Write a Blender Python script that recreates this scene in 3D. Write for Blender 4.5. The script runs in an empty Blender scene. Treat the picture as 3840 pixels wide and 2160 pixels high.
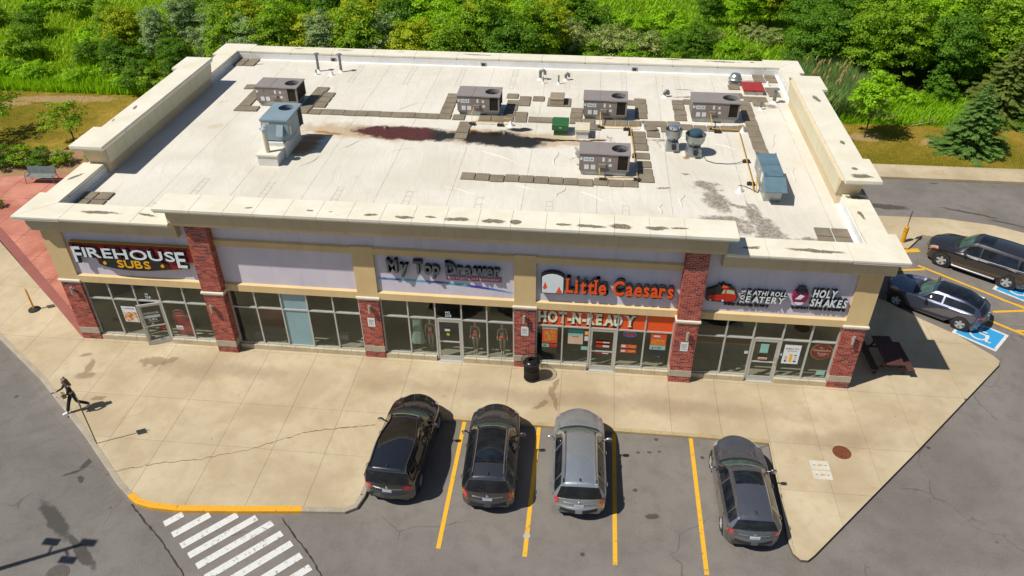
import bpy, bmesh, math, random
import numpy as np
from math import sin, cos, pi, radians, sqrt, atan2
from mathutils import Vector, Matrix, Euler

sc = bpy.context.scene
COL = sc.collection
# ---------------------------------------------------------------- camera
F0 = Vector((-0.0876346, 0.81029644, -0.57943064))
R0 = Vector((0.99450854, 0.10457217, -0.00417461))
U0 = Vector((-0.05720965, 0.57661456, 0.81501087))
cd = bpy.data.cameras.new('camera'); cam = bpy.data.objects.new('camera', cd); COL.objects.link(cam)
cd.sensor_width = 36; cd.lens = 27.373; cd.clip_start = 0.1; cd.clip_end = 3000
cam.matrix_world = Matrix(((R0.x, U0.x, -F0.x, 21.6678), (R0.y, U0.y, -F0.y, -24.607), (R0.z, U0.z, -F0.z, 21.6238), (0, 0, 0, 1)))
sc.camera = cam
# ---------------------------------------------------------------- sky, sun, exposure
SUN = Vector((0.880*cos(radians(55)), 0.475*cos(radians(55)), -sin(radians(55))))   # direction the light travels
w = bpy.data.worlds.new('World'); sc.world = w; w.use_nodes = True
wn = w.node_tree; wn.nodes.clear()
sky = wn.nodes.new('ShaderNodeTexSky'); sky.sky_type = 'NISHITA'; sky.sun_disc = False
sky.sun_elevation = radians(55); sky.sun_rotation = atan2(-SUN.x, -SUN.y)
sky.dust_density = 0.6; sky.ozone_density = 2.5
bg = wn.nodes.new('ShaderNodeBackground'); bg.inputs[1].default_value = 0.068
wo = wn.nodes.new('ShaderNodeOutputWorld')
wn.links.new(sky.outputs[0], bg.inputs[0]); wn.links.new(bg.outputs[0], wo.inputs[0])
sl = bpy.data.lights.new('sun', 'SUN'); sl.energy = 5.0; sl.angle = radians(0.53); sl.color = (1.0, 0.945, 0.86)
sun = bpy.data.objects.new('sun', sl); COL.objects.link(sun)
sun.rotation_euler = SUN.to_track_quat('-Z', 'Y').to_euler(); sun.location = (-60, -30, 90)
sc.view_settings.view_transform = 'Standard'; sc.view_settings.look = 'None'
sc.view_settings.gamma = 1; sc.view_settings.use_curve_mapping = False
sc.view_settings.exposure = 0.15

# ---------------------------------------------------------------- node helpers
def srgb(c, k=1.0):
    if isinstance(c, str):
        c = tuple(int(c[i:i+2], 16)/255 for i in (0, 2, 4))
    return tuple(k*((x/12.92) if x <= 0.04045 else ((x+0.055)/1.055)**2.4) for x in c) + (1.0,)
class N:
    def __init__(s, name):
        s.m = bpy.data.materials.new(name); s.m.use_nodes = True
        s.t = s.m.node_tree; s.t.nodes.clear()
        s.out = s.t.nodes.new('ShaderNodeOutputMaterial')
    def n(s, typ, ins=None, **pr):
        nd = s.t.nodes.new(typ)
        for k, v in pr.items(): setattr(nd, k, v)
        for k, v in (ins or {}).items():
            sk = nd.inputs[k]
            if isinstance(v, bpy.types.NodeSocket): s.t.links.new(v, sk)
            else: sk.default_value = v
        return nd
    def pos(s): return s.n('ShaderNodeNewGeometry').outputs['Position']
    def obj(s): return s.n('ShaderNodeTexCoord').outputs['Object']
    def noise(s, vec, scale, detail=4, rough=.55, dist=0):
        return s.n('ShaderNodeTexNoise', {'Vector': vec, 'Scale': scale, 'Detail': detail, 'Roughness': rough, 'Distortion': dist}).outputs['Fac']
    def ramp(s, fac, a, b, c0=0.0, c1=1.0):
        return s.n('ShaderNodeMapRange', {'Value': fac, 'From Min': a, 'From Max': b, 'To Min': c0, 'To Max': c1}, interpolation_type='SMOOTHSTEP').outputs[0]
    def math(s, op, a, b=0.0):
        return s.n('ShaderNodeMath', {0: a, 1: b}, operation=op).outputs[0]
    def mix(s, fac, a, b, mode='MIX'):
        nd = s.n('ShaderNodeMix', {0: fac, 6: a, 7: b}, data_type='RGBA', blend_type=mode); return nd.outputs[2]
    def blobs(s, vec, lst, edge=.35, nscale=1.5, namp=.9, fine=None):
        """mask 0..1 of irregular stains at (x, y, rx, ry, deg)"""
        nz = s.noise(vec, nscale, 6, .65)
        nz = s.math('MULTIPLY', s.math('SUBTRACT', nz, .5), namp*2)
        nc = s.n('ShaderNodeTexNoise', {'Vector': vec, 'Scale': nscale*.8, 'Detail': 5.0, 'Roughness': .6}).outputs['Color']
        off = s.n('ShaderNodeVectorMath', {0: nc, 1: (-.5, -.5, -.5)}, operation='ADD').outputs[0]
        off = s.n('ShaderNodeVectorMath', {0: off, 'Scale': .9/nscale}, operation='SCALE').outputs[0]
        vec = s.n('ShaderNodeVectorMath', {0: vec, 1: off}, operation='ADD').outputs[0]
        acc = None
        for (x, y, rx, ry, d) in lst:
            mp = s.n('ShaderNodeMapping', {'Vector': vec, 'Location': (x, y, 0), 'Rotation': (0, 0, radians(d)), 'Scale': (rx, ry, 1e3)}, vector_type='TEXTURE')
            ln = s.n('ShaderNodeVectorMath', {0: mp.outputs[0]}, operation='LENGTH').outputs['Value']
            f = s.ramp(s.math('ADD', ln, nz), 1.0, 1.0-edge)
            acc = f if acc is None else s.math('MAXIMUM', acc, f)
        return acc
    def grid(s, vec, comp, period, offset, width):
        """thin line mask every `period` along one axis"""
        sep = s.n('ShaderNodeSeparateXYZ', {0: vec}).outputs[comp]
        a = s.math('PINGPONG', s.math('SUBTRACT', sep, offset), period/2)
        return s.ramp(a, width, width*.3)
    def done(s, col, rough=.8, metal=0.0, bump=None, bstr=.2, bdist=.02, spec=None, coat=0, **kw):
        p = s.n('ShaderNodeBsdfPrincipled', {'Base Color': col, 'Roughness': rough, 'Metallic': metal})
        if spec is not None: p.inputs['Specular IOR Level'].default_value = spec
        if coat: p.inputs['Coat Weight'].default_value = coat; p.inputs['Coat Roughness'].default_value = .03
        for k, v in kw.items():
            p.inputs[k.replace('_', ' ')].default_value = v
        if bump is not None:
            b = s.n('ShaderNodeBump', {'Height': bump, 'Strength': bstr, 'Distance': bdist})
            s.t.links.new(b.outputs[0], p.inputs['Normal'])
        s.t.links.new(p.outputs[0], s.out.inputs[0])
        return s.m
def mat(name, col, rough=.7, metal=0.0, var=.12, scale=3.0, space='obj', bump=0, coat=0, spec=None, dirt=0, **kw):
    """plain procedural material: colour with two sizes of soft variation, optional fine relief"""
    n = N(name); v = n.pos() if space == 'pos' else n.obj()
    if isinstance(col, str): col = srgb(col, .85)
    a = n.noise(v, scale, 5, .6); b = n.noise(v, scale*9, 3, .6)
    f = n.math('ADD', n.math('MULTIPLY', a, .65), n.math('MULTIPLY', b, .35))
    d = tuple(c*(1-var) for c in col[:3])+(1,); l = tuple(min(1, c*(1+var)) for c in col[:3])+(1,)
    c = n.mix(n.ramp(f, .3, .7), d, l)
    if dirt:
        g = n.ramp(n.noise(v, scale*.7, 8, .7, .6), .52, .78)
        c = n.mix(n.math('MULTIPLY', g, dirt), c, (.10, .085, .06, 1))
    return n.done(c, rough, metal, bump=b if bump else None, bstr=bump, coat=coat, spec=spec, **kw)

# ---------------------------------------------------------------- mesh helpers
class MB:
    """collects vertices and faces, then links them as ONE mesh object"""
    def __init__(s): s.v = []; s.f = []; s.mi = []; s.M = None
    def add(s, vs, fs, mi=0):
        o = len(s.v)
        if s.M is not None: vs = [tuple(s.M @ Vector(p)) for p in vs]
        s.v += [tuple(p) for p in vs]; s.f += [tuple(i+o for i in f) for f in fs]; s.mi += [mi]*len(fs); return s
    def box(s, x0, y0, z0, x1, y1, z1, mi=0, b=0, bt=True):
        """box, with its top (and vertical) edges chamfered by b"""
        if b <= 0:
            return s.add([(x0,y0,z0),(x1,y0,z0),(x1,y1,z0),(x0,y1,z0),(x0,y0,z1),(x1,y0,z1),(x1,y1,z1),(x0,y1,z1)],
                         [(0,3,2,1),(4,5,6,7),(0,1,5,4),(1,2,6,5),(2,3,7,6),(3,0,4,7)], mi)
        def ring(i, z): return [(x0+i,y0+i,z),(x1-i,y0+i,z),(x1-i,y1-i,z),(x0+i,y1-i,z)]
        vs = ring(0, z0)+ring(0, z1-b)+ring(b, z1)
        fs = [(3,2,1,0),(8,9,10,11)]
        for k in (0, 4):
            for i in range(4): j = (i+1) % 4; fs.append((k+i, k+j, k+4+j, k+4+i))
        return s.add(vs, fs, mi)
    def prism(s, pts, z0, z1, mi=0):
        n = len(pts)
        A = sum(pts[i][0]*pts[(i+1)%n][1]-pts[(i+1)%n][0]*pts[i][1] for i in range(n))
        if A < 0: pts = pts[::-1]
        vs = [(p[0],p[1],z0) for p in pts]+[(p[0],p[1],z1) for p in pts]
        return s.add(vs, [tuple(range(n-1,-1,-1)), tuple(range(n,2*n))]+[(i,(i+1)%n,n+(i+1)%n,n+i) for i in range(n)], mi)
    def sheet(s, pts, z, mi=0):
        n = len(pts)
        A = sum(pts[i][0]*pts[(i+1)%n][1]-pts[(i+1)%n][0]*pts[i][1] for i in range(n))
        if A < 0: pts = pts[::-1]
        return s.add([(p[0],p[1],z) for p in pts], [tuple(range(n))], mi)
    def extr(s, pts2, f0, f1, mi=0):
        """closed 2D outline, mapped by f0 and f1 to two parallel 3D outlines"""
        n = len(pts2)
        vs = [f0(*p) for p in pts2]+[f1(*p) for p in pts2]
        return s.add(vs, [tuple(range(n-1,-1,-1)), tuple(range(n,2*n))]+[(i,(i+1)%n,n+(i+1)%n,n+i) for i in range(n)], mi)
    def cyl(s, a, b, r0, r1=None, n=12, cap=True, mi=0):
        a = Vector(a); b = Vector(b); r1 = r0 if r1 is None else r1
        d = (b-a).normalized(); t = Vector((0,0,1)) if abs(d.z) < .9 else Vector((1,0,0))
        u = d.cross(t).normalized(); w_ = u.cross(d)
        vs = []
        for c, r in ((a, r0), (b, r1)):
            for i in range(n):
                an = 2*pi*i/n; vs.append(c+u*(r*cos(an))-w_*(r*sin(an)))
        fs = [(i,(i+1)%n,n+(i+1)%n,n+i) for i in range(n)]
        if cap: fs += [tuple(range(n-1,-1,-1)), tuple(range(n,2*n))]
        return s.add(vs, fs, mi)
    def tube(s, pts, r, n=8, mi=0, cap=True):
        pts = [Vector(p) for p in pts]; m = len(pts)
        rs = r if isinstance(r, (list, tuple)) else [r]*m
        vs = []; pu = None
        for k in range(m):
            d = (pts[min(k+1,m-1)]-pts[max(k-1,0)]).normalized()
            if pu is None:
                t = Vector((0,0,1)) if abs(d.z) < .9 else Vector((1,0,0)); u = d.cross(t).normalized()
            else:
                u = (pu-d*pu.dot(d)).normalized()
            pu = u; w_ = d.cross(u)
            for i in range(n):
                an = 2*pi*i/n; vs.append(pts[k]+u*(rs[k]*cos(an))+w_*(rs[k]*sin(an)))
        fs = [(k*n+i, k*n+(i+1)%n, (k+1)*n+(i+1)%n, (k+1)*n+i) for k in range(m-1) for i in range(n)]
        if cap: fs += [tuple(range(n-1,-1,-1)), tuple((m-1)*n+i for i in range(n))]
        return s.add(vs, fs, mi)
    def lathe(s, prof, c=(0,0,0), n=20, axis='z', mi=0):
        vs = []
        for (r, h) in prof:
            for i in range(n):
                a = 2*pi*i/n; x, y = r*cos(a), r*sin(a)
                p = (x, y, h) if axis == 'z' else ((h, x, y) if axis == 'x' else (y, h, x))
                vs.append((p[0]+c[0], p[1]+c[1], p[2]+c[2]))
        fs = [(k*n+i, k*n+(i+1)%n, (k+1)*n+(i+1)%n, (k+1)*n+i) for k in range(len(prof)-1) for i in range(n)]
        return s.add(vs, fs, mi)
    def ell(s, c, r, n=12, m=8, mi=0):
        vs = []; fs = []
        for j in range(m+1):
            ph = pi*j/m
            for i in range(n):
                a = 2*pi*i/n; vs.append((c[0]+r[0]*sin(ph)*cos(a), c[1]+r[1]*sin(ph)*sin(a), c[2]+r[2]*cos(ph)))
        for j in range(m):
            for i in range(n): fs.append((j*n+i, (j+1)*n+i, (j+1)*n+(i+1)%n, j*n+(i+1)%n))
        return s.add(vs, fs, mi)
    def mesh(s, name, mats, off=(0,0,0), smooth=None):
        me = bpy.data.meshes.new(name)
        o = off
        me.from_pydata([(p[0]-o[0], p[1]-o[1], p[2]-o[2]) for p in s.v], [], s.f)
        if not isinstance(mats, (list, tuple)): mats = [mats]
        for m_ in mats: me.materials.append(m_)
        if len(mats) > 1: me.polygons.foreach_set('material_index', s.mi)
        if smooth:
            me.polygons.foreach_set('use_smooth', [True]*len(me.polygons)); me.set_sharp_from_angle(angle=radians(smooth))
        me.update(); return me
def link(name, me, parent=None, loc=(0,0,0), rot=None, **props):
    o = bpy.data.objects.new(name, me); COL.objects.link(o)
    if parent is not None: o.parent = parent
    o.location = loc
    if rot is not None: o.rotation_euler = rot
    for k, v in props.items(): o[k] = v
    return o
def wloc(p):
    l = Vector((0,0,0))
    while p is not None: l += p.location; p = p.parent
    return l
def part(name, mb, mats, parent=None, smooth=None, **props):
    """author geometry in world coordinates under a parent without rotation"""
    return link(name, mb.mesh(name, mats, tuple(wloc(parent)), smooth), parent, **props)
def lpart(name, mb, mats, parent=None, smooth=None, loc=(0,0,0), rot=None, **props):
    """author geometry in the parent's own coordinates"""
    return link(name, mb.mesh(name, mats, (0,0,0), smooth), parent, loc, rot, **props)
def thing(name, label, cat, loc=(0,0,0), rz=0, group=None):
    o = bpy.data.objects.new(name, None); COL.objects.link(o); o.location = loc; o.rotation_euler = (0,0,rz)
    o.empty_display_size = .2
    o['label'] = label; o['category'] = cat
    if group: o['group'] = group
    return o
def copy_tree(o, parent=None):
    c = o.copy(); COL.objects.link(c); c.parent = parent
    for ch in list(o.children): copy_tree(ch, c)
    return c
def dup(o, label, loc, rz=None, scale=None):
    c = copy_tree(o); c.location = loc; c['label'] = label
    if rz is not None: c.rotation_euler = (0,0,rz)
    if scale is not None: c.scale = (scale,)*3 if not isinstance(scale, (tuple, list)) else scale
    return c
def clip_cell(poly, x0, y0, x1, y1):
    """polygon clipped to a rectangle (Sutherland-Hodgman)"""
    def cut(P, ax, v, keep_less):
        out = []
        for i in range(len(P)):
            a, b = P[i], P[(i+1) % len(P)]
            ia = (a[ax] <= v) if keep_less else (a[ax] >= v); ib = (b[ax] <= v) if keep_less else (b[ax] >= v)
            if ia: out.append(a)
            if ia != ib:
                t = (v-a[ax])/(b[ax]-a[ax]); out.append((a[0]+t*(b[0]-a[0]), a[1]+t*(b[1]-a[1])))
        return out
    P = poly
    for ax, v, kl in ((0, x0, False), (0, x1, True), (1, y0, False), (1, y1, True)):
        if len(P) < 3: return []
        P = cut(P, ax, v, kl)
    # drop repeated points
    Q = []
    for p in P:
        if not Q or (abs(p[0]-Q[-1][0])+abs(p[1]-Q[-1][1])) > 1e-3: Q.append(p)
    if len(Q) > 2 and (abs(Q[0][0]-Q[-1][0])+abs(Q[0][1]-Q[-1][1])) < 1e-3: Q.pop()
    A = abs(sum(Q[i][0]*Q[(i+1)%len(Q)][1]-Q[(i+1)%len(Q)][0]*Q[i][1] for i in range(len(Q))))/2 if len(Q) > 2 else 0
    return Q if A > .01 else []
_gl = {}
def glyphs(txt, size, spacing=1.0, bold=0.0, shear=0.0, extrude=0.05):
    """(char, mesh data, x, width) of each letter of a line, from Blender's built-in font"""
    out = []; x = 0
    for ch in txt:
        if ch == ' ': x += .32*size*spacing; continue
        key = (ch, round(size, 4), round(bold, 5), shear, extrude)
        if key in _gl: me, x0, x1 = _gl[key]; out.append((ch, me, x-x0, x1-x0)); x += (x1-x0)+.085*size*spacing; continue
        cu = bpy.data.curves.new('letter', 'FONT'); cu.body = ch; cu.size = size; cu.offset = bold; cu.shear = shear
        cu.extrude = extrude; cu.resolution_u = 3
        o = bpy.data.objects.new('letter', cu); COL.objects.link(o)
        dg = bpy.context.evaluated_depsgraph_get(); dg.update()
        me = bpy.data.meshes.new_from_object(o.evaluated_get(dg), preserve_all_data_layers=False, depsgraph=dg)
        xs = [v.co.x for v in me.vertices]; x0, x1 = (min(xs), max(xs)) if xs else (0, 0)
        out.append((ch, me, x-x0, x1-x0)); x += (x1-x0)+.085*size*spacing; _gl[key] = (me, x0, x1)
        COL.objects.unlink(o); bpy.data.objects.remove(o); bpy.data.curves.remove(cu)
    return out, x
# ================================================================ materials of the ground
def m_concrete():
    n = N('pale tan concrete'); v = n.pos()
    a = n.noise(v, .35, 6, .6, .4); b = n.noise(v, 2.2, 5, .65); f = n.noise(v, 45, 2, .6)
    c = n.mix(n.ramp(a, .3, .72), srgb('b09f81', .87), srgb('ccbd9f', .87))
    c = n.mix(n.ramp(b, .45, .75, 0, .45), c, srgb('b29a70', .85))
    oi = n.t.nodes.new('ShaderNodeObjectInfo').outputs['Random']
    c = n.mix(n.math('MULTIPLY', oi, .24), c, srgb('a8987a', .84))
    # rust-coloured scuffs and pale scratches
    c = n.mix(n.ramp(n.noise(v, .9, 9, .72, 1.2), .60, .72, 0, .5), c, srgb('b58f58', .8))
    # old foot traffic band in front of the doors
    c = n.mix(n.math('MULTIPLY', n.blobs(v, [(22, -1.75, 13, .75, 0), (7, -1.5, 4.5, .8, 0), (31.5, -3.0, 3, .7, 5)], .8, .8, .7), .42), c, srgb('8d7a62', .8))
    dk = n.blobs(v, [(1.35, -2.35, .42, .28, 20), (1.3, -1.8, .16, .6, 12), (.75, -1.05, .3, .14, 30), (2.7, -3.6, .3, .12, 20),
                     (20.9, -.95, .45, .13, 70), (20.75, -1.5, .13, .5, 10), (20.35, -2.2, .5, .13, 45), (20.95, -2.1, .1, .45, 5), (4.0, -1.2, .9, .35, 10)], .3, 2.6, .8)
    c = n.mix(n.math('MULTIPLY', dk, .55), c, srgb('7d6244', .7))
    # chewing gum and small drips
    vo = n.n('ShaderNodeTexVoronoi', {'Vector': v, 'Scale': 1.1, 'Randomness': 1.0}).outputs['Distance']
    c = n.mix(n.ramp(vo, .045, .02, 0, .65), c, (.06, .05, .04, 1))
    c = n.mix(n.ramp(f, .35, .65, 0, .12), c, (.12, .1, .07, 1))
    # hairline crack wandering over the slabs
    return n.done(c, .9, bump=f, bstr=.15, bdist=.01, spec=.25)
M_CONC = m_concrete()
def m_asphalt(name, base, lo, dark, lines=True):
    n = N(name); v = n.pos()
    a = n.noise(v, .22, 6, .6, .5); b = n.noise(v, 1.6, 6, .65); f = n.noise(v, 60, 2, .7); g = n.noise(v, 14, 3, .6)
    c = n.mix(n.ramp(a, .3, .7), srgb(lo, .66), srgb(base, .72))
    c = n.mix(n.ramp(b, .42, .72, 0, .4), c, srgb(lo, .42))
    c = n.mix(n.ramp(f, .35, .7, 0, .55), c, srgb('a29a90', .58))
    c = n.mix(n.ramp(g, .55, .75, 0, .25), c, (.03, .028, .026, 1))
    # cracks
    ds = n.n('ShaderNodeVectorMath', {0: v, 1: n.n('ShaderNodeTexNoise', {'Vector': v, 'Scale': .8, 'Detail': 5.0}).outputs['Color']}, operation='ADD').outputs[0]
    cr = n.n('ShaderNodeTexVoronoi', {'Vector': ds, 'Scale': .23, 'Randomness': 1.0}, feature='DISTANCE_TO_EDGE').outputs['Distance']
    ck = n.math('MULTIPLY', n.ramp(cr, .0075, .002), n.ramp(n.noise(v, .3, 3), .5, .62))
    c = n.mix(n.math('MULTIPLY', ck, .42), c, (.018, .016, .014, 1))
    if dark:
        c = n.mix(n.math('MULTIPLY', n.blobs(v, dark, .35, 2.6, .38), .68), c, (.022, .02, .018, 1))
    vo = n.n('ShaderNodeTexVoronoi', {'Vector': v, 'Scale': .55, 'Randomness': 1.0}).outputs['Distance']
    c = n.mix(n.ramp(vo, .055, .03, 0, .7), c, (.02, .018, .016, 1))
    return n.done(c, .88, bump=f, bstr=.35, bdist=.012, spec=.3)
M_ASPH = m_asphalt('worn grey asphalt', '8b857e', '77716b', [(24.55, -7.1, .24, .17, 10), (24.55, -4.15, .12, .08, 0), (24.1, -4.2, .1, .07, 0), (24.9, -4.05, .08, .06, 0),
    (38.6, 15.75, 1.3, .35, -5), (42.8, 15.5, 1.7, .13, -20), (44.5, 14.5, 1.1, .1, -24), (42.1, 18.9, .3, .1, 0), (24.0, -6.0, .1, .07, 0), (37.6, 12.6, .5, .08, 40)], True)
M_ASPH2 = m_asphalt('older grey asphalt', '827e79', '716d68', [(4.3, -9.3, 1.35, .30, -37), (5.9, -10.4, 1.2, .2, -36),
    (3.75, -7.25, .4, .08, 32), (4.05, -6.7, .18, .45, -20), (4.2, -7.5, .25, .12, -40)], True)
def m_paint(name, col, wear=.45):
    n = N(name); v = n.pos()
    a = n.noise(v, 7, 8, .75, .5); b = n.noise(v, 35, 3, .6); 
    c = n.mix(n.ramp(b, .3, .8), srgb(col, .72), srgb(col, .84))
    m = n.ramp(a, 1-wear-.04, 1-wear+.05, 0, .75)
    c = n.mix(m, c, srgb('7d766d', .6)); 
    return n.done(c, .75, bump=b, bstr=.2, bdist=.005)
M_YEL = m_paint('worn yellow road paint', 'eab428', .40); M_WHT = m_paint('worn white road paint', 'dededa', .42)
M_BLUE = m_paint('blue road paint', '2f9fd8', .25); M_KYEL = m_paint('yellow kerb paint', 'efab16', .40)
M_KERB = mat('grey kerb concrete', srgb('a89e8b', .8), .9, var=.18, scale=1.2, space='pos', bump=.3)
def m_red():
    n = N('red stamped concrete'); v = n.pos()
    a = n.noise(v, .5, 6, .6, .4); b = n.noise(v, 6, 4, .6)
    c = n.mix(n.ramp(a, .3, .7), srgb('a96350', .82), srgb('c98872', .85)); c = n.mix(n.ramp(b, .5, .8, 0, .35), c, srgb('8f5546', .8))
    return n.done(c, .88, bump=b, bstr=.2, bdist=.01)
M_RED = m_red(); M_RED2 = mat('dark red border concrete', srgb('94584e', .8), .88, var=.15, scale=1.0, space='pos', bump=.2)
def m_lawn():
    n = N('dry mown lawn'); v = n.pos()
    a = n.noise(v, .16, 7, .62, .8); b = n.noise(v, 1.4, 6, .7); f = n.noise(v, 26, 3, .7)
    c = n.mix(n.ramp(a, .36, .66), srgb('7c741f', .74), srgb('b3953f', .78))
    c = n.mix(n.ramp(b, .46, .72, 0, .5), c, srgb('616a16', .66))
    c = n.mix(n.ramp(f, .4, .7, 0, .35), c, srgb('4a4e14', .55))
    c = n.mix(n.math('MULTIPLY', n.blobs(v, [(39.6, 24.9, 1.35, .75, 0), (43.6, 24.6, 1.0, .5, 30), (-17, 26.2, 5, .8, 5), (-21, 25, 3, .5, 0)], .4, 1.6, .5), .8), c, srgb('c0a07a', .72))
    return n.done(c, .95, bump=f, bstr=.7, bdist=.05, spec=.1)
M_LAWN = m_lawn()
M_SOIL = mat('dry planting soil', srgb('a5825c', .72), .95, var=.25, scale=1.2, space='pos', bump=.6)
def m_meadow():
    n = N('rough meadow ground'); v = n.pos()
    a = n.noise(v, .09, 6, .6, .8); b = n.noise(v, .6, 7, .7, .5); f = n.noise(v, 7, 4, .7)
    c = n.mix(n.ramp(a, .35, .65), srgb('527410', .62), srgb('84a01c', .66))
    c = n.mix(n.ramp(b, .5, .72, 0, .55), c, srgb('30500c', .55)); c = n.mix(n.ramp(f, .4, .7, 0, .6), c, srgb('24380a', .5))
    c = n.mix(n.math('MULTIPLY', n.blobs(v, [(12, 60, 4, 1.2, 8), (21, 61, 6, 1.4, 4), (30, 66, 7, 2, 0)], .5, .6, .8), .7), c, srgb('b0a050', .68))
    return n.done(c, .95, bump=f, bstr=.8, bdist=.15, spec=.1)
M_MEAD = m_meadow()

# ================================================================ the ground
def struct(name, mb, mats, smooth=None, **kw):
    o = part(name, mb, mats, None, smooth, **kw); o['kind'] = 'structure'; return o
g = MB(); g.sheet([(-700, -500), (800, -500), (800, 900), (-700, 900)], -.22); ground = struct('ground', g, M_MEAD)
g = MB(); g.sheet([(-45, -70), (95, -70), (95, 19.2), (-45, 19.2)], -.13); asphalt = struct('asphalt_lot', g, M_ASPH)
g = MB(); g.sheet([(-45, -70), (16, -16.4), (13.6, -14.3), (9.66, -10.92), (8.27, -9.67), (6.9, -8.6), (5.7, -7.9), (-3.7, -.6), (-12, 5.4), (-45, 29)], -.126); road = struct('road', g, M_ASPH2)

PAVE = [(-9.35, 3.65), (-3.68, -.41), (-.34, -2.72), (3.18, -5.5), (5.71, -7.69), (6.35, -8.15), (6.8, -8.42), (7.39, -8.54), (8.3, -8.57), (10.3, -8.4), (12.6, -8.17),
        (14.1, -8.05), (14.45, -7.82), (14.6, -7.3), (14.72, -3.3), (20.34, -3.3), (26.7, -3.3), (29.0, -3.35), (28.93, -7.8), (29.0, -8.2), (29.2, -8.42), (29.42, -8.42), (29.65, -8.22),
        (34.45, -3.13), (39.3, 2.12), (39.42, 2.38), (39.3, 2.7), (38.29, 3.99), (37.04, 5.07), (35.97, 6.24), (34.6, 7.09), (32.75, 8.2), (32.75, 0.4), (0, .4), (0, -.01), (-9.0, 7.3), (-20, 16.3), (-26, 15.6)]
g = MB(); g.prism(PAVE, -.2, -.012); walk = struct('pavement', g, mat('pavement joint sand', srgb('7b6f5c', .6), .95, space='pos'))
# the slabs between the control joints
XJ = [-30, -8.5, -6.38, -4.25, -2.13, 0, 2.12, 4.28, 6.36, 8.51, 10.6, 12.62, 14.75, 16.87, 19.0, 21.1, 23.25, 25.43, 27.3, 29.05, 30.85, 32.62, 34.5, 37.1, 40]
YJ = [-9, -5.55, -3.29, -.14, 3.4, 6.5, 10, 17]
def convex_inset(P, d):
    c = (sum(p[0] for p in P)/len(P), sum(p[1] for p in P)/len(P)); out = []
    for p in P:
        vx, vy = c[0]-p[0], c[1]-p[1]; out.append((p[0]+(d if vx > 0 else -d), p[1]+(d if vy > 0 else -d)))
    return out
rs = random.Random(3)
for i in range(len(XJ)-1):
    for j in range(len(YJ)-1):
        P = clip_cell(PAVE, XJ[i]+.005, YJ[j]+.005, XJ[i+1]-.005, YJ[j+1]-.005)
        if not P: continue
        s_ = MB(); s_.prism(P, -.012, rs.uniform(-.001, .001)); part('slab', s_, M_CONC, walk)
def strip(path, w0, w1, z0, z1, mb):
    """a band between two offsets from a path (left side positive)"""
    n = len(path); nor = []
    for i in range(n):
        a = path[max(i-1, 0)]; b = path[min(i+1, n-1)]; dx, dy = b[0]-a[0], b[1]-a[1]; L = math.hypot(dx, dy); nor.append((-dy/L, dx/L))
    vs = []; 
    for (p, q) in zip(path, nor):
        for w_, z in ((w0, z0), (w0, z1-.02), (w0+.02, z1), (w1, z1)): vs.append((p[0]+q[0]*w_, p[1]+q[1]*w_, z))
    fs = []
    for i in range(n-1):
        for k in range(3): fs.append((4*i+k, 4*(i+1)+k, 4*(i+1)+k+1, 4*i+k+1))
    fs += [(0, 1, 2, 3), tuple(4*(n-1)+k for k in (3, 2, 1, 0))]
    mb.add(vs, fs)
def resample(path, step):
    out = [path[0]]; 
    for a, b in zip(path, path[1:]):
        L = math.dist(a, b); k = max(1, round(L/step))
        for i in range(1, k+1): out.append((a[0]+(b[0]-a[0])*i/k, a[1]+(b[1]-a[1])*i/k))
    return out
def kerbs(path, m, lab, w=.17, per=2.4):
    R_ = resample(path, .35); cur = [R_[0]]; acc = 0
    for a, b in zip(R_, R_[1:]):
        cur.append(b); acc += math.dist(a, b)
        if acc > per or b == R_[-1]:
            s_ = MB(); strip(cur, -.012, w, -.2, .012, s_); o = part('kerb_stone', s_, m, walk); 
            if lab: o['label'] = lab
            cur = [b]; acc = 0
kerbs([(-26, 15.6), (-9.35, 3.65), (-3.68, -.41), (-.34, -2.72), (3.18, -5.5), (5.71, -7.69), (6.35, -8.15)], M_KERB, None)
kerbs([(6.35, -8.15), (6.8, -8.42), (7.39, -8.54), (8.3, -8.57), (10.3, -8.4), (12.6, -8.17)], M_KYEL, 'yellow painted kerb stone', .2, 2.0)
kerbs([(12.6, -8.17), (14.1, -8.05), (14.45, -7.82), (14.6, -7.3), (14.66, -5.5)], M_KERB, None)
kerbs([(14.72, -3.3), (20.34, -3.3), (26.7, -3.3), (29.0, -3.35)], mat('tan kerb concrete', srgb('b3a078', .8), .9, var=.2, scale=1.5, space='pos', bump=.3), None, .15)
# stall lines, crosswalk, marks: parts of the tarmac they are painted on
def decal(name, pts, m, parent, z=-.1215, **kw):
    s_ = MB(); s_.sheet(pts, z); return part(name, s_, m, parent, **kw)
def line(name, a, b, w, m, parent, z=-.1215, **kw):
    dx, dy = b[0]-a[0], b[1]-a[1]; L = math.hypot(dx, dy); nx, ny = -dy/L*w/2, dx/L*w/2
    return decal(name, [(a[0]+nx, a[1]+ny), (a[0]-nx, a[1]-ny), (b[0]-nx, b[1]-ny), (b[0]+nx, b[1]+ny)], m, parent, z, **kw)
for x, y1 in ((17.48, -9.1), (23.25, -9.13), (26.14, -9.2)): line('stall_line', (x, -3.3), (x+.03, y1), .15, M_YEL, asphalt)
line('stall_line', (20.38, -3.3), (20.36, -8.22), .15, M_YEL, asphalt); line('stall_line', (20.36, -8.42), (20.36, -9.12), .15, M_YEL, asphalt)
ends = [(8.55, -8.62), (9.48, -8.55), (10.42, -8.46), (11.12, -8.5), (11.74, -8.66), (12.2, -9.03), (12.66, -9.38), (13.12, -9.8), (13.56, -10.2)]
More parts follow.
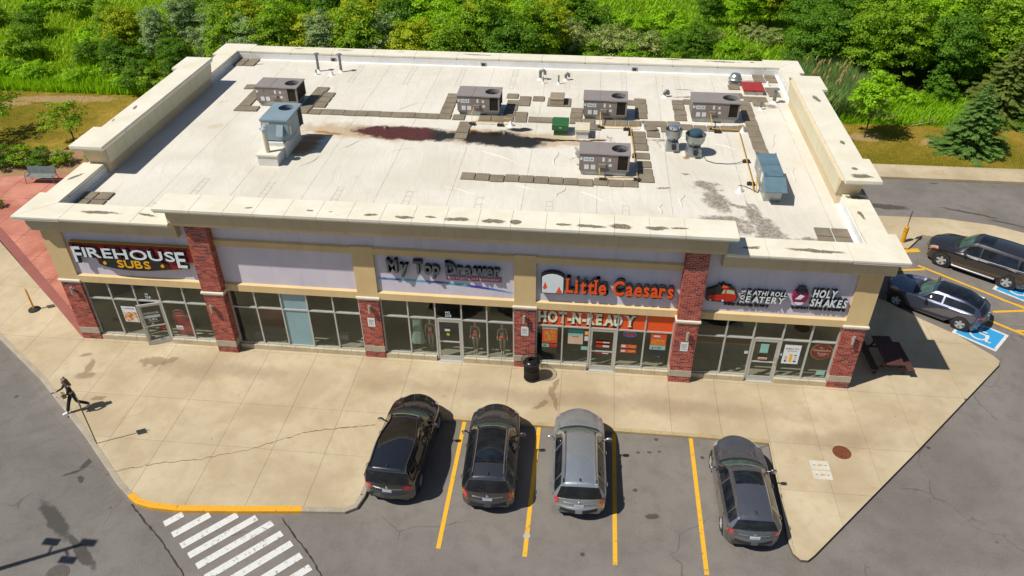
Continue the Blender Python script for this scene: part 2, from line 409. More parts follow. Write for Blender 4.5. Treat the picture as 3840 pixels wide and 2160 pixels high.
for k, e in enumerate(ends):
    s0 = (8.02+.485*k, -9.0-.40*k); L = min(2.9, math.dist(s0, e)); d = (cos(radians(46)), sin(radians(46)))
    a = (e[0]-d[0]*max(L, .62), e[1]-d[1]*max(L, .62)); line('crosswalk_stripe', a, e, .27, M_WHT, asphalt, -.1185)
# accessible bays on the right
def bay(c, ang, name):
    ca, sa = cos(ang), sin(ang); T = lambda x, y: (c[0]+x*ca-y*sa, c[1]+x*sa+y*ca)
    fr = decal('bay_border', [T(-.93, -.79), T(.93, -.79), T(.93, .79), T(-.93, .79)], M_WHT, asphalt, -.1215)
    s_ = MB(); s_.sheet([T(-.8, -.67), T(.8, -.67), T(.8, .67), T(-.8, .67)], -.1185); part('bay_square', s_, M_BLUE, fr)
    # wheelchair symbol: head, back, seat, leg and wheel ring
    y = MB(); Z_ = -.1155
    zz = [Z_]
    def poly(pts): zz[0] += .0004; y.sheet([T(*p) for p in pts], zz[0])
    def ring(cx, cy, r0, r1, a0, a1, n=18):
        for i in range(n):
            t0 = radians(a0+(a1-a0)*i/n); t1 = radians(a0+(a1-a0)*(i+1)/n)
            poly([(cx+r0*cos(t0), cy+r0*sin(t0)), (cx+r1*cos(t0), cy+r1*sin(t0)), (cx+r1*cos(t1), cy+r1*sin(t1)), (cx+r0*cos(t1), cy+r0*sin(t1))])
    ring(0, -.1, .3, .4, 150, 400); ring(-.12, .58, 0, .1, 0, 360, 10)
    poly([(-.18, .45), (-.06, .45), (-.03, .02), (-.15, .02)]); poly([(-.06, .28), (.22, .28), (.22, .2), (-.06, .2)]); poly([(-.06, .08), (.28, .08), (.28, -.01), (-.06, -.01)])
    poly([(.2, .03), (.3, .05), (.46, -.42), (.36, -.45)]); poly([(.37, -.35), (.4, -.45), (.58, -.4), (.56, -.32)])
    part('wheelchair_symbol', y, M_WHT, fr)
bay((39.4, 4.36), radians(-40), 'a'); bay((42.5, 8.0), radians(-40), 'b')
line('bay_line', (38.4, 9.75), (43.3, 5.55), .15, M_YEL, asphalt, -.1200); line('bay_line', (40.15, 5.45), (42.2, 3.75), .15, M_YEL, asphalt, -.1200)
line('bay_line', (37.2, 9.2), (38.6, 9.4), .15, M_YEL, asphalt, -.1175); line('bay_line', (40.6, 6.1), (42.2, 6.35), .15, M_YEL, asphalt, -.1175)
line('bay_line', (41.35, 7.15), (42.6, 6.3), .15, M_YEL, asphalt, -.1150); line('bay_line', (41.1, 4.75), (44.5, 4.7), .15, M_YEL, asphalt, -.1150)
line('bay_line', (37.6, 11.0), (38.9, 11.2), .35, M_YEL, asphalt, -.1150)
line('bay_line', (42.0, 4.0), (44.2, 6.0), .15, M_YEL, asphalt, -.1130)
g = MB(); g.prism([(30, 8.6), (37.3, 11.15), (38.35, 11.2), (39.45, 12.6), (41.6, 12.15), (46.5, 9.4), (62, 1), (62, 4.5), (47.8, 11.9), (44.9, 13.3), (43.6, 13.98), (41, 14.5), (37.8, 14.45), (33.5, 14.3)], -.2, -.004)
isl = struct('traffic_island', g, M_CONC)
g = MB(); 
for k in range(8): pass
g.prism([(33, 19.2), (95, 19.75), (95, 21.6), (33, 20.9)], -.2, -.002); struct('path', g, M_CONC)
g = MB(); g.prism([(33, 20.9), (95, 21.6), (95, 28.5), (33, 27.0)], -.2, -.02); struct('lawn', g, M_LAWN)
g = MB(); g.prism([(-60, 12), (-20, 16.3), (-17.6, 16.9), (-10.5, 18.3), (-6, 18.8), (0, 19), (0, 27.5), (-60, 28.5)], -.2, -.02); struct('lawn', g, M_LAWN)
g = MB(); g.prism([(-20.5, 16.4), (-17.3, 14.1), (-13.6, 14.1), (-10, 14.75), (-.05, 15), (-.05, 19.2), (-6, 19.0), (-10.5, 18.4), (-17.6, 17.0)], -.2, -.006); struct('planting_bed', g, M_SOIL)
PLZ = [(-.05, .3), (-.05, 15.0), (-10, 14.75), (-13.6, 14.1), (-17.3, 14.1), (-8.7, 7.45), (-.3, .55)]
g = MB(); g.prism(PLZ, -.2, -.012); plaza = struct('plaza', g, mat('plaza joint', srgb('6b443a', .6), .95))
for i in range(9):
    for j in range(9):
        P = clip_cell(PLZ, -18+2.0*i+.01, .3+1.9*j+.01, -16+2.0*i-.01, 2.2+1.9*j-.01)
        if P: s_ = MB(); s_.prism(P, -.012, 0); part('slab', s_, M_RED, plaza)
g = MB(); strip([(-17.5, 14.4), (-8.85, 7.42), (-.05, .12)], -.12, .32, -.2, .003, g); part('border', g, M_RED2, plaza)
# rough ground behind: gentle bumps
gx, gy = 90, 60; vs = []; fs = []
rr = np.random.RandomState(4); ph = rr.rand(8)*6; 
def bump_z(x, y):
    t = min(1, max(0, (y-27.2)/3))
    return -.05+t*(.18+.22*sin(.35*x+ph[0])*cos(.28*y+ph[1])+.12*sin(.9*x+ph[2]+.4*y)+.06*sin(2.1*x-ph[3])*cos(1.9*y))+max(0, (y-50))*.03
for j in range(gy+1):
    for i in range(gx+1):
        x = -80+230*i/gx; y = 27+140*(j/gy)**1.6; vs.append((x, y, bump_z(x, y) if j else -.21))
for j in range(gy):
    for i in range(gx): a = j*(gx+1)+i; fs.append((a, a+1, a+gx+2, a+gx+1))
g = MB(); g.add(vs, fs); struct('meadow', g, M_MEAD, 60)
g = MB(); g.prism([(0, 19.9), (33, 20.9), (33, 29), (0, 28.9)], -.2, -.1); struct('rear_ground', g, M_SOIL)
for pts in ([(6.6, -8.42), (7.4, -9.05), (8.27, -9.7), (9.0, -10.35), (9.75, -11.0), (10.6, -11.9), (12.5, -13.6)], [(12.0, -8.45), (12.6, -9.05), (13.1, -9.5), (13.5, -9.9), (14.1, -10.6), (15.2, -11.9)]):
    g = MB(); rs = random.Random(8); pp = resample(pts, .15); pp = [(p[0]+rs.uniform(-.02, .02), p[1]+rs.uniform(-.02, .02)) for p in pp]
    for a, b in zip(pp, pp[1:]): w_ = .008+.014*rs.random(); g.sheet([(a[0]-w_, a[1]-w_), (b[0]-w_, b[1]-w_), (b[0]+w_, b[1]+w_), (a[0]+w_, a[1]+w_)], -.1100)
    part('tar_seam', g, mat('old tar', (.02, .018, .016, 1), .7), asphalt)
# hairline crack that runs over the slabs (a real, very thin filled groove)
pts = [(4.87, -7.31), (5.6, -7.02), (6.30, -6.77), (7.2, -6.5), (8.17, -6.26), (9.0, -5.95), (9.73, -5.69), (10.3, -5.3), (10.89, -4.98), (11.5, -4.62), (12.01, -4.43), (13.2, -4.15), (14.1, -3.95)]
g = MB(); rs = random.Random(5); pp = resample(pts, .12); pp = [(p[0]+rs.uniform(-.03, .03), p[1]+rs.uniform(-.04, .04)) for p in pp]
for a, b in zip(pp, pp[1:]):
    w_ = .010+.02*rs.random()*(1 if a[0] > 10 else .5); g.sheet([(a[0], a[1]-w_), (b[0], b[1]-w_), (b[0], b[1]+w_), (a[0], a[1]+w_)], .004)
part('crack_filler', g, mat('crack filler', srgb('8c7048', .7), .9), walk)
# ================================================================ the shop building
Wd, Dp, RZ = 32.64, 19.8, 5.95
# ---- materials
def m_stucco(name, c1, c2):
    n = N(name); v = n.pos(); a = n.noise(v, .6, 5, .6); f = n.noise(v, 55, 2, .6)
    sep = n.n('ShaderNodeMapping', {'Vector': v, 'Scale': (3.5, 3.5, .35)}).outputs[0]; st = n.noise(sep, 1.0, 5, .6)
    c = n.mix(n.ramp(a, .3, .7), srgb(c1, .84), srgb(c2, .86)); c = n.mix(n.ramp(st, .5, .8, 0, .22), c, srgb('8b8270', .7))
    return n.done(c, .88, bump=f, bstr=.25, bdist=.01, spec=.25)
M_LAV = m_stucco('pale lilac stucco', 'd3ccd9', 'dcd5de'); M_TAN = m_stucco('tan stucco', 'd9bb88', 'e0c593')
M_FRZ = m_stucco('beige cornice stucco', 'cab693', 'd3c09f')
def m_coping(stains):
    n = N('cream coping metal'); v = n.pos(); a = n.noise(v, .8, 6, .62, .5); f = n.noise(v, 18, 3, .6)
    oi = n.t.nodes.new('ShaderNodeObjectInfo').outputs['Random']
    c = n.mix(n.ramp(a, .3, .7), srgb('e0d9c2', .82), srgb('e9e4d3', .84)); c = n.mix(n.math('MULTIPLY', oi, .25), c, srgb('dcd3b2', .86))
    c = n.mix(n.ramp(n.noise(v, 1.7, 8, .72, .8), .56, .75, 0, .4), c, srgb('d2c68e', .8))
    m = n.blobs(v, stains, .35, 3.5, .62); sp = n.noise(v, 14, 5, .7)
    c = n.mix(n.math('MULTIPLY', m, n.ramp(sp, .25, .5, .35, .92)), c, srgb('776a50', .58))
    return n.done(c, .6, bump=f, bstr=.06, bdist=.01)
ST = [(2.75, .1, .95, .13, 0), (4.75, .1, .5, .1, -15), (27.75, -.02, .42, .1, 8), (30.05, -.02, 1.15, .13, -2),
      (9.2, -.45, .2, .06, 5), (11.6, -.4, .18, .06, -5), (12.3, -.45, .1, .04, 0), (13.85, -.5, .3, .1, 8), (15.15, -.55, .4, .13, -4), (16.1, -.45, .25, .08, 0), (17.1, -.5, .6, .15, 3),
      (18.45, -.52, .5, .16, 0), (19.2, -.5, .2, .22, 60), (20.95, -.5, .4, .09, 0), (21.9, -.52, .65, .14, 0), (22.95, -.45, .5, .2, 0), (24.25, -.45, .55, .15, 3), (25.05, -.38, .35, .08, 0),
      (.35, 8.1, .08, .3, 20), (.15, 2.9, .12, .45, -30), (.1, 6.6, .05, .25, 10), (32.35, 12.2, .16, .45, 12), (32.4, 7.3, .1, .25, 5), (32.4, 4.2, .45, .2, 0), (32.3, 4.85, .15, .15, 0), (32.3, 2.8, .12, .35, 8), (32.3, 17.2, .15, .5, 0),
      (4.2, 19.8, .35, .07, 0), (7.0, 19.75, .7, .07, -2), (10.4, 19.8, .3, .06, 0), (14.9, 19.7, 1.0, .09, -3), (22.5, 19.75, .3, .05, 0), (26.2, 19.9, .6, .1, -2), (28.9, 19.8, 1.1, .1, -3), (30.6, 19.85, .15, .1, 0)]
M_COPE = m_coping(ST); M_DRIP = mat('white drip edge', srgb('eeeae0', .88), .35, .1, var=.04, scale=2)
def m_roof():
    n = N('white roof membrane'); v = n.pos(); a = n.noise(v, .28, 6, .6, .6); b = n.noise(v, 1.6, 7, .7, .5); f = n.noise(v, 30, 3, .6)
    c = n.mix(n.ramp(a, .3, .7), srgb('d5cfbf', .80), srgb('e1dccf', .82))
    c = n.mix(n.ramp(b, .55, .8, 0, .35), c, srgb('cfc3a6', .8))
    # dirt that has washed towards the seams and the low spots
    stv = n.n('ShaderNodeMapping', {'Vector': v, 'Scale': (2.6, .22, 1)}).outputs[0]
    c = n.mix(n.ramp(n.noise(stv, 1.2, 6, .65), .52, .75, 0, .3), c, srgb('bfb6a2', .8))
    # seams between the sheets, every 3 m, and the double lines of tape over the fasteners
    s1 = n.grid(v, 'X', 3.05, .78, .022); c = n.mix(n.math('MULTIPLY', s1, n.ramp(n.noise(v, 2, 4), .35, .6, .12, .55)), c, srgb('9c9280', .78))
    tan_ = n.blobs(v, [(11.3, 9.6, 5.2, 1.05, -2), (18, 9.55, 4.8, 1.1, 0), (9.0, 9.4, 1.3, .4, -8), (21.5, 9.3, 2.2, .5, 0)], .5, 1.3, .6)
    c = n.mix(n.math('MULTIPLY', tan_, .75), c, srgb('b99f78', .8))
    rust = n.blobs(v, [(8.45, 7.7, .8, 1.3, -12), (8.5, 8.7, .8, .6, 0), (9.2, 9.3, 1.0, .2, -10), (5.9, 11.55, .25, .15, 0), (26.1, 8.2, .18, .2, 0), (16.0, 10.1, .5, .35, 20)], .6, 2.2, .45)
    c = n.mix(n.math('MULTIPLY', rust, .85), c, srgb('b0731c', .7))
    yel = n.blobs(v, [(3.35, 9.6, .6, .45, 40), (2.4, 12.6, .4, .2, 30)], .8, 1.5, .6); c = n.mix(n.math('MULTIPLY', yel, .35), c, srgb('c0a468', .8))
    wet = n.blobs(v, [(13.0, 9.62, 3.2, .92, -2), (11.6, 9.75, 1.5, .75, 0), (14.3, 9.55, 1.2, .75, 0), (17.0, 9.5, 2.0, .98, 0), (18.1, 9.15, 1.8, .75, -6), (18.3, 10.55, .75, .26, 5), (19.3, 9.55, 1.1, .26, -5), (20.9, 9.55, 1.2, .10, 0), (22.1, 9.7, .5, .1, 10)], .35, 2.2, .42)
    red = n.ramp(n.n('ShaderNodeSeparateXYZ', {0: v}).outputs['X'], 14.6, 13.7)
    wc = n.mix(red, srgb('332a16', .3), srgb('6a2c18', .58)); wc = n.mix(n.ramp(n.noise(v, 9, 4, .7), .5, .66), wc, srgb('2c2018', .45))
    c = n.mix(n.math('MULTIPLY', wet, .97), c, wc)
    # grey lichen on the front right corner and round the corner pads
    gr = n.blobs(v, [(26.75, 5.6, .8, .5, -30), (27.0, 4.3, .6, 1.3, 20), (28.4, 3.2, .4, 1.2, 5), (27.1, 2.2, 1.8, .6, -2), (28.8, 2.0, .7, 1.0, 25), (27.1, 4.6, .4, .95, 25), (27.9, 3.9, .5, .2, -20), (28.35, 3.6, .17, .9, 8), (27.2, 2.75, 1.5, .42, -2), (28.75, 2.6, .45, .9, 25), (28.9, 1.5, 1.0, .3, -8), (30.2, 1.55, .7, .24, 5), (29.6, 1.1, 1.1, .2, 0),
                     (24.95, 10.0, .5, .13, 0), (26.0, 6.6, .3, .1, 0), (21.2, 8.2, .14, .9, 10), (21.3, 7.0, .3, .12, -30), (24.9, 5.2, .4, .12, 0), (2.2, 18.3, .5, .13, 30), (30.9, 14.7, .35, .35, 0), (26.8, 15.6, .9, .12, 10), (26.6, 16.6, .6, .09, 0), (4.5, 1.9, .6, .16, 10), (30.2, 18.1, .8, .3, 0), (25.2, 2.4, .2, .12, 0)], .55, 3.0, .95)
    c = n.mix(n.math('MULTIPLY', gr, n.ramp(n.noise(v, 11, 5, .7), .3, .6, .35, .85)), c, srgb('77695a', .68))
    ck = n.t.nodes.new('ShaderNodeTexVoronoi'); ck.feature = 'DISTANCE_TO_EDGE'; ck.inputs['Scale'].default_value = .5
    n.t.links.new(n.n('ShaderNodeVectorMath', {0: v, 1: n.n('ShaderNodeTexNoise', {'Vector': v, 'Scale': 1.2, 'Detail': 5.0}).outputs['Color']}, operation='ADD').outputs[0], ck.inputs['Vector'])
    m2 = n.math('MULTIPLY', n.ramp(ck.outputs['Distance'], .02, .005), n.blobs(v, [(21.4, 8.3, .9, 1.6, 10), (22.5, 9.9, 3, .5, 0), (24.7, 9.6, 1.0, .6, 0)], .6, 1.0, .4))
    c = n.mix(n.math('MULTIPLY', m2, .6), c, srgb('5e4d3a', .6))
    rg = n.mix(wet, (.7, .7, .7, 1), (.12, .12, .12, 1))
    wr = n.noise(n.n('ShaderNodeMapping', {'Vector': v, 'Scale': (1.3, .45, 1), 'Rotation': (0, 0, .5)}).outputs[0], .8, 4, .5, 1.5)
    h = n.math('ADD', n.math('MULTIPLY', f, .12), n.math('MULTIPLY', n.math('ABSOLUTE', n.math('SUBTRACT', wr, .5)), 2.0))
    h = n.math('ADD', h, n.math('MULTIPLY', s1, -.3)); h = n.math('MULTIPLY', h, n.math('SUBTRACT', 1.0, n.math('MULTIPLY', wet, .95)))
    return n.done(c, rg, bump=h, bstr=.35, bdist=.06, spec=.4)
M_ROOF = m_roof(); M_MEM = mat('white parapet membrane', srgb('dcdcd8', .86), .6, var=.08, scale=1.5, space='pos', dirt=.2)
def m_brick(name, cols, rough=.85):
    n = N(name); oi = n.t.nodes.new('ShaderNodeObjectInfo').outputs['Random']; v = n.pos()
    at = n.n('ShaderNodeAttribute', attribute_name='tone').outputs['Fac']; r = n.math('FRACT', n.math('ADD', oi, at))
    cr = n.t.nodes.new('ShaderNodeValToRGB'); n.t.links.new(r, cr.inputs[0]); e = cr.color_ramp; e.interpolation = 'CONSTANT'
    e.elements[0].position = 0; e.elements[0].color = srgb(cols[0], .8); e.elements[1].position = .22; e.elements[1].color = srgb(cols[1], .8)
    for p_, c_ in zip((.45, .7, .86), cols[2:]): x = e.elements.new(p_); x.color = srgb(c_, .8)
    f = n.noise(v, 30, 3, .6); c = n.mix(n.ramp(f, .3, .7, 0, .35), cr.outputs[0], srgb('7d3428', .8))
    return n.done(c, rough, bump=f, bstr=.3, bdist=.01)
M_BRICK = m_brick('red clay brick', ['b04e3e', 'c05c48', 'a3453a', 'c96a50', '6a3c38']); M_MORT = mat('pale mortar', srgb('d0b8a8', .8), .95, space='pos')
M_STONE = mat('limestone trim', srgb('b3a995', .84), .8, var=.12, scale=3, space='pos'); M_CAP = mat('cream stone cap', srgb('ded4bf', .86), .7, var=.08, scale=3, space='pos')
M_SILL = mat('buff sill block', srgb('c2b595', .82), .85, var=.18, scale=2.2, space='pos', bump=.2)
M_ALU = mat('satin aluminium frame', srgb('c4c4bf', .85), .4, .25, var=.06, scale=4); M_ALUD = mat('brushed aluminium door', srgb('c0bfb8', .85), .42, .25, var=.07, scale=5)
def m_glass():
    n = N('tinted shop glass')
    tr = n.n('ShaderNodeBsdfTransparent', {'Color': (.86, .88, .86, 1)}); gl = n.n('ShaderNodeBsdfGlossy', {'Color': (.85, .95, .92, 1), 'Roughness': .0})
    fr = n.n('ShaderNodeFresnel', {'IOR': 1.55}).outputs[0]; f = n.math('ADD', n.math('MULTIPLY', fr, 1.0), .02); f = n.math('MULTIPLY', f, n.math('SUBTRACT', 1.0, n.t.nodes.new('ShaderNodeNewGeometry').outputs['Backfacing']))
    mx = n.n('ShaderNodeMixShader', {0: f, 1: tr.outputs[0], 2: gl.outputs[0]}); n.t.links.new(mx.outputs[0], n.out.inputs[0]); return n.m
M_GLASS = m_glass()
M_BLUEP = mat('frosted blue film', srgb('8fb0b8', .78), .35, var=.06, scale=1.2, space='pos'); M_BLK = mat('black plastic', (.012, .012, .013, 1), .45)
M_DARKM = mat('dark steel', (.03, .03, .032, 1), .5, .3)

bld = thing('shop_building', 'long single storey row of shops in tan and lilac stucco with red brick piers', 'building', (Wd/2, Dp/2, 0))
P = lambda name, mb, m, parent=bld, smooth=None, **k: part(name, mb, m, parent, smooth, **k)
# walls
b = MB(); b.box(0.02, .36, 0, .34, Dp, 6.3); b.box(Wd-.34, .36, 0, Wd-.02, Dp, 6.3); b.box(.34, Dp-.34, 0, Wd-.34, Dp, 6.3); P('side_wall', b, M_TAN)
b = MB(); b.box(-.02, .9, 0, .0, Dp-.02, 1.2); P('brick_base', b, M_BRICK)
b = MB(); b.box(.02, .10, 3.03, Wd-.02, .36, 6.3); P('fascia_wall', b, M_LAV)
xs_ = [0, 6.34, 12.74, 19.09, 25.45, 31.79]
# tan bands and columns, proud of the lilac wall
def band(name, x0, x1, zs, y0=0.0, slope=0.06, m=M_TAN):
    z0, z1 = zs; b = MB(); b.add([(x0, y0, z0), (x1, y0, z0), (x1, .1, z0), (x0, .1, z0), (x0, y0, z1-slope), (x1, y0, z1-slope), (x1, .1, z1), (x0, .1, z1)],
        [(0,3,2,1),(4,5,6,7),(0,1,5,4),(1,2,6,5),(2,3,7,6),(3,0,4,7)]); return P(name, b, m)
bays = [(.85, 6.34), (7.2, 12.74), (13.59, 19.09), (19.94, 25.45), (26.3, 31.79)]
for k, (x0, x1) in enumerate(bays):
    band('lower_band', x0, x1, (3.075, 3.45))
    if 1 <= k <= 3: band('upper_band', x0, x1, (5.24, 5.56))
for k, x0 in enumerate(xs_):
    if k in (0, 5):
        b = MB(); b.box(x0, 0, 3.2, x0+.85, .1, 5.62)
        if k == 0: b.box(0, .1, 3.2, .02, 1.2, 5.62)
        else: b.box(Wd-.02, .1, 3.2, Wd, 1.2, 5.62)
        P('column', b, M_TAN)
    if k in (2, 3): b = MB(); b.box(x0, 0, 3.2, x0+.85, .1, 5.56); P('column', b, M_TAN)
for x0, x1 in ((-.3, 5.9), (26.8, Wd+.3)):
    b = MB(); b.extr([(-.20, 5.68), (-.20, 6.1), (-.34, 6.3), (.1, 6.3), (.1, 5.6), (-.12, 5.6)], lambda y, z: (x0, y, z), lambda y, z: (x1, y, z)); P('frieze', b, M_FRZ)
b = MB(); b.extr([(-.50, 6.5), (-.50, 6.95), (-.70, 7.13), (.1, 7.13), (.1, 6.34), (-.42, 6.34)], lambda y, z: (5.86, y, z), lambda y, z: (26.82, y, z)); P('frieze', b, M_FRZ)
b = MB(); b.box(5.9, .1, 6.34, 26.78, .2, 7.12); b.box(5.9, .2, 6.0, 26.78, .30, 7.12); P('raised_wall', b, M_FRZ)
for xa, xb in ((-.28, .03), (Wd-.03, Wd+.28)):
    b = MB(); b.box(xa, .12, 5.7, xb, Dp+.2, 6.3); P('frieze', b, M_FRZ)
b = MB(); b.box(-.28, Dp+.0, 5.7, Wd+.28, Dp+.25, 6.3); P('frieze', b, M_FRZ)
# roof deck
b = MB(); b.box(.36, .36, 5.7, Wd-.36, Dp-.36, RZ); roof = P('roof', b, M_ROOF)
# parapet with inner membrane; coping in panels as laid
par = MB(); inn = .69
par.box(.34, .36, RZ, inn, Dp-.34, 6.3); par.box(Wd-inn, .36, RZ, Wd-.34, Dp-.34, 6.3); par.box(inn, .36, RZ, Wd-inn, inn-.06, 6.3); par.box(inn, Dp-inn, RZ, Wd-inn, Dp-.34, 6.3)
parapet = P('parapet', par, M_MEM)
cz0, cz1 = 6.3, 6.45
def cope(x0, y0, x1, y1, z0, z1, parent, m=M_COPE, lip=None):
    """one coping panel: cream top with a stepped edge"""
    b = MB(); b.box(x0, y0, z0+.075, x1, y1, z1, 0, .006)
    b.box(x0+.02, y0+.035 if lip != 'n' else y0, z0, x1-.02, y1-.02, z0+.073, 1); return part('coping_panel', b, [m, M_DRIP], parent)
def run(axis, a0, a1, lo, hi, z0, z1, parent, step=2.45, off=0):
    t = a0; k = 0
    while t < a1-.05:
        u = min(a1, t+(step-off if k == 0 else step))
        if a1-u < .5: u = a1
        if axis == 'x': cope(t+.005, lo, u-.005, hi, z0, z1, parent)
        else: cope(lo, t+.005, hi, u-.005, z0, z1, parent)
        t = u; k += 1
def tri_corner(cx, cy, sx, sy, o, i, L, z0, z1, parent):
    """mitred corner in two panels, with the wider block the corners have"""
    for flip in (0, 1):
        pts = [(-o, -o), (i, i), (L, i), (L, -o)] if not flip else [(-o, -o), (-o, L), (i, L), (i, i)]
        e = .006; pts = [((p[0]+(e if not flip else -e)*0.7), (p[1]+(-e if not flip else e)*.7)) for p in pts]
        q = [(cx+sx*p[0], cy+sy*p[1]) for p in pts]; b = MB(); b.prism(q, z0+.075, z1, 0)
        c = (sum(p[0] for p in q)/4, sum(p[1] for p in q)/4); b.prism([(p[0]+(c[0]-p[0])*.03, p[1]+(c[1]-p[1])*.03) for p in q], z0, z0+.074, 1)
        part('coping_panel', b, [M_COPE, M_DRIP], parent)
for cx, cy, sx, sy in ((0, 0, 1, 1), (Wd, 0, -1, 1), (0, Dp, 1, -1), (Wd, Dp, -1, -1)): tri_corner(cx, cy, sx, sy, .54, .69, 1.42, cz0, cz1, parapet)
run('x', 1.43, 5.85, -.54, .69, cz0, cz1, parapet, 2.9); run('x', 26.8, Wd-1.43, -.54, .69, cz0, cz1, parapet, 2.4, .9)
run('x', 5.86, 26.8, .34, .69, cz0, cz1, parapet, 2.45)
run('x', 1.43, Wd-1.43, Dp-.69, Dp+.31, cz0, cz1, parapet, 2.47)
run('y', 1.43, 4.2, -.27, .69, cz0, cz1, parapet, 2.8); run('y', 14.85, Dp-1.43, -.27, .69, cz0, cz1, parapet, 2.45)
run('y', 1.43, 4.45, Wd-.69, Wd+.27, cz0, cz1, parapet, 1.5); run('y', 14.9, Dp-1.43, Wd-.69, Wd+.27, cz0, cz1, parapet, 2.4)
b = MB(); b.box(inn-.03, inn-.03, 6.24, inn-.0, Dp-inn+.03, 6.3)
# raised front parapet coping
rf = MB(); rf.box(5.95, .302, 6.46, 26.75, .33, 7.12); rparap = P('raised_front_parapet', rf, M_MEM)
RJ = [5.6, 7.05, 8.35, 9.5, 10.7, 11.9, 13.08, 14.28, 15.45, 16.65, 17.85, 19.05, 20.3, 21.5, 22.75, 24.0, 25.25, 27.08]
for x0, x1 in zip(RJ, RJ[1:]): cope(x0+(.004 if x0 > 6 else 0), -.86, x1-(.004 if x1 < 27 else 0), .37, 7.13, 7.31, rparap)
# raised side parapets
for side in (0, 1):
    X = (lambda x: x) if side == 0 else (lambda x: Wd-x)
    def bx(m_, x0, x1, y0, y1, z0, z1):
        xa, xb = sorted((X(x0), X(x1))); m_.box(xa, y0, z0, xb, y1, z1)
    y0, y1 = (4.2, 14.85) if side == 0 else (4.45, 14.95)
    w_ = MB(); bx(w_, .07, .86, y0+.02, y1-.02, RZ, 7.0)
    # flared underside of the cap at the front and back
    xa, xb = sorted((X(.05), X(.95)))
    w_.add([(xa, y0, 6.45), (xb, y0, 6.45), (xb+.0, y0-.3, 7.2), (xa-.0, y0-.3, 7.2), (xa, y1, 6.45), (xb, y1, 6.45), (xb, y1+.25, 7.2), (xa, y1+.25, 7.2)], [(0,1,2,3), (4,7,6,5), (0,3,7,4), (1,5,6,2), (3,2,6,7), (0,4,5,1)])
    o = P('raised_side_parapet', w_, M_FRZ)
    # inner cladding sheets
    t = y0
    while t < y1-.1:
        u = min(y1, t+.74); c_ = MB(); xi, xj = sorted((X(.95), X(.972))); c_.box(xi, t+.006, 6.47, xj, u-.006, 7.2); part('cladding_sheet', c_, mat('cream cladding', srgb('d8cfae', .84), .55, var=.05, scale=1, space='pos') if 'M_CLAD' not in globals() else M_CLAD, o)
        M_CLAD = c_ and bpy.data.materials['cream cladding']; t = u
    ya, yb = (3.82, 15.15) if side == 0 else (3.78, 15.3)
    segs = [(ya, 5.83, -.42), (5.83, 9.4, -.06), (9.4, 13.35, -.06), (13.35, yb, -.38)] if side == 0 else [(ya, 4.6, -.48), (4.6, 5.8, -.48), (5.8, 7.6, -.22), (7.6, 9.6, -.22), (9.6, 11.6, -.22), (11.6, 13.45, -.22), (13.45, yb, -.5)]
    for s0, s1, ox in segs:
        xi, xj = sorted((X(ox), X(1.07 if side == 0 else .9))); cope(xi, s0+.003, xj, s1-.003, 7.2, 7.4, o)
# scuppers in the back parapet
for x in (6.45, 15.35, 24.0):
    b = MB(); b.box(x-.16, Dp-inn-.03, 6.0, x+.16, Dp-inn+.0, 6.2, 0); b.box(x-.1, Dp-inn-.04, 6.03, x+.1, Dp-inn-.028, 6.17, 1); part('scupper', b, [mat('galvanised', srgb('a9a9a6', .8), .4, .7), M_BLK], parapet)
# folds in the membrane
rs = random.Random(12)
for (x, y, L_, an) in [(19.2, 4.7, 1.6, -.25), (17.6, 7.6, 2.2, -.55), (20.2, 7.6, 1.8, 1.5), (16.4, 4.2, 1.7, -.3), (20.6, 4.4, 1.3, 1.2), (22.0, 4.2, 1.5, -.6), (13.2, 7.9, 2.0, .3), (10.6, 8.2, 1.6, .9), (12.2, 12.9, 1.8, .8), (26.5, 10.2, 1.6, -.4), (28.0, 9.6, 1.3, -.5), (25.6, 4.2, 1.4, 1.4), (17.3, 3.3, 1.2, .1), (24.7, 3.4, 1.1, 1.5), (9.2, 6.2, 1.6, 1.1), (6.3, 9.4, 1.9, .2), (22.8, 13.9, 1.2, -.8), (30.6, 6.9, 1.8, 1.4), (30.3, 10.4, 2.2, 1.3)]:
    pts = []; 
    for i in range(9): t_ = (i/8-.5)*L_; pts.append((x+t_*cos(an)+.06*sin(i*1.1+x), y+t_*sin(an)+.05*cos(i*.9+y), RZ-.012))
    b = MB(); b.tube(pts, [.004, .03, .042, .045, .042, .045, .04, .028, .004], 8); part('membrane_fold', b, M_ROOF, roof, 60)
# base flashing strip and tape over the seams
b = MB()
b.box(inn, Dp-inn-.16, RZ+.002, Wd-inn, Dp-inn, RZ+.03); b.box(Wd-inn-.14, inn, RZ+.003, Wd-inn, Dp-inn, RZ+.034); b.box(inn, inn, RZ+.004, inn+.1, Dp-inn, RZ+.036)
part('base_flashing', b, mat('bright white flashing', srgb('f2f1ec', .9), .5, var=.05, scale=2, space='pos'), roof)
M_TAPE = mat('grey seam tape', srgb('c9c4b7', .8), .8, var=.25, scale=9, space='pos', dirt=.5)
rs = random.Random(9)
for x, y0, y1 in [(5.25, 2.6, 4.2), (8.2, 2.6, 4.2), (11.3, 2.4, 4.0), (14.3, 2.3, 3.9), (17.3, 2.2, 3.8), (20.2, 2.1, 3.6), (23.3, 2.0, 3.5), (8.3, 15.9, 18.8), (11.4, 15.9, 18.9), (14.3, 15.9, 18.9), (17.28, 15.8, 18.9), (20.3, 16.2, 18.9), (23.4, 15.5, 18.9), (26.3, 15.8, 18.8)]:
    b = MB()
    for dx in (-.13, .13): b.box(x+dx-.012, y0, RZ+.001, x+dx+.012, y1, RZ+.006)
    yy = y0+.1
    while yy < y1: b.box(x-.1, yy, RZ+.001, x+.1, yy+.03+rs.random()*.04, RZ+.005); yy += .28+rs.random()*.15
    part('seam_tape', b, M_TAPE, roof)
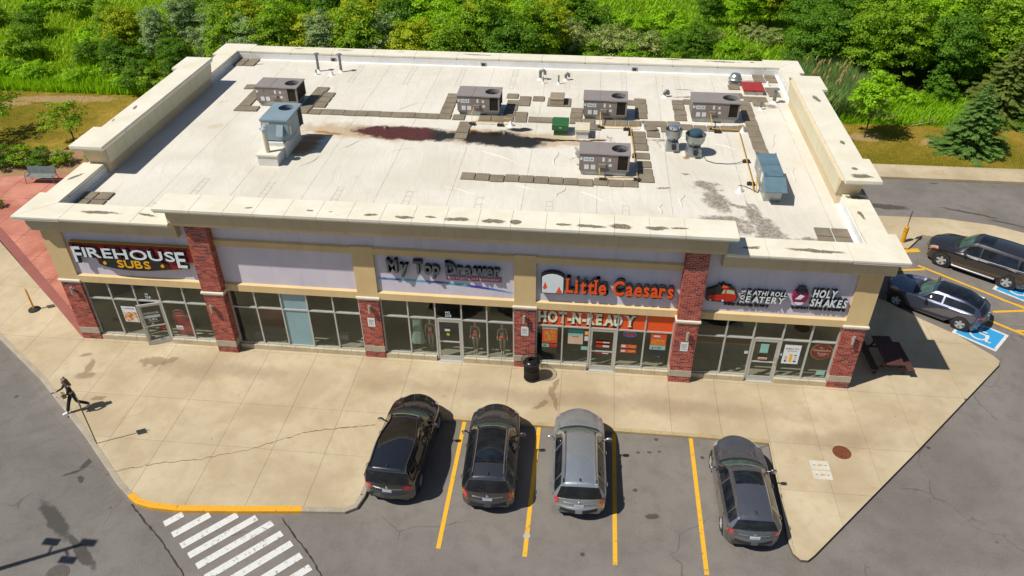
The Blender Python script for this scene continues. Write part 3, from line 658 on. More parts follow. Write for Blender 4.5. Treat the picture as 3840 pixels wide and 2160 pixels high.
for x in (3.8, 6.85, 9.9, 12.95, 16.0, 19.05, 22.1, 25.15, 28.2):
    b = MB(); b.box(x-.05, inn+.1, RZ+.0005, x+.05, Dp-inn-.2, RZ+.002); part('sheet_lap', b, M_ROOF, roof)
# roof drains
for x, y in ((11.73, 10.15), (17.59, 10.1)):
    b = MB(); b.lathe([(0, .13), (.06, .12), (.1, .08), (.115, .0)], (x, y, RZ), 12); part('roof_drain', b, mat('cast iron', (.18, .17, .16, 1), .6, .3), roof, 50)

# ---------------------------------------------------------------- concrete pavers on the roof
M_PAVER = mat('brown grey paver', srgb('857a67', .78), .92, var=.2, scale=1.3, space='pos', bump=.35)
rs = random.Random(21); pav = []
PW = .62
def pv(x, y, r=0, dz=0): pav.append((x, y, r, dz))
def prow(x0, x1, y, n=None, gap=.02, jit=.02):
    n = n or round((x1-x0)/PW); d = (x1-x0)/n
    for i in range(n): pv(x0+d*(i+.5), y+rs.uniform(-jit, jit), rs.uniform(-.02, .02))
def pcol(x, y0, y1, n=None, jit=.02, dx=0):
    n = n or round((y1-y0)/PW); d = (y1-y0)/n
    for i in range(n): pv(x+dx*i+rs.uniform(-jit, jit), y0+d*(i+.5), rs.uniform(-.02, .02))
for cx, cy in ((1.35, 1.84), (1.38, 18.58), (31.16, 18.66), (31.15, 1.8)):
    for a in (-.33, .33):
        for c in (-.33, .33): pv(cx+a, cy+c, rs.uniform(-.01, .01))
prow(7.4, 14.7, 11.73); pcol(3.75, 11.45, 14.0); pv(4.35, 11.78, .05); pv(3.1, 14.75, .1); pv(3.75, 14.35)
pcol(7.05, 11.45, 15.0); prow(6.9, 7.4, 14.75, 1); pv(7.7, 14.0); pv(7.7, 13.3); pv(7.7, 12.6)
pcol(14.35, 12.1, 14.8); pv(15.1, 11.7, .02); pcol(15.56, 9.2, 11.2, 3)
prow(16.1, 17.4, 11.73, 2); pcol(17.6, 12.1, 14.2); pcol(18.2, 11.4, 12.65, 2); pv(17.55, 11.75); pv(18.2, 14.45); pv(17.5, 14.75); pv(18.9, 14.5); pv(18.2, 13.8)
prow(18.6, 19.8, 11.72, 2, jit=.05); pv(20.95, 11.78); pcol(20.95, 12.1, 13.45, 2); pv(21.6, 11.75); pv(21.9, 11.12)
for i, (x, y) in enumerate([(22.55, 11.76), (23.2, 11.76), (23.85, 11.78), (24.5, 11.8), (25.1, 11.82), (25.75, 11.85)]): pv(x, y)
pcol(24.2, 12.4, 15.0); pv(23.75, 14.4); pv(24.6, 11.2, .3, .05); pv(24.7, 10.55)
for i, y in enumerate([10.5, 9.75, 9.05, 8.15, 7.3, 6.55, 5.9]): pv(24.03+.035*i, y, rs.uniform(-.02, .02))
pcol(24.22, 5.5, 6.5, 1); prow(16.2, 23.87, 5.38, 12, jit=.06)
pcol(26.15, 12.3, 15.0); pv(26.75, 14.8); pv(26.35, 11.55); pv(27.0, 11.5); pv(27.65, 11.5); pv(28.3, 11.55); pv(28.9, 11.6); pv(25.4, 11.2)
pcol(29.55, 8.1, 15.2, 11, dx=.0); pv(29.9, 15.5); pv(30.5, 15.5); pv(29.3, 17.1); pv(31.25, 16.9); pv(31.3, 16.25); pv(30.3, 14.9); pv(29.3, 15.9); pv(29.4, 17.7)
pme = MB(); pme.box(-.3, -.3, 0, .3, .3, .055, 0, .012); pme = pme.mesh('paver', M_PAVER)
for (x, y, r, dz) in pav:
    rz_ = wloc(roof); link('paver', pme, roof, (x-rz_.x, y-rz_.y, RZ+.004+dz+rs.uniform(0, .012)-rz_.z), (rs.uniform(-.008, .008), rs.uniform(-.008, .008), r))

# ---------------------------------------------------------------- brick piers
bricks = []      # (distance, pier, x0, y0, z0, x1, y1, z1)
BH, BL, J = .062, .200, .0165
def courses(pier, x0, x1, yf, z0, z1, side=None):
    z = z0; k = 0
    while z+BH <= z1+.004:
        off = 0 if k % 2 == 0 else -(BL+J)/2; x = x0+off
        while x < x1-.02:
            a = max(x, x0); c = min(x+BL, x1)
            if c-a > .03: bricks.append((pier, a, yf-.006+rs.uniform(-.0015, .0015), z, c, yf+.03, z+BH))
            x += BL+J
        z += BH+J; k += 1
def side_courses(pier, xf, sgn, y0, y1, z0, z1):
    z = z0; k = 0
    while z+BH <= z1+.004:
        y = y0+(0 if k % 2 else -(BL+J)/2)
        while y < y1-.02:
            a = max(y, y0); c = min(y+BL, y1)
            if c-a > .03: bricks.append((pier, min(xf, xf+sgn*.006), a, z, max(xf, xf+sgn*.006)+.0, c, z+BH))
            y += BL+J
        z += BH+J; k += 1
piers = []
for k, x0 in enumerate(xs_):
    tall = k in (1, 4); yf = -.3 if tall else 0.0; top = 6.32 if tall else 3.1
    b = MB(); e = .0
    b.box(x0, yf, 0, x0+.85, .32, .32); b.box(x0, yf, .63, x0+.85, .32, 3.08)
    if tall: b.box(x0, yf, 3.2, x0+.85, .099, top)
    pr_ = P('brick_pier', b, M_MORT); piers.append(pr_)
    b = MB(); b.box(x0-.012, yf-.018, .32, x0+.862, .31, .63, 0, .008); part('stone_band', b, M_STONE, pr_)
    b = MB(); b.box(x0-.06, yf-.07, 3.1, x0+.91, .098, 3.19, 0, .02); b.box(x0-.03, yf-.035, 3.05, x0+.88, .098, 3.1); part('stone_cap', b, M_CAP, pr_)
    courses(k, x0, x0+.85, yf, .006, .31); courses(k, x0, x0+.85, yf, .638, 3.05)
    if tall: courses(k, x0, x0+.85, yf, 3.2, 6.3)
    # the return that the camera sees
    if k in (0, 1, 2): side_courses(k, x0+.85, 1, yf+.01, .14, .006, .31); side_courses(k, x0+.85, 1, yf+.01, .14, .638, 3.05)
    if k in (3, 4, 5): side_courses(k, x0, -1, yf+.01, .14, .006, .31); side_courses(k, x0, -1, yf+.01, .14, .638, 3.05)
    if k == 1: side_courses(k, x0+.85, 1, yf+.01, .09, 3.2, 6.3)
    if k == 4: side_courses(k, x0, -1, yf+.01, .09, 3.2, 6.3)
cpos = cam.matrix_world.translation
bricks.sort(key=lambda t: (Vector((t[1], t[2], t[3]))-cpos).length - (0 if t[4]-t[1] > .1 else -100))
cache = {}
for (k, xa, ya, za, xb, yb, zb) in bricks[:290]:
    key = (round(xb-xa, 3), round(yb-ya, 3))
    if key not in cache: m_ = MB(); m_.box(0, 0, 0, xb-xa, yb-ya, BH); cache[key] = m_.mesh('brick', M_BRICK)
    w0 = wloc(piers[k]); link('brick', cache[key], piers[k], (xa-w0.x, ya-w0.y, za-w0.z))
m_ = MB()
for (k, xa, ya, za, xb, yb, zb) in bricks[290:]: m_.box(xa, ya, za, xb, yb, zb)
bo = P('brick', m_, M_BRICK, bld, kind='stuff'); ta = bo.data.attributes.new('tone', 'FLOAT', 'FACE'); ta.data.foreach_set('value', np.repeat(np.random.RandomState(6).rand(len(bricks)-290), 6).astype(np.float32))

# ---------------------------------------------------------------- shopfronts
GY = .15
def textmesh(parent, txt, x, z, size, m, y, ext=.004, bold=0.0, center=True, name='lettering', fit=None, rot=0, label=None):
    gl, wd = glyphs(txt, size, 1.0, bold, 0, ext); b = MB(); wd -= .085*size
    sx = (fit/wd) if fit else 1.0
    x0 = x-(wd*sx/2 if center else 0)
    for ch, me, gx_, gw in gl:
        me.calc_loop_triangles(); vv = []
        mnx = min(v.co.x for v in me.vertices)
        for v in me.vertices:
            px, pz = (v.co.x-mnx+gx_)*sx, v.co.y
            if rot: px, pz = (px*cos(rot)-pz*sin(rot), px*sin(rot)+pz*cos(rot))
            vv.append((x0+px, y-v.co.z-ext, z+pz))
        b.add(vv, [tuple(p.vertices) for p in me.polygons])
    return part(name, b, m, parent, **({'label': label} if label else {}))
pane_x = [[.90, 1.95, 3.03, 4.10, 5.18, 6.30], [7.22, 8.28, 9.38, 10.49, 11.6, 12.7], [13.63, 14.72, 15.84, 16.92, 17.96, 19.05], [19.98, 21.04, 22.13, 23.23, 24.32, 25.42], [26.34, 27.47, 28.54, 29.66, 30.73, 31.75]]
doors = {0: (2, 'open'), 2: (2, 'L'), 3: (2, 'L'), 4: (2, 'R')}
fronts = []
for k, X in enumerate(pane_x):
    f = MB(); x0, x1 = X[0], X[-1]
    d = doors.get(k)
    sy0, sy1 = .06, .3
    # sill blocks
    f.box(x0-.03, GY-.05, 3.0, x1+.03, GY+.07, 3.07); f.box(x0-.03, GY-.045, .25, x0+.03, GY+.06, 3.0); f.box(x1-.03, GY-.045, .25, x1+.03, GY+.06, 3.0)
    for i in range(1, 5):
        zb = 0.02 if d and i in (d[0], d[0]+1) else .25
        f.box(X[i]-.03, GY-.045, zb, X[i]+.03, GY+.06, 3.0)
    for i in range(5):
        f.box(X[i]+.03, GY-.04, 2.15, X[i+1]-.03, GY+.055, 2.215)
        if not (d and i == d[0]): f.box(X[i]+.03, GY-.04, .25, X[i+1]-.03, GY+.055, .31)
    fr = P('shopfront', f, M_ALU); fronts.append(fr)
    for i in range(5):
        for z0, z1 in ((2.215, 3.0), (.31, 2.15)):
            if d and i == d[0] and z0 < 1: continue
            blue = k == 1 and i == 2
            g_ = MB(); g_.box(X[i]+.03, GY, z0, X[i+1]-.03, GY+.012, z1); part('pane', g_, M_BLUEP if blue else M_GLASS, fr)
    # sill of buff blocks
    spans = [(x0-.03, x1+.03)] if not d else [(x0-.03, X[d[0]]-.035), (X[d[0]+1]+.035, x1+.03)]
    for a, c in spans:
        n_ = max(1, round((c-a)/.6)); 
        for i in range(n_):
            s_ = MB(); s_.box(a+(c-a)*i/n_+.004, .02, 0, a+(c-a)*(i+1)/n_-.004, .32, .245, 0, .012); part('sill_block', s_, M_SILL, fr)
    if d:
        i = d[0]; xa, xb = X[i]+.03, X[i+1]-.03; zt = 2.145
        hinge_right = d[1] in ('open', 'L')
        hx = xb if hinge_right else xa; sg = -1 if hinge_right else 1; w_ = xb-xa
        ang = 0 if d[1] != 'open' else radians(20)
        dr = bpy.data.objects.new('door', None); COL.objects.link(dr); dr.parent = bld
        wl = wloc(bld); dr.location = (hx-wl.x, GY+.0-wl.y, 0-wl.z); dr.rotation_euler = (0, 0, ang)
        if d[1] == 'open': dr['label'] = 'shop door standing ajar'
        fm = MB(); q = lambda a: sg*a
        def bb_(a, z0, c, z1, y0=-.03, y1=.03): fm.box(min(q(a), q(c)), y0, z0, max(q(a), q(c)), y1, z1)
        bb_(0, .02, .1, zt); bb_(w_-.1, .02, w_, zt); bb_(.1, .02, w_-.1, .24); bb_(.1, zt-.11, w_-.1, zt); bb_(.1, .98, w_-.1, 1.02, -.035, .035)
        lpart('door_frame', fm, M_ALUD, dr)
        for z0, z1 in ((.24, .98), (1.02, zt-.11)):
            gm = MB(); gm.box(min(q(.1), q(w_-.1)), -.005, z0, max(q(.1), q(w_-.1)), .005, z1); lpart('door_pane', gm, M_GLASS, dr)
        hm = MB(); xh = q(w_-.05); hm.tube([(xh, -.03, 1.32), (xh, -.1, 1.32), (xh, -.1, .98), (xh, -.03, .98)], .016, 8); lpart('door_handle', hm, mat('polished steel', (.7, .7, .7, 1), .25, .9), dr, 60)
        th = MB(); th.box(xa, .0, .001, xb, .3, .018); part('threshold', th, M_ALUD, fr)
# wall lamps on the piers and parking notices
M_LAMP = mat('grey wall lamp', srgb('b9b4aa', .8), .4, .4)
for k, x0 in enumerate(xs_):
    yf = -.3 if k in (1, 4) else 0; xx = {0: .45, 1: 6.6, 2: 13.2, 3: 19.5, 4: 25.92, 5: 32.22}[k]; z_ = {0: 2.68, 1: 2.4, 2: 2.65, 3: 2.62, 4: 2.5, 5: 2.58}[k]
    t = thing('wall_lamp', 'cylindrical grey wall lamp on the %s brick pier from the left' % ('first', 'second', 'third', 'fourth', 'fifth', 'sixth')[k], 'lamp', (xx, yf, z_), 0, 'wall lamps on the brick piers')
    a = MB(); a.cyl((0, -.13, -.2), (0, -.13, .18), .055, n=14); lpart('lamp_tube', a, M_LAMP, t, 50)
    a = MB(); a.box(-.05, -.10, -.05, .05, -.006, .05); lpart('bracket', a, M_LAMP, t)
M_SIGNW = mat('white sign board', srgb('e3e6e6', .85), .5, var=.03); M_TXG = mat('dark green print', srgb('3d5a52', .7), .6, var=.02)
for k, x, z0 in ((2, 13.17, 1.67), (3, 19.52, 1.7), (4, 25.87, 1.66)):
    yf = -.3 if k == 4 else 0
    t = thing('notice', 'white parking notice on the %s brick pier, %s' % ({2: ('third', 'left of the lingerie shop'), 3: ('fourth', 'above the litter bin'), 4: ('tall fifth', 'right of the pizza shop')}[k]), 'sign', (x, yf-.008, z0+.22), 0, 'parking notices on the brick piers')
    a = MB(); a.box(-.15, -.012, -.22, .15, 0, .22); lpart('board', a, M_SIGNW, t)
    for j, (tx, s_, dz) in enumerate((('RESERVED', .05, .1), ('PARKING', .06, .02), ('ONLY', .065, -.06), ('PATRONS', .045, -.14))):
        o = textmesh(t, tx, x, z0+.22+dz, s_, M_TXG, yf-.021, .001, fit=.2)
# ================================================================ equipment on the roof
M_UNIT = mat('taupe painted cabinet', srgb('8f847d', .80), .5, .1, var=.08, scale=2, dirt=.15); M_UNITT = mat('taupe cabinet top', srgb('9a918b', .82), .45, .15, var=.06, scale=2, dirt=.15)
M_GALV = mat('galvanised sheet', srgb('b4b8b8', .8), .35, .75, var=.18, scale=3, dirt=.12); M_GRILL = mat('dark condenser fins', srgb('3a352c', .7), .6, .3, var=.2, scale=12)
M_BLUG = mat('blue grey cabinet', srgb('8a9ea8', .80), .42, .08, var=.08, scale=1.5, dirt=.1); M_LBL = mat('white label', srgb('dfe0dd', .85), .5, var=.05, scale=20); M_LBLB = mat('blue label print', srgb('3f8fc0', .8), .5)
M_FANB = mat('dark fan blade', (.02, .025, .04, 1), .4, .4); M_CURB = mat('white membrane curb', srgb('d9d8d2', .85), .6, var=.08, scale=2, dirt=.25)
M_GAS = mat('yellow gas pipe', srgb('cf9f36', .8), .5, var=.2, scale=6, dirt=.2); M_RUB = mat('black rubber support', (.014, .013, .012, 1), .8)
M_GREEN = mat('green enamel cabinet', srgb('2f6b35', .75), .4, var=.08, scale=3); M_CREAMC = mat('cream enamel cabinet', srgb('d8cfb6', .84), .5, var=.08, scale=3, dirt=.2)
M_BEIGE = mat('beige enamel cabinet', srgb('9f9079', .8), .5, var=.08, scale=3, dirt=.2); M_REDP = mat('red painted hatch lid', srgb('a8322c', .8), .45, var=.1, scale=3, dirt=.2)
def louvre(mb, x0, x1, y, z0, z1, n, d=-.012):
    for i in range(n): z = z0+(z1-z0)*(i+.5)/n; mb.box(x0, y+d, z-.008, x1, y, z+.008)
def rooftop_unit(x0, y0, w_, dpt, z1, label, blue_label=True):
    t = thing('rooftop_unit', label, 'air conditioner', (x0, y0, RZ), 0, 'rooftop air conditioning units'); zb = .27; H = z1-RZ
    a = MB(); a.box(.08, .12, 0, w_-.12, dpt-.1, .16); a.box(.04, .06, .162, w_-.05, dpt-.04, zb-.002); lpart('curb', a, M_GALV, t)
    a = MB(); a.box(0, 0, zb, w_-.85, dpt, H-.03); a.box(w_-.85, 0, zb, w_-.58, dpt, H-.25); a.box(w_-.85, 0, H-.25, w_-.58, .06, H-.03)                                  # evaporator side
    a.box(w_-.58, .0, zb, w_-.5, .08, H-.03); a.box(w_-.08, 0, zb, w_, .08, H-.03); a.box(w_-.08, dpt-.08, zb, w_, dpt, H-.03); a.box(w_-.58, dpt-.08, zb, w_-.5, dpt, H-.03); a.box(w_-.5, 0, zb, w_-.08, dpt, zb+.05)
    for xx in (.42, .95, w_-.6): a.box(xx, -.006, zb+.03, xx+.012, 0, H-.05)
    lpart('cabinet', a, M_UNIT, t)
    a = MB(); a.box(w_-.5, .04, zb+.05, w_-.08, .07, H-.035); louvre(a, w_-.49, w_-.09, .04, zb+.06, H-.05, 18); a.box(w_-.06, .08, zb+.05, w_-.03, dpt-.08, H-.035)
    for i in range(16): y = .1+(dpt-.2)*i/15; a.box(w_-.03, y, zb+.06, w_-.02, y+.02, H-.05)
    lpart('condenser_grille', a, M_GRILL, t)
    # top with the round fan opening
    a = MB(); cx, cy, r = w_-.43, dpt*.5, .36; n = 28; x0_, x1_, y0_, y1_ = -.03, w_+.03, -.04, dpt+.03
    outer = []; 
    for i in range(n):
        an = 2*pi*i/n; dx, dy = cos(an), sin(an); k = min(((x1_-cx)/dx if dx > 0 else (w_-.9-cx)/dx) if abs(dx) > 1e-6 else 9, ((y1_-cy)/dy if dy > 0 else (y0_-cy)/dy) if abs(dy) > 1e-6 else 9); outer.append((cx+dx*k, cy+dy*k))
    vs = [(p[0], p[1], H) for p in outer]+[(cx+r*cos(2*pi*i/n), cy+r*sin(2*pi*i/n), H) for i in range(n)]+[(cx+r*cos(2*pi*i/n), cy+r*sin(2*pi*i/n), H-.16) for i in range(n)]
    fs = [(i, (i+1)%n, n+(i+1)%n, n+i) for i in range(n)]+[(n+i, n+(i+1)%n, 2*n+(i+1)%n, 2*n+i) for i in range(n)]; a.add(vs, fs)
    for px, py in ((x1_, y0_), (x1_, y1_), (w_-.9, y0_), (w_-.9, y1_)):           # corner triangles
        nr = sorted(range(n), key=lambda i: math.dist(outer[i], (px, py)))[:2]; a.add([(px, py, H), (outer[nr[0]][0], outer[nr[0]][1], H), (outer[nr[1]][0], outer[nr[1]][1], H)], [(0, 1, 2)])
    a.box(x0_, y0_, H-.028, w_-.9, y1_, H); a.box(w_-.9, y0_, H-.05, x1_, y0_+.01, H-.001); a.box(x1_-.01, y0_+.01, H-.05, x1_, y1_, H-.001); a.box(.0, -.03, H+.001, .8, dpt+.0, H+.012)
    lpart('top_panel', a, M_UNITT, t)
    a = MB(); a.box(w_-.80, .1, H-.22, w_-.07, dpt-.1, H-.2); a.cyl((cx, cy, H-.2), (cx, cy, H-.08), .07, n=10)
    for k in range(4):
        an = k*pi/2+.5; u = Vector((cos(an), sin(an), 0)); v = Vector((-sin(an), cos(an), 0)); c = Vector((cx, cy, H-.12))
        a.add([c+u*.05-v*.03+Vector((0,0,.02)), c+u*.27-v*.1+Vector((0,0,.03)), c+u*.27+v*.1-Vector((0,0,.03)), c+u*.05+v*.05-Vector((0,0,.02))], [(0, 1, 2, 3)])
    lpart('fan', a, M_FANB, t)
    a = MB()
    for rr_ in (.12, .24, .355): a.tube([(cx+rr_*cos(2*pi*i/20), cy+rr_*sin(2*pi*i/20), H+.01) for i in range(21)], .003, 4, cap=False)
    for k in range(6): an = k*pi/6; a.tube([(cx-.35*cos(an), cy-.35*sin(an), H+.01), (cx+.35*cos(an), cy+.35*sin(an), H+.01)], .003, 4)
    lpart('fan_guard', a, M_DARKM, t)
    for (lx, lz, lw, lh) in ((.03, .75, .1, .12), (.98, .70, .1, .2), (1.25, .72, .1, .13), (1.27, .48, .13, .12), (.22, .32, .2, .22), (.5, .32, .2, .22)): a = MB(); a.box(lx, -.004, lz, lx+lw, -.001, lz+lh); lpart('label', a, M_LBL, t)
    a = MB(); a.box(.82, -.14, .48, 1.14, -.002, .62); lpart('flue_hood', a, M_UNIT, t)
    if blue_label:
        a = MB(); a.box(.18, -.005, .7, .62, -.001, .88); lb = lpart('maker_label', a, M_LBL, t)
        a = MB(); a.box(.22, -.007, .8, .42, -.005, .83); lpart('maker_mark', a, M_LBLB, lb); a = MB(); a.box(.22, -.007, .755, .47, -.005, .775); lpart('maker_mark', a, M_LBLB, lb); a = MB(); a.cyl((.53, -.008, .8), (.53, -.005, .8), .045, n=12); lpart('maker_mark', a, M_LBLB, lb)
    else:
        gl, wd = glyphs('YORK', .1, 1, 0, 0, .001); a = MB()
        for ch, me, gx_, gw in gl:
            mnx = min(v.co.x for v in me.vertices); a.add([(.3+v.co.x-mnx+gx_, -.004-v.co.z, .82+v.co.y) for v in me.vertices], [tuple(p.vertices) for p in me.polygons])
        lpart('maker_lettering', a, M_LBLB, t)
    # gas drop in front
    return t
rooftop_unit(4.5, 12.2, 2.18, 1.28, 7.02, 'taupe rooftop unit at the far left, behind the raised blue grey one', False)
rooftop_unit(15.0, 11.98, 2.13, 1.27, 7.02, 'taupe rooftop unit between the left walkway and the beige housing')
rooftop_unit(21.3, 12.02, 2.13, 1.27, 7.02, 'taupe rooftop unit right behind the small green housing')
rooftop_unit(26.6, 12.25, 2.28, 1.28, 7.02, 'taupe rooftop unit nearest the red roof hatch')
rooftop_unit(21.3, 6.02, 2.15, 1.15, 7.02, 'taupe rooftop unit standing alone nearest the shopfronts')
# the raised blue grey unit on its long white curb
t = thing('rooftop_unit', 'blue grey rooftop unit raised on a long white curb with a flue', 'air conditioner', (7.05, 5.6, RZ), 0, 'rooftop air conditioning units')
a = MB(); a.box(.0, 0, 0, .9, .85, .48); a.box(.05, .87, 0, 1.0, 2.9, .72); lpart('curb', a, M_CURB, t)
a = MB(); a.box(-.04, -.05, .482, .95, .9, .55); lpart('curb_cap', a, M_COPE, t)
a = MB(); z0, z1 = .78, 1.78; a.box(0, 1.0, z0, 1.22, 2.3, z1-.3); a.box(0, 1.0, z1-.3, 1.22, 2.03, z1-.04); a.box(1.18, 2.03, z1-.3, 1.22, 2.3, z1-.04); a.box(0, 2.03, z1-.3, .04, 2.3, z1-.04); a.box(1.14, 2.3, z0, 1.22, 2.38, z1-.04); a.box(1.14, 2.84, z0, 1.22, 2.9, z1-.04); a.box(0, 2.3, z0, 1.14, 2.9, z0+.06); a.box(0, 2.3, z0+.06, .04, 2.9, z1-.04); a.box(.04, 2.86, z0+.06, 1.14, 2.9, z1-.04)
for z in (1.2,): a.box(-.004, .994, z, 1.224, 1.0, z+.012)
for y in (1.6, 2.29): a.box(1.22, y, z0+.02, 1.226, y+.012, z1-.06)
lpart('cabinet', a, M_BLUG, t)
a = MB(); cx, cy, r, n, H = .72, 2.40, .35, 28, z1
outer = []
for i in range(n):
    an = 2*pi*i/n; dx, dy = cos(an), sin(an); k = min(((1.26-cx)/dx if dx > 0 else (-.03-cx)/dx) if abs(dx) > 1e-6 else 9, ((2.94-cy)/dy if dy > 0 else (1.8-cy)/dy) if abs(dy) > 1e-6 else 9); outer.append((cx+dx*k, cy+dy*k))
a.add([(p[0], p[1], H) for p in outer]+[(cx+r*cos(2*pi*i/n), cy+r*sin(2*pi*i/n), H) for i in range(n)]+[(cx+r*cos(2*pi*i/n), cy+r*sin(2*pi*i/n), H-.18) for i in range(n)], [(i, (i+1)%n, n+(i+1)%n, n+i) for i in range(n)]+[(n+i, n+(i+1)%n, 2*n+(i+1)%n, 2*n+i) for i in range(n)])
for px, py in ((1.26, 2.94), (1.26, 1.8), (-.03, 2.94), (-.03, 1.8)):
    nr = sorted(range(n), key=lambda i: math.dist(outer[i], (px, py)))[:2]; a.add([(px, py, H), (outer[nr[0]][0], outer[nr[0]][1], H), (outer[nr[1]][0], outer[nr[1]][1], H)], [(0, 1, 2)])
a.box(-.03, .96, H-.036, 1.26, 1.8, H); a.box(-.03, .95, H-.07, 1.26, .958, H-.002); a.box(1.255, .96, H-.07, 1.262, 2.94, H-.002)
lpart('top_panel', a, M_BLUG, t)
a = MB(); a.box(.42, 2.1, H-.22, 1.1, 2.8, H-.2); a.cyl((cx, cy, H-.2), (cx, cy, H-.08), .07, n=10)
for k in range(4):
    an = k*pi/2+.2; u = Vector((cos(an), sin(an), 0)); v = Vector((-sin(an), cos(an), 0)); c = Vector((cx, cy, H-.12)); a.add([c+u*.05-v*.03+Vector((0,0,.02)), c+u*.27-v*.1+Vector((0,0,.03)), c+u*.27+v*.1-Vector((0,0,.03)), c+u*.05+v*.05-Vector((0,0,.02))], [(0, 1, 2, 3)])
lpart('fan', a, M_FANB, t)
a = MB(); a.box(1.18, 2.38, z0+.05, 1.2, 2.84, z1-.06); 
for i in range(14): a.box(1.2, 2.4+.03*i, z0+.06, 1.21, 2.415+.03*i, z1-.07)
lpart('condenser_grille', a, M_GRILL, t)
a = MB(); a.add([(.72, .99, 1.55), (1.02, .99, 1.55), (1.02, .72, 1.1), (.72, .72, 1.1), (.72, .99, 1.0), (1.02, .99, 1.0), (1.02, .72, 1.02), (.72, .72, 1.02)], [(3, 2, 1, 0), (7, 6, 2, 3), (4, 5, 6, 7), (0, 4, 7, 3), (1, 2, 6, 5)]); lpart('intake_hood', a, M_BLUG, t)
for q_ in ((.05, .993, 1.55, .38, .997, 1.66), (.05, .993, 1.38, .2, .997, 1.53), (1.224, 1.15, 1.0, 1.229, 1.3, 1.4)): a = MB(); a.box(*q_); lpart('label', a, M_LBL, t)
a = MB(); a.cyl((.42, .28, .55), (.42, .28, 1.62), .1, n=16); lpart('flue', a, mat('pale flue pipe', srgb('c4bfb0', .82), .4, .4, dirt=.15), t, 50)
a = MB(); a.lathe([(0, 1.80), (.19, 1.67), (.19, 1.655), (.1, 1.66), (.1, 1.60)], (.42, .28, 0), 16); lpart('rain_cap', a, M_BLUG, t, 50)
# galvanised make-up air unit on the right
t = thing('rooftop_unit', 'tall galvanised intake unit with a sloping hood, right of the yellow gas pipe', 'air conditioner', (28.82, 4.45, RZ), 0, 'rooftop air conditioning units')
a = MB(); a.box(.1, 0, 0, .78, 2.0, .42); lpart('curb', a, M_GALV, t)
a = MB(); a.box(0, .2, .424, .78, 2.25, 1.06); a.box(-.006, .9, .43, 0, .912, 1.05); a.box(.0, 1.55, 1.06, .78, 1.562, 1.066); lpart('cabinet', a, M_GALV, t)
M_STEELB = mat('weathered blue steel', srgb('6d8894', .78), .35, .15, var=.15, scale=2.5)
a = MB(); a.box(-.02, .18, 1.062, .80, 2.27, 1.085); a.box(-.02, 1.2, 1.087, .8, 1.215, 1.1); lpart('top_panel', a, M_STEELB, t)
a = MB(); a.add([(-.02, .198, 1.03), (.84, .198, 1.03), (.86, -.5, .7), (-.02, -.5, .7), (-.02, .198, .5), (.84, .198, .5), (.86, -.5, .66), (-.02, -.5, .66)], [(3, 2, 1, 0), (7, 6, 2, 3), (0, 4, 7, 3), (1, 2, 6, 5), (4, 5, 6, 7)]); lpart('intake_hood', a, M_STEELB, t)
for q_ in ((-.012, .45, .6, -.002, .75, .95), (-.012, 1.2, .8, -.002, 1.3, .86)): a = MB(); a.box(*q_); lpart('label', a, M_LBL, t)
for xx, yy in ((0.0, 2.2), (.76, 2.2), (.04, .22), (.76, .22)): a = MB(); a.tube([(xx-.03, yy, 1.08), (xx-.03, yy, 1.15), (xx+.03, yy, 1.15), (xx+.03, yy, 1.08)], .008, 5); lpart('lifting_lug', a, M_DARKM, t)
# upblast kitchen fans
def upblast(x, y, s, capm, label, base=True):
    t = thing('exhaust_fan', label, 'exhaust fan', (x, y, RZ), 0, 'upblast exhaust fans')
    a = MB(); q = .33*s; p_ = .27*s
    a.add([(-q, -q, 0), (q, -q, 0), (q, q, 0), (-q, q, 0), (-p_, -p_, .42), (p_, -p_, .42), (p_, p_, .42), (-p_, p_, .42)], [(3,2,1,0), (4,5,6,7), (0,1,5,4), (1,2,6,5), (2,3,7,6), (3,0,4,7)]); lpart('base', a, M_GALV, t)
    a = MB(); a.lathe([(.18*s, .425), (.22*s, .5), (.32*s, .58), (.40*s, .72), (.42*s, .98), (.435*s, 1.0), (.41*s, 1.0), (.39*s, .74), (.28*s, .64), (0, .62)], (0, 0, 0), 28); lpart('windband', a, M_GALV, t, 40)
    a = MB(); a.lathe([(.24*s, .64), (.27*s, .7), (.27*s, 1.12), (.255*s, 1.16), (.2*s, 1.185), (0, 1.2)], (0, 0, 0), 24); lpart('motor_dome', a, capm, t, 35)
    a = MB(); a.box(-.05, -q-.18, .18, .14, -q+.02, .36); lpart('grease_box', a, M_DARKM, t)
    return t
upblast(25.5, 9.08, .92, mat('shiny aluminium', (.75, .78, .82, 1), .22, .9, var=.06, scale=5), 'galvanised upblast exhaust fan with a shiny silver dome')
f2 = upblast(26.43, 8.62, 1.08, mat('slate blue dome', srgb('4d6a76', .75), .35, .4), 'galvanised upblast exhaust fan with a slate blue dome')
t = thing('power_cable', 'grey flexible cable from the blue domed fan to the gas pipe', 'cable', (26.5, 8.3, RZ))
a = MB(); cp = [(26.3, 8.2, RZ+.75), (26.32, 8.12, RZ+.45), (26.55, 8.15, RZ+.32), (26.8, 8.2, RZ+.2), (26.95, 7.95, RZ+.05), (27.3, 7.75, RZ+.03), (27.9, 7.72, RZ+.03), (28.3, 7.8, RZ+.05), (28.65, 7.95, RZ+.12)]; a.tube(cp, .016, 6); part('cable', a, mat('grey cable', srgb('59595a', .7), .6), t, 60)
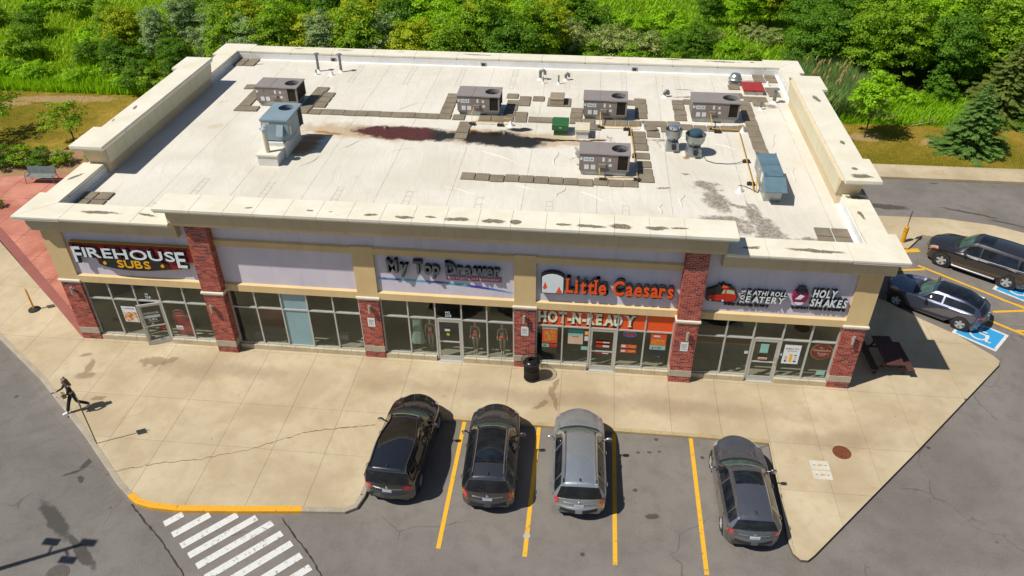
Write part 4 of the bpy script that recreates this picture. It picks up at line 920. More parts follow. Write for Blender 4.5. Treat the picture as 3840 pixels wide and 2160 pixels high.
# low round exhaust at the back, hatch, housings
t = thing('exhaust_fan', 'low round galvanised fan left of the red roof hatch', 'exhaust fan', (29.42, 17.75, RZ)); a = MB(); a.box(-.28, -.28, 0, .28, .28, .18); lpart('base', a, M_GALV, t)
a = MB(); a.lathe([(.2, .18), (.35, .24), (.37, .3), (.33, .36), (.31, .37), (.3, .47), (.22, .56), (0, .6)], (0, 0, 0), 24); lpart('dome', a, M_GALV, t, 35)
t = thing('roof_hatch', 'roof hatch with a flat red lid on a white curb', 'hatch', (29.68, 16.15, RZ)); a = MB(); a.box(.03, .03, 0, 1.02, 1.1, .2); lpart('curb', a, M_CURB, t)
a = MB(); a.box(-.02, -.04, .2, 1.08, 1.16, .3, 0, .02); lpart('lid', a, M_REDP, t); a = MB(); a.box(.48, -.07, .22, .6, -.04, .26); lpart('latch', a, M_DARKM, t)
t = thing('roof_housing', 'small green enamel housing with an overhanging square hood', 'vent housing', (19.92, 10.05, RZ)); a = MB(); a.box(0.04, .02, 0, .64, .72, .3); lpart('body', a, M_GREEN, t)
a = MB(); a.box(-.05, -.06, .3, .73, .88, .58, 0, .02); a.box(.24, -.066, .4, .46, -.06, .46); lpart('hood', a, M_GREEN, t); a = MB(); a.box(.3, -.075, .415, .42, -.068, .445); lpart('label', a, M_LBL, t)
t = thing('roof_housing', 'small cream square curb box right of the green housing', 'vent housing', (21.0, 9.8, RZ)); a = MB(); a.box(0.02, .02, 0, .62, .72, .36); lpart('body', a, M_CURB, t); a = MB(); a.box(-.03, -.04, .36, .67, .84, .48, 0, .01); lpart('cap', a, M_CREAMC, t)
t = thing('roof_housing', 'small beige split housing on a paver behind the walkway', 'vent housing', (19.55, 13.68, RZ)); a = MB(); a.box(-.15, -.1, 0, 1.05, .98, .06); lpart('paver', a, M_PAVER, t)
a = MB(); a.box(0, 0, .06, .7, .8, .42, 0, .015); a.box(.33, -.006, .08, .345, 0, .4); lpart('body', a, M_BEIGE, t); a = MB(); a.box(-.02, -.03, .36, .72, .84, .43, 0, .03); lpart('lid', a, M_BEIGE, t)
# pipes and vents
M_PIPE = mat('weathered grey pipe', srgb('8d8d8b', .78), .45, .5, var=.15, scale=4, dirt=.15); M_WCONE = mat('white pipe boot', srgb('e8e6df', .88), .55, var=.05)
def boot(t, r=.1, h=.12, m=M_WCONE): a = MB(); a.lathe([(r*1.7, 0), (r*1.2, .02), (r*.75, h), (0, h)], (0, 0, 0), 12); lpart('boot', a, m, t, 50)
def flue(x, y, h, r, label, capr, capm=M_PIPE, grp='vent pipes on the roof'):
    t = thing('vent_pipe', label, 'vent pipe', (x, y, RZ), 0, grp); boot(t, r*1.3, .14)
    a = MB(); a.cyl((0, 0, .02), (0, 0, h), r, n=12); a.cyl((0, 0, .2), (0, 0, .24), r*1.15, n=12); lpart('pipe', a, M_PIPE, t, 50)
    if capr: a = MB(); a.lathe([(0, h+.12), (capr, h+.05), (capr, h+.03), (r*.9, h+.04), (r*.9, h)], (0, 0, 0), 14); lpart('rain_cap', a, capm, t, 50)
    return t
flue(6.05, 17.5, .98, .075, 'left of two tall grey flue pipes near the back parapet', .16); flue(7.37, 17.52, .98, .075, 'right of two tall grey flue pipes near the back parapet', .16)
flue(6.1, 16.95, .3, .045, 'short grey pipe at the foot of the left tall flue', 0); flue(31.1, 15.15, .72, .085, 'grey flue with a slate conical cap near the right parapet', .18, M_STEELB)
flue(19.82, 16.8, .5, .045, 'straight dark pipe between the two curved roof vents', 0); flue(30.28, 14.2, .42, .06, 'short dark pipe beside the right parapet walkway', 0); flue(18.98, 16.8, .4, .03, 'thin pale pipe in front of the larger curved vent', 0)
for x, y, lab in ((6.98, 16.95, 'small white cone vent in front of the right tall flue'), (31.15, 17.6, 'white cone vent between hatch and corner pavers'), (17.8, 10.95, 'white cone where the left gas pipe enters the roof'), (24.24, 11.25, 'white cone where the middle gas pipe enters the roof'), (28.98, 11.35, 'white cone where the right gas pipe enters the roof'), (28.05, 5.15, 'white cone vent at the foot of the intake unit')):
    t = thing('cone_vent', lab, 'vent', (x, y, RZ), 0, 'white cone vents'); a = MB(); a.lathe([(.16, 0), (.12, .03), (.05, .22), (.03, .28), (0, .28)], (0, 0, 0), 14); lpart('cone', a, M_WCONE, t, 50); a = MB(); a.cyl((0, 0, .28), (0, 0, .34), .022, n=8); lpart('stub', a, M_PIPE, t)
def goose(x, y, r, h, R_, ang, label):
    t = thing('gooseneck_vent', label, 'vent pipe', (x, y, RZ), 0, 'curved roof vents'); boot(t, r*1.3, .12); a = MB(); pts = [(0, 0, .02), (0, 0, h)]
    for i in range(1, 11): an = pi*i/10; pts.append((R_*(1-cos(an))*cos(ang), R_*(1-cos(an))*sin(ang), h+R_*sin(an)))
    pts.append((2*R_*cos(ang), 2*R_*sin(ang), h-.1)); a.tube(pts, r, 12); lpart('pipe', a, M_PIPE, t, 60)
    a = MB(); a.lathe([(r*1.15, h-.02), (r*1.15, h+.02)], (0, 0, 0), 12); lpart('collar', a, M_PIPE, t)
goose(18.77, 17.4, .085, .42, .13, -.2, 'larger of two curved grey vents near the middle of the back'); goose(20.18, 17.42, .07, .28, .09, .3, 'smaller curved grey vent right of the dark pipe'); goose(25.5, 15.45, .085, .22, .1, .4, 'curved grey vent with a white whip behind the pavers')
t = thing('antenna', 'thin white whip with a small knob behind the curved vent', 'antenna', (25.35, 15.75, RZ)); a = MB(); a.cyl((0, 0, 0), (0, 0, 1.0), .012, n=6); a.ell((0, 0, .55), (.05, .05, .04), 8, 6); lpart('whip', a, M_WCONE, t)
# gas pipes on rubber blocks
def gas(label, runs, blocks):
    c = runs[0][0]; t = thing('gas_pipe', label, 'gas pipe', (c[0], c[1], RZ), 0, 'yellow gas pipes on the roof')
    for r_ in runs: a = MB(); a.tube(r_, .024, 7); part('pipe', a, M_GAS, t, 60)
    for (x, y, r) in blocks: a = MB(); a.box(-.16, -.08, 0, .16, .08, .12, 0, .02); a.box(-.1, -.02, .12, -.05, .02, .16); a.box(.05, -.02, .12, .1, .02, .16); w0 = wloc(t); link('support_block', a.mesh('support_block', M_RUB), t, (x-w0.x, y-w0.y, RZ-w0.z), (0, 0, r))
z = RZ+.14
gas('yellow gas pipe in front of the left middle rooftop unit', [[(15.85, 11.93, z+.38), (15.85, 11.3, z+.3), (15.86, 11.02, z), (17.45, 11.05, z), (17.45, 11.05, z+.22), (17.8, 10.98, z+.22), (17.8, 10.98, z)]], [(15.9, 10.9, 0), (17.3, 10.9, 0)])
gas('long yellow gas pipe running from the middle unit to the front unit', [[(22.15, 11.97, z+.38), (22.15, 11.4, z+.3), (22.17, 11.08, z), (23.95, 11.12, z), (23.95, 11.12, z+.25), (24.24, 11.28, z+.25), (24.24, 11.28, z)], [(23.62, 11.08, z), (23.72, 8.4, z), (23.82, 5.78, z), (22.2, 5.62, z), (22.18, 5.75, z+.3), (22.17, 5.98, z+.35)]], [(22.2, 11.1, .1), (23.45, 10.98, 0), (23.6, 10.5, 1.5), (23.74, 8.1, 1.5), (23.82, 5.7, 0), (22.35, 5.6, 0)])
gas('long thin yellow gas pipe running down to the galvanised intake unit', [[(27.5, 12.22, z+.38), (27.5, 11.6, z+.3), (27.55, 11.25, z), (28.72, 11.25, z), (28.72, 11.25, z+.2), (28.98, 11.35, z+.2), (28.98, 11.35, z)], [(28.78, 11.1, z), (28.72, 8.3, z), (28.68, 5.9, z), (28.6, 5.2, z), (28.72, 5.1, z), (28.75, 5.6, z+.35), (28.86, 5.7, z+.35)]], [(27.6, 11.35, 0), (27.8, 11.12, 0), (28.72, 8.0, 0), (28.62, 5.85, 0)])
t = thing('power_cable', 'looped dark cable between the white vent and intake unit', 'cable', (28.3, 5.3, RZ)); a = MB(); a.tube([(28.1, 5.2, RZ+.3), (28.05, 5.5, RZ+.1), (28.3, 5.65, RZ+.05), (28.55, 5.45, RZ+.03), (28.8, 5.15, RZ+.04), (28.9, 5.4, RZ+.3)], .014, 6); part('cable', a, bpy.data.materials['grey cable'], t, 60)
# ================================================================ signs on the fascia
SER = {'F': [(.16,'bt')], 'I': [(.5,'bt')], 'R': [(.15,'bt'),(.87,'b')], 'E': [(.15,'bt')], 'H': [(.14,'bt'),(.86,'bt')], 'U': [(.14,'t'),(.86,'t')], 'M': [(.1,'bt'),(.9,'bt')], 'T': [(.5,'b')], 'D': [(.15,'bt')],
       'y': [(.14,'t'),(.86,'t')], 'p': [(.16,'b')], 'r': [(.25,'b')], 'w': [(.1,'t'),(.5,'t'),(.9,'t')], 'L': [(.17,'bt')], 'i': [(.5,'b')], 't': [], 'l': [(.5,'bt')], 'N': [(.12,'bt'),(.88,'t')], 'A': [(.08,'b'),(.92,'b')],
       'Y': [(.5,'b'),(.1,'t'),(.9,'t')], 'K': [(.15,'bt'),(.9,'b')]}
_caph = {}
def sign_text(parent, txt, x0, x1, z0, hh, mats, y, depth, serif=True, bold=.02, heights=None, back=None, name='letter', capmode=True, shear=0, rot90=False, sk=.24):
    """a line of separate letters between x0 and x1; front face mats[0], sides mats[1]; y is the face plane"""
    if 'H' not in _caph: g_, _ = glyphs('H', 1.0, 1, 0, 0, .01); _caph['H'] = max(v.co.y for v in g_[0][1].vertices)
    size = hh/_caph['H']; gl, wd = glyphs(txt, size, 1.0, bold*size, shear, depth/2); wd -= .085*size; sx = ((x1-x0) if not rot90 else (x1-x0))/wd; out = []
    for k, (ch, me, gx_, gw) in enumerate(gl):
        mnx = min(v.co.x for v in me.vertices); mxx = max(v.co.x for v in me.vertices); mny = min(v.co.y for v in me.vertices); mxy = max(v.co.y for v in me.vertices)
        hs = 1.0; dz = 0
        if heights and k in heights: hs, dz = heights[k]
        b = MB(); V = [((v.co.x-mnx+gx_)*sx, v.co.y*hs+dz, v.co.z) for v in me.vertices]
        fr = [tuple(p.vertices) for p in me.polygons]; mi = [0 if p.normal.z > .5 else 1 for p in me.polygons]
        def T(px, pz, d): 
            if rot90: return (x0-pz, y+depth/2-d, z0+px)
            return (x0+px, y+depth/2-d, z0+pz)
        o0 = len(b.v); b.v += [T(*p) for p in V]; b.f += fr; b.mi += mi
        if serif:
            for (fx, where) in SER.get(ch, []):
                for w_ in where:
                    cxx = (gx_+(mxx-mnx)*fx)*sx; sw = sk*hh*.5; sh = .10*hh; zz0 = mny*hs+dz if w_ == 'b' else mxy*hs+dz-sh
                    a, c = cxx-sw, cxx+sw
                    if rot90: continue
                    d = depth/2+.002; b.add([T(a, zz0, -d), T(c, zz0, -d), T(c, zz0+sh, -d), T(a, zz0+sh, -d)], [(3, 2, 1, 0)], 1); o = len(b.v)
                    b.add([T(a, zz0, d), T(c, zz0, d), T(c, zz0+sh, d), T(a, zz0+sh, d)], [(0, 1, 2, 3)], 0)
                    q = [T(a, zz0, -d), T(c, zz0, -d), T(c, zz0+sh, -d), T(a, zz0+sh, -d), T(a, zz0, d), T(c, zz0, d), T(c, zz0+sh, d), T(a, zz0+sh, d)]
                    b.add(q, [(0,1,5,4),(1,2,6,5),(2,3,7,6),(3,0,4,7)], 1)
        out.append(part(name, b, mats, parent))
    return out
def backed_text(parent, txt, x0, x1, z0, hh, mats, backm, y, depth, grow=.05, **k):
    bo = k.pop('bold', .02)
    sign_text(parent, txt, x0, x1, z0, hh, [backm, backm], y+.012, depth, bold=bo+grow, name='letter_shell', **k)
    sign_text(parent, txt, x0, x1, z0, hh, mats, y-.004, .012, bold=bo, name='letter', **k)
M_SWHT = mat('white acrylic', srgb('dfe8ea', .86), .35, var=.03); M_NAVY = mat('navy letter return', srgb('16182c', .6), .4); M_SRED = mat('dark red panel', srgb('8c1118', .8), .4, var=.06)
M_SGLD = mat('gold trim', srgb('c79a1c', .8), .4, var=.05); M_SYEL = mat('yellow acrylic', srgb('f0b41c', .85), .35); M_SBLK = mat('black panel', (.016, .016, .017, 1), .4)
M_ORG = mat('orange acrylic', srgb('f0591f', .85), .35, var=.05, scale=8); M_LGRY = mat('smoked grey acrylic', srgb('565f66', .78), .35, var=.06); M_MAG = mat('magenta acrylic', srgb('8f1450', .8), .35)
# 1 sandwich shop: red panel with gold rim, white slab letters, black oval
t = thing('shop_sign', 'white FIREHOUSE letters on a dark red panel above a black oval reading SUBS', 'sign', (3.65, .1, 4.5))
def polyplate(name, pts, y0, y1, m, parent=t): a = MB(); a.extr(pts, lambda x, z: (x, y1, z), lambda x, z: (x, y0, z)); return part(name, a, m, parent)
polyplate('panel_rim', [(1.02, 4.42), (1.02, 5.03), (1.12, 5.12), (6.1, 5.12), (6.2, 5.02), (6.2, 4.36), (5.72, 4.36), (5.6, 4.02), (5.2, 3.98), (4.6, 3.9), (3.65, 3.88), (2.7, 3.95), (2.1, 4.1), (1.98, 4.42)], -.04, .09, M_SGLD)
polyplate('panel', [(1.07, 4.47), (1.07, 5.01), (1.15, 5.075), (6.08, 5.075), (6.16, 5.0), (6.16, 4.4), (5.68, 4.4), (5.54, 4.06), (5.2, 4.02), (4.6, 3.94), (3.65, 3.92), (2.7, 3.99), (2.14, 4.14), (2.02, 4.47)], -.06, -.042, M_SRED)
backed_text(t, 'FIREHOUSE', 1.22, 5.98, 4.46, .44, [M_SWHT, M_SWHT], M_NAVY, -.14, .08, bold=.014, heights={0: (1.62, -.26), 8: (1.62, -.27)}, grow=.045)
o = polyplate('oval', [(3.62+1.5*cos(2*pi*i/28), 4.2+.31*sin(2*pi*i/28)) for i in range(28)], -.12, -.062, M_SBLK)
sign_text(o, 'SUBS', 2.95, 4.35, 4.03, .34, [M_SYEL, M_SYEL], -.14, .018, serif=False, bold=.015)
for x in (2.4, 4.85): a = MB(); a.cyl((x, -.12, 4.2), (x, -.14, 4.2), .075, n=14); part('dot', a, M_SYEL, o)
# 2 lingerie shop: dark serif letters over a pink strip and a blue brush stroke
t = thing('shop_sign', 'dark grey My Top Drawer letters over a pink strip and blue brush stroke', 'sign', (16.4, .1, 4.5))
backed_text(t, 'My Top Drawer', 14.15, 18.58, 4.54, .55, [M_LGRY, M_LGRY], M_SBLK, -.10, .15, bold=.014, grow=.035, sk=.2)
a = MB(); a.box(16.42, .07, 4.2, 18.6, .097, 4.44); pk = part('strip', a, mat('pink strip', srgb('b0627f', .8), .5), t)
textmesh(pk, 'fine lingerie and swimwear', 17.5, 4.27, .17, M_SWHT, .069, .002, fit=2.05)
n_ = N('blue violet brush stroke'); v = n_.pos(); q = n_.noise(n_.n('ShaderNodeMapping', {'Vector': v, 'Scale': (1, 1, .2)}).outputs[0], 1.1, 3); M_SW = n_.done(n_.mix(n_.ramp(q, .42, .58), srgb('5148b0', .8), srgb('58b4d8', .8)), .5)
sw = [(13.68, 4.08), (14.5, 4.06), (15.4, 4.05), (16.2, 4.03), (16.9, 3.98), (17.6, 3.92), (18.3, 3.84), (19.02, 3.72)]
a = MB(); wd_ = [.045, .04, .04, .045, .045, .05, .04, .008]; P_ = [(x, z+w_) for (x, z), w_ in zip(sw, wd_)]+[(x, z-w_) for (x, z), w_ in reversed(list(zip(sw, wd_)))]; a.extr(P_, lambda x, z: (x, .098, z), lambda x, z: (x, .09, z)); part('brush_stroke', a, M_SW, t)
# 3 pizza shop: arched plaque (its figure is left out) and orange letters
t = thing('shop_sign', 'orange Little Caesars letters with a white arched plaque at their left', 'sign', (22.7, .1, 4.4))
arch = [(20.14, 3.94), (20.14, 4.76), (20.25, 4.86), (20.42, 4.93), (20.58, 4.95), (20.75, 4.93), (20.92, 4.86), (21.04, 4.76), (21.04, 3.94)]
a = MB(); a.extr(arch, lambda x, z: (x, .09, z), lambda x, z: (x, -.1, z)); pl = part('plaque_shell', a, M_SBLK, t)
inn_ = [(20.18, 3.98), (20.18, 4.7), (20.28, 4.78), (20.43, 4.84), (20.58, 4.86), (20.74, 4.84), (20.9, 4.78), (21.0, 4.7), (21.0, 3.98)]; a = MB(); a.extr(inn_, lambda x, z: (x, -.1, z), lambda x, z: (x, -.112, z)); part('plaque_face', a, M_SWHT, pl)
a = MB(); a.extr([(20.72, 4.0), (20.84, 4.3), (20.97, 4.0)], lambda x, z: (x, -.112, z), lambda x, z: (x, -.118, z)); a.extr([(20.21, 4.2), (20.3, 4.5), (20.38, 4.24), (20.28, 4.14)], lambda x, z: (x, -.112, z), lambda x, z: (x, -.118, z)); part('plaque_mark', a, M_ORG, pl)
backed_text(t, 'Little Caesars', 21.14, 25.2, 4.06, .62, [M_ORG, M_ORG], M_SBLK, -.12, .18, bold=.022, grow=.06)
# 4 roll eatery and shakes: three separate signs on one panel
t = thing('shop_sign', 'red food truck emblem left of the KATHI ROLL EATERY letters', 'sign', (27.0, .1, 4.3))
a = MB(); a.extr([(26.44, 4.02), (26.42, 4.5), (26.8, 4.68), (26.84, 4.8), (26.92, 4.72), (26.98, 4.85), (27.12, 4.74), (27.3, 4.72), (27.46, 4.56), (27.6, 4.25), (27.55, 4.05), (27.4, 3.98), (26.6, 3.98)], lambda x, z: (x, .09, z), lambda x, z: (x, -.05, z)); s_ = part('backing', a, M_SBLK, t)
def pl2(nm, pts, m, y0=-.05, y1=-.062): a = MB(); a.extr(pts, lambda x, z: (x, y0, z), lambda x, z: (x, y1, z)); part(nm, a, m, s_)
M_TRED = mat('bright red print', srgb('c4281a', .8), .4, var=.15, scale=9); M_TGRN = mat('pale green window print', srgb('a9c79a', .82), .4)
pl2('truck_body', [(26.47, 4.06), (26.5, 4.28), (26.95, 4.3), (27.05, 4.6), (27.42, 4.55), (27.55, 4.25), (27.5, 4.05), (27.2, 4.02)], M_TRED); pl2('flames', [(26.95, 4.62), (27.0, 4.78), (27.06, 4.7), (27.12, 4.73), (27.22, 4.64)], M_ORG)
pl2('truck_window', [(27.14, 4.4), (27.16, 4.56), (27.42, 4.52), (27.47, 4.37)], M_TGRN, -.062, -.066); pl2('truck_window', [(26.98, 4.38), (27.04, 4.55), (27.1, 4.55), (27.08, 4.39)], M_TGRN, -.062, -.066)
for x in (26.6, 27.06): a = MB(); a.cyl((x, -.05, 4.06), (x, -.072, 4.06), .07, n=14); w_ = part('truck_wheel', a, M_SBLK, s_); a = MB(); a.cyl((x, -.072, 4.06), (x, -.076, 4.06), .045, n=12); part('truck_wheel', a, M_SWHT, s_)
t = thing('shop_sign', 'white KATHI ROLL EATERY letters above small black Indian Mash-up Eatery letters', 'sign', (28.5, .1, 4.2))
kw = dict(serif=False, bold=.025, shear=.1)
sign_text(t, "T.O.'S", 3.97, 4.6, 3.97, .14, [M_SWHT, M_SBLK], -.04, .12, serif=False, bold=.03, rot90=True) if False else None
gl, wd = glyphs("T.O.'S", .2, 1, .006, 0, .05); 
for ch, me, gx_, gw in gl:
    mnx = min(v.co.x for v in me.vertices); b = MB(); b.v += [(27.84-v.co.y, -.02-v.co.z, 3.98+(v.co.x-mnx+gx_)*.61/wd*1.03) for v in me.vertices]; b.f += [tuple(p.vertices) for p in me.polygons]; b.mi += [0 if p.normal.z > .5 else 1 for p in me.polygons]; part('letter', b, [M_SWHT, M_SBLK], t)
sign_text(t, 'KATHI ROLL', 27.93, 29.38, 4.40, .19, [M_SWHT, M_SBLK], -.08, .16, **kw); sign_text(t, 'EATERY', 27.91, 29.34, 4.06, .27, [M_SWHT, M_SBLK], -.08, .16, serif=False, bold=.03, shear=.1)
sign_text(t, 'Indian Mash-up Eatery', 27.17, 28.82, 3.78, .125, [M_SBLK, M_SBLK], .03, .06, serif=False, bold=.03)
t = thing('shop_sign', 'white HOLY SHAKES letters above black Gourmet Shakes letters with a magenta badge', 'sign', (30.6, .1, 4.3))
a = MB(); a.extr([(29.66, 4.14), (29.58, 4.35), (29.62, 4.58), (29.74, 4.64), (30.02, 4.64), (30.14, 4.58), (30.17, 4.35), (30.08, 4.14), (29.87, 4.0)], lambda x, z: (x, .09, z), lambda x, z: (x, -.05, z)); s_ = part('badge', a, M_MAG, t)
a = MB(); a.extr([(29.68, 4.16), (30.05, 4.16), (29.98, 4.06), (29.86, 4.03), (29.76, 4.06)], lambda x, z: (x, -.05, z), lambda x, z: (x, -.056, z)); a.extr([(29.7, 4.3), (29.86, 4.52), (30.02, 4.46), (29.9, 4.3)], lambda x, z: (x, -.05, z), lambda x, z: (x, -.056, z)); part('badge_mark', a, M_SWHT, s_)
a = MB(); a.box(29.73, -.08, 4.70, 30.01, .05, 4.88, 0, .02); a.box(29.66, -.09, 4.64, 30.1, .06, 4.70); part('badge_top', a, M_NAVY, s_)
sign_text(t, 'HOLY', 30.3, 31.17, 4.46, .32, [M_SWHT, M_SBLK], -.08, .16, serif=False, bold=.035, shear=.12); sign_text(t, 'SHAKES', 30.28, 31.62, 4.05, .32, [M_SWHT, M_SBLK], -.08, .16, serif=False, bold=.035, shear=.12)
sign_text(t, 'Gourmet Shakes & Desserts', 29.66, 31.65, 3.79, .125, [M_SBLK, M_SBLK], .03, .06, serif=False, bold=.03)

# ================================================================ behind and on the glass
M_FLOOR = mat('shop floor tile', srgb('b5ae9a', .8), .4, var=.1, scale=2, space='pos'); M_IWALL = mat('shop inner wall', srgb('8f8a7e', .7), .8, var=.08, scale=1, space='pos'); M_CEIL = mat('shop ceiling', srgb('9a988f', .6), .9, var=.04, space='pos')
a = MB(); a.box(.36, .33, .001, Wd-.36, 7.4, .03); P('shop_floor', a, M_FLOOR)
a = MB(); a.box(.36, 7.4, .03, Wd-.36, 7.5, 3.2); 
for x in (6.76, 13.16, 19.5, 25.87): a.box(x-.06, .33, .03, x+.06, 7.39, 3.19)
P('inner_wall', a, M_IWALL)
a = MB(); a.box(.36, .37, 3.2, Wd-.36, 7.5, 3.26); P('ceiling', a, M_CEIL)
YG = GY-.004
def flat(name, label, cat, x0, z0, x1, z1, m, y=YG, parts=(), texts=(), group=None):
    t = thing(name, label, cat, ((x0+x1)/2, y, (z0+z1)/2), 0, group); a = MB(); a.box(x0, y-.003, z0, x1, y, z1); s_ = part('sheet', a, m, t)
    for (px0, pz0, px1, pz1, pm) in parts: a = MB(); a.box(px0, y-.005, pz0, px1, y-.0031, pz1); part('print', a, pm, s_)
    for (tx, cx, z, h, pm, fit) in texts: textmesh(s_, tx, cx, z, h, pm, y-.006, .0008, fit=fit)
    return t, s_
M_PRED = mat('poster red print', srgb('b8322c', .8), .5); M_PORG = mat('poster orange print', srgb('d8552a', .8), .5); M_PTEAL = mat('poster teal print', srgb('8fc4b8', .8), .5); M_PTEAD = mat('poster dark teal print', srgb('2b6b66', .7), .5); M_PPNK = mat('poster pink print', srgb('d9b8a0', .8), .5)
M_PGRY = mat('poster grey print', srgb('cfd4d2', .82), .5)
def m_food(name, c1, c2, c3, s=7):
    n = N(name); v = n.pos(); a = n.noise(v, s, 4, .6, .6); r = n.t.nodes.new('ShaderNodeValToRGB'); n.t.links.new(a, r.inputs[0]); e = r.color_ramp; e.elements[0].position = .38; e.elements[0].color = srgb(c1, .8); e.elements[1].position = .62; e.elements[1].color = srgb(c3, .8); x = e.elements.new(.5); x.color = srgb(c2, .8); return n.done(r.outputs[0], .5)
M_FOOD = m_food('food photo print', 'efe9e2', 'e0a04a', 'b5472c', 9); M_PIZZA = m_food('pizza photo print', 'd9822e', 'c4602a', 'e8b04e', 13)
# bay 1
t, s_ = flat('poster', 'white poster of golden fried food left of the ajar door', 'poster', 2.17, .97, 2.82, 1.8, M_SWHT, parts=[(2.2, 1.0, 2.79, 1.5, M_FOOD)], texts=[('CAPRESE', 2.5, 1.66, .1, M_PRED, .5)])
t = thing('open_sign', 'red OPEN neon in an oval ring right of the ajar door', 'neon sign', (4.68, .2, 1.58))
def open_sign(t, cx, cz, rx, rz, m1, m2, txtm):
    a = MB(); n = 24; a.tube([(cx+rx*cos(2*pi*i/n), .19, cz+rz*sin(2*pi*i/n)) for i in range(n+1)], .014, 6, cap=False); part('ring', a, m1, t, 60); textmesh(t, 'OPEN', cx, cz-rz*.38, rz*1.05, txtm, .185, .008, fit=rx*1.25)
def emis(name, col, s): n = N(name); e = n.n('ShaderNodeEmission', {'Color': srgb(col), 'Strength': s}); n.t.links.new(e.outputs[0], n.out.inputs[0]); return n.m
M_NR = emis('red neon', 'd8303a', .7); M_NB = emis('blue violet neon', '6f6bd0', .55); M_NP = mat('unlit pink neon tube', srgb('c08a80', .8), .4)
open_sign(t, 4.68, 1.58, .25, .16, M_NP, M_NR, M_NR)
a = MB(); a.box(4.3, .28, .3, 5.05, .30, 1.4); o = part('drinks_cooler', a, mat('dim red display', srgb('b8444a', .85), .5), None); o['label'] = 'red display panel behind the glass below the OPEN neon'; o['category'] = 'display panel'
flat('sticker', 'small white striped notice under the first OPEN neon', 'notice', 4.42, .72, 4.72, .92, M_SWHT, parts=[(4.44, .75, 4.7, .78, M_SRED), (4.44, .82, 4.7, .85, M_SRED)])
# lettering on the door of bay 1 is a part of the door
drs = [o for o in bpy.data.objects if o.name.startswith('door') and o.type == 'EMPTY']
d1 = drs[0]
for tx, cx, z, h, f in (('FIREHOUSE', -.52, 1.62, .11, .62), ('SUBS', -.52, 1.28, .13, .36)):
    gl, wd = glyphs(tx, h, 1, .003, 0, .001); b = MB(); k_ = f/wd
    for ch, me, gx_, gw in gl: mnx = min(v.co.x for v in me.vertices); b.add([(cx-f/2+(v.co.x-mnx+gx_)*k_, -.008-v.co.z, z+v.co.y*1.2) for v in me.vertices], [tuple(p.vertices) for p in me.polygons])
    lpart('door_lettering', b, M_PGRY, d1)
b = MB(); b.box(-.85, -.007, 1.42, -.2, -.0055, 1.55); b.box(-.75, -.007, 1.2, -.3, -.0055, 1.215); lpart('door_print', b, M_PGRY, d1); b = MB(); b.box(-.4, -.008, .78, -.12, -.006, .96); lpart('door_sticker', b, M_PRED, d1)
b = MB(); b.cyl((-.58, -.006, 1.1), (-.58, -.008, 1.1), .06, n=12); lpart('door_sticker', b, mat('yellow green sticker', srgb('b8b83a', .8), .5), d1)
for k, i, tx in ((0, 2, 'H1'), (2, 2, 'H2'), (3, 2, 'H3')):
    x = (pane_x[k][i]+pane_x[k][i+1])/2
    if k < 3: textmesh(fronts[k], tx, x-.02, 2.46, .16, M_SWHT, YG, .001, bold=.003); textmesh(fronts[k], '2321', x, 2.3, .16, M_SWHT, YG, .001, bold=.003)
# bay 3 door stickers
flat('sticker', 'small pale notice on the lingerie shop door above the round sticker', 'notice', 16.2, 1.58, 16.42, 1.7, M_PGRY, y=.105); t = thing('sticker', 'round yellow sticker on the lingerie shop door', 'sticker', (16.33, .1, 1.42)); a = MB(); a.cyl((0, .004, 0), (0, 0, 0), .075, n=14); lpart('disc', a, bpy.data.materials['yellow green sticker'], t)
# bay 4: banner across the upper panes and posters
t = thing('banner', 'orange HOT-N-READY window banner across the upper panes of the pizza shop', 'banner', (22.7, YG, 2.6))
X = pane_x[3]
for i in range(5): a = MB(); a.box(X[i]+.032, YG-.004, 2.217, X[i+1]-.032, YG, 2.998); part('panel', a, M_ORG, t)
sh = MB(); 
M_CRM = mat('cream print', srgb('e8e2c2', .88), .5)
sign_text(t, 'HOT-N-READY', 20.09, 23.87, 2.35, .50, [M_SBLK, M_SBLK], YG-.0085, .004, bold=.12, name='letter_shadow', sk=.34); sign_text(t, 'HOT-N-READY', 20.06, 23.84, 2.38, .50, [M_CRM, M_CRM], YG-.013, .004, bold=.045, name='letter', sk=.3)
textmesh(t, 'H3 - 2321', 22.68, 2.26, .09, M_SBLK, YG-.006, .001)
flat('poster', 'orange pizza poster in the leftmost pane of the pizza shop', 'poster', 20.22, 1.28, 20.84, 2.13, M_PORG, parts=[(20.22, 2.0, 20.84, 2.13, M_PTEAL), (20.28, 1.4, 20.78, 1.92, M_PIZZA)])
flat('poster', 'small teal and red strip below the leftmost pizza poster', 'poster', 20.22, 1.05, 20.84, 1.22, M_PTEAL, parts=[(20.5, 1.05, 20.84, 1.22, M_PRED), (20.27, 1.1, 20.4, 1.17, M_PTEAD)])
flat('poster', 'teal and pink poster in the second pane of the pizza shop', 'poster', 21.27, 1.3, 21.88, 2.13, M_PPNK, parts=[(21.27, 1.72, 21.88, 1.85, M_PTEAL), (21.27, 1.85, 21.88, 2.13, M_PTEAD), (21.45, 1.66, 21.7, 1.69, M_SBLK)])
flat('sticker', 'yellow, red and white notices stacked beside the pizza shop door', 'notice', 21.94, 1.5, 22.09, 1.98, M_PGRY, parts=[(21.94, 1.85, 22.09, 1.98, M_SYEL), (21.94, 1.74, 22.09, 1.82, M_PRED)]); flat('sticker', 'pale sheet below the stacked notices beside the pizza shop door', 'notice', 21.82, 1.02, 22.09, 1.2, M_PTEAL)
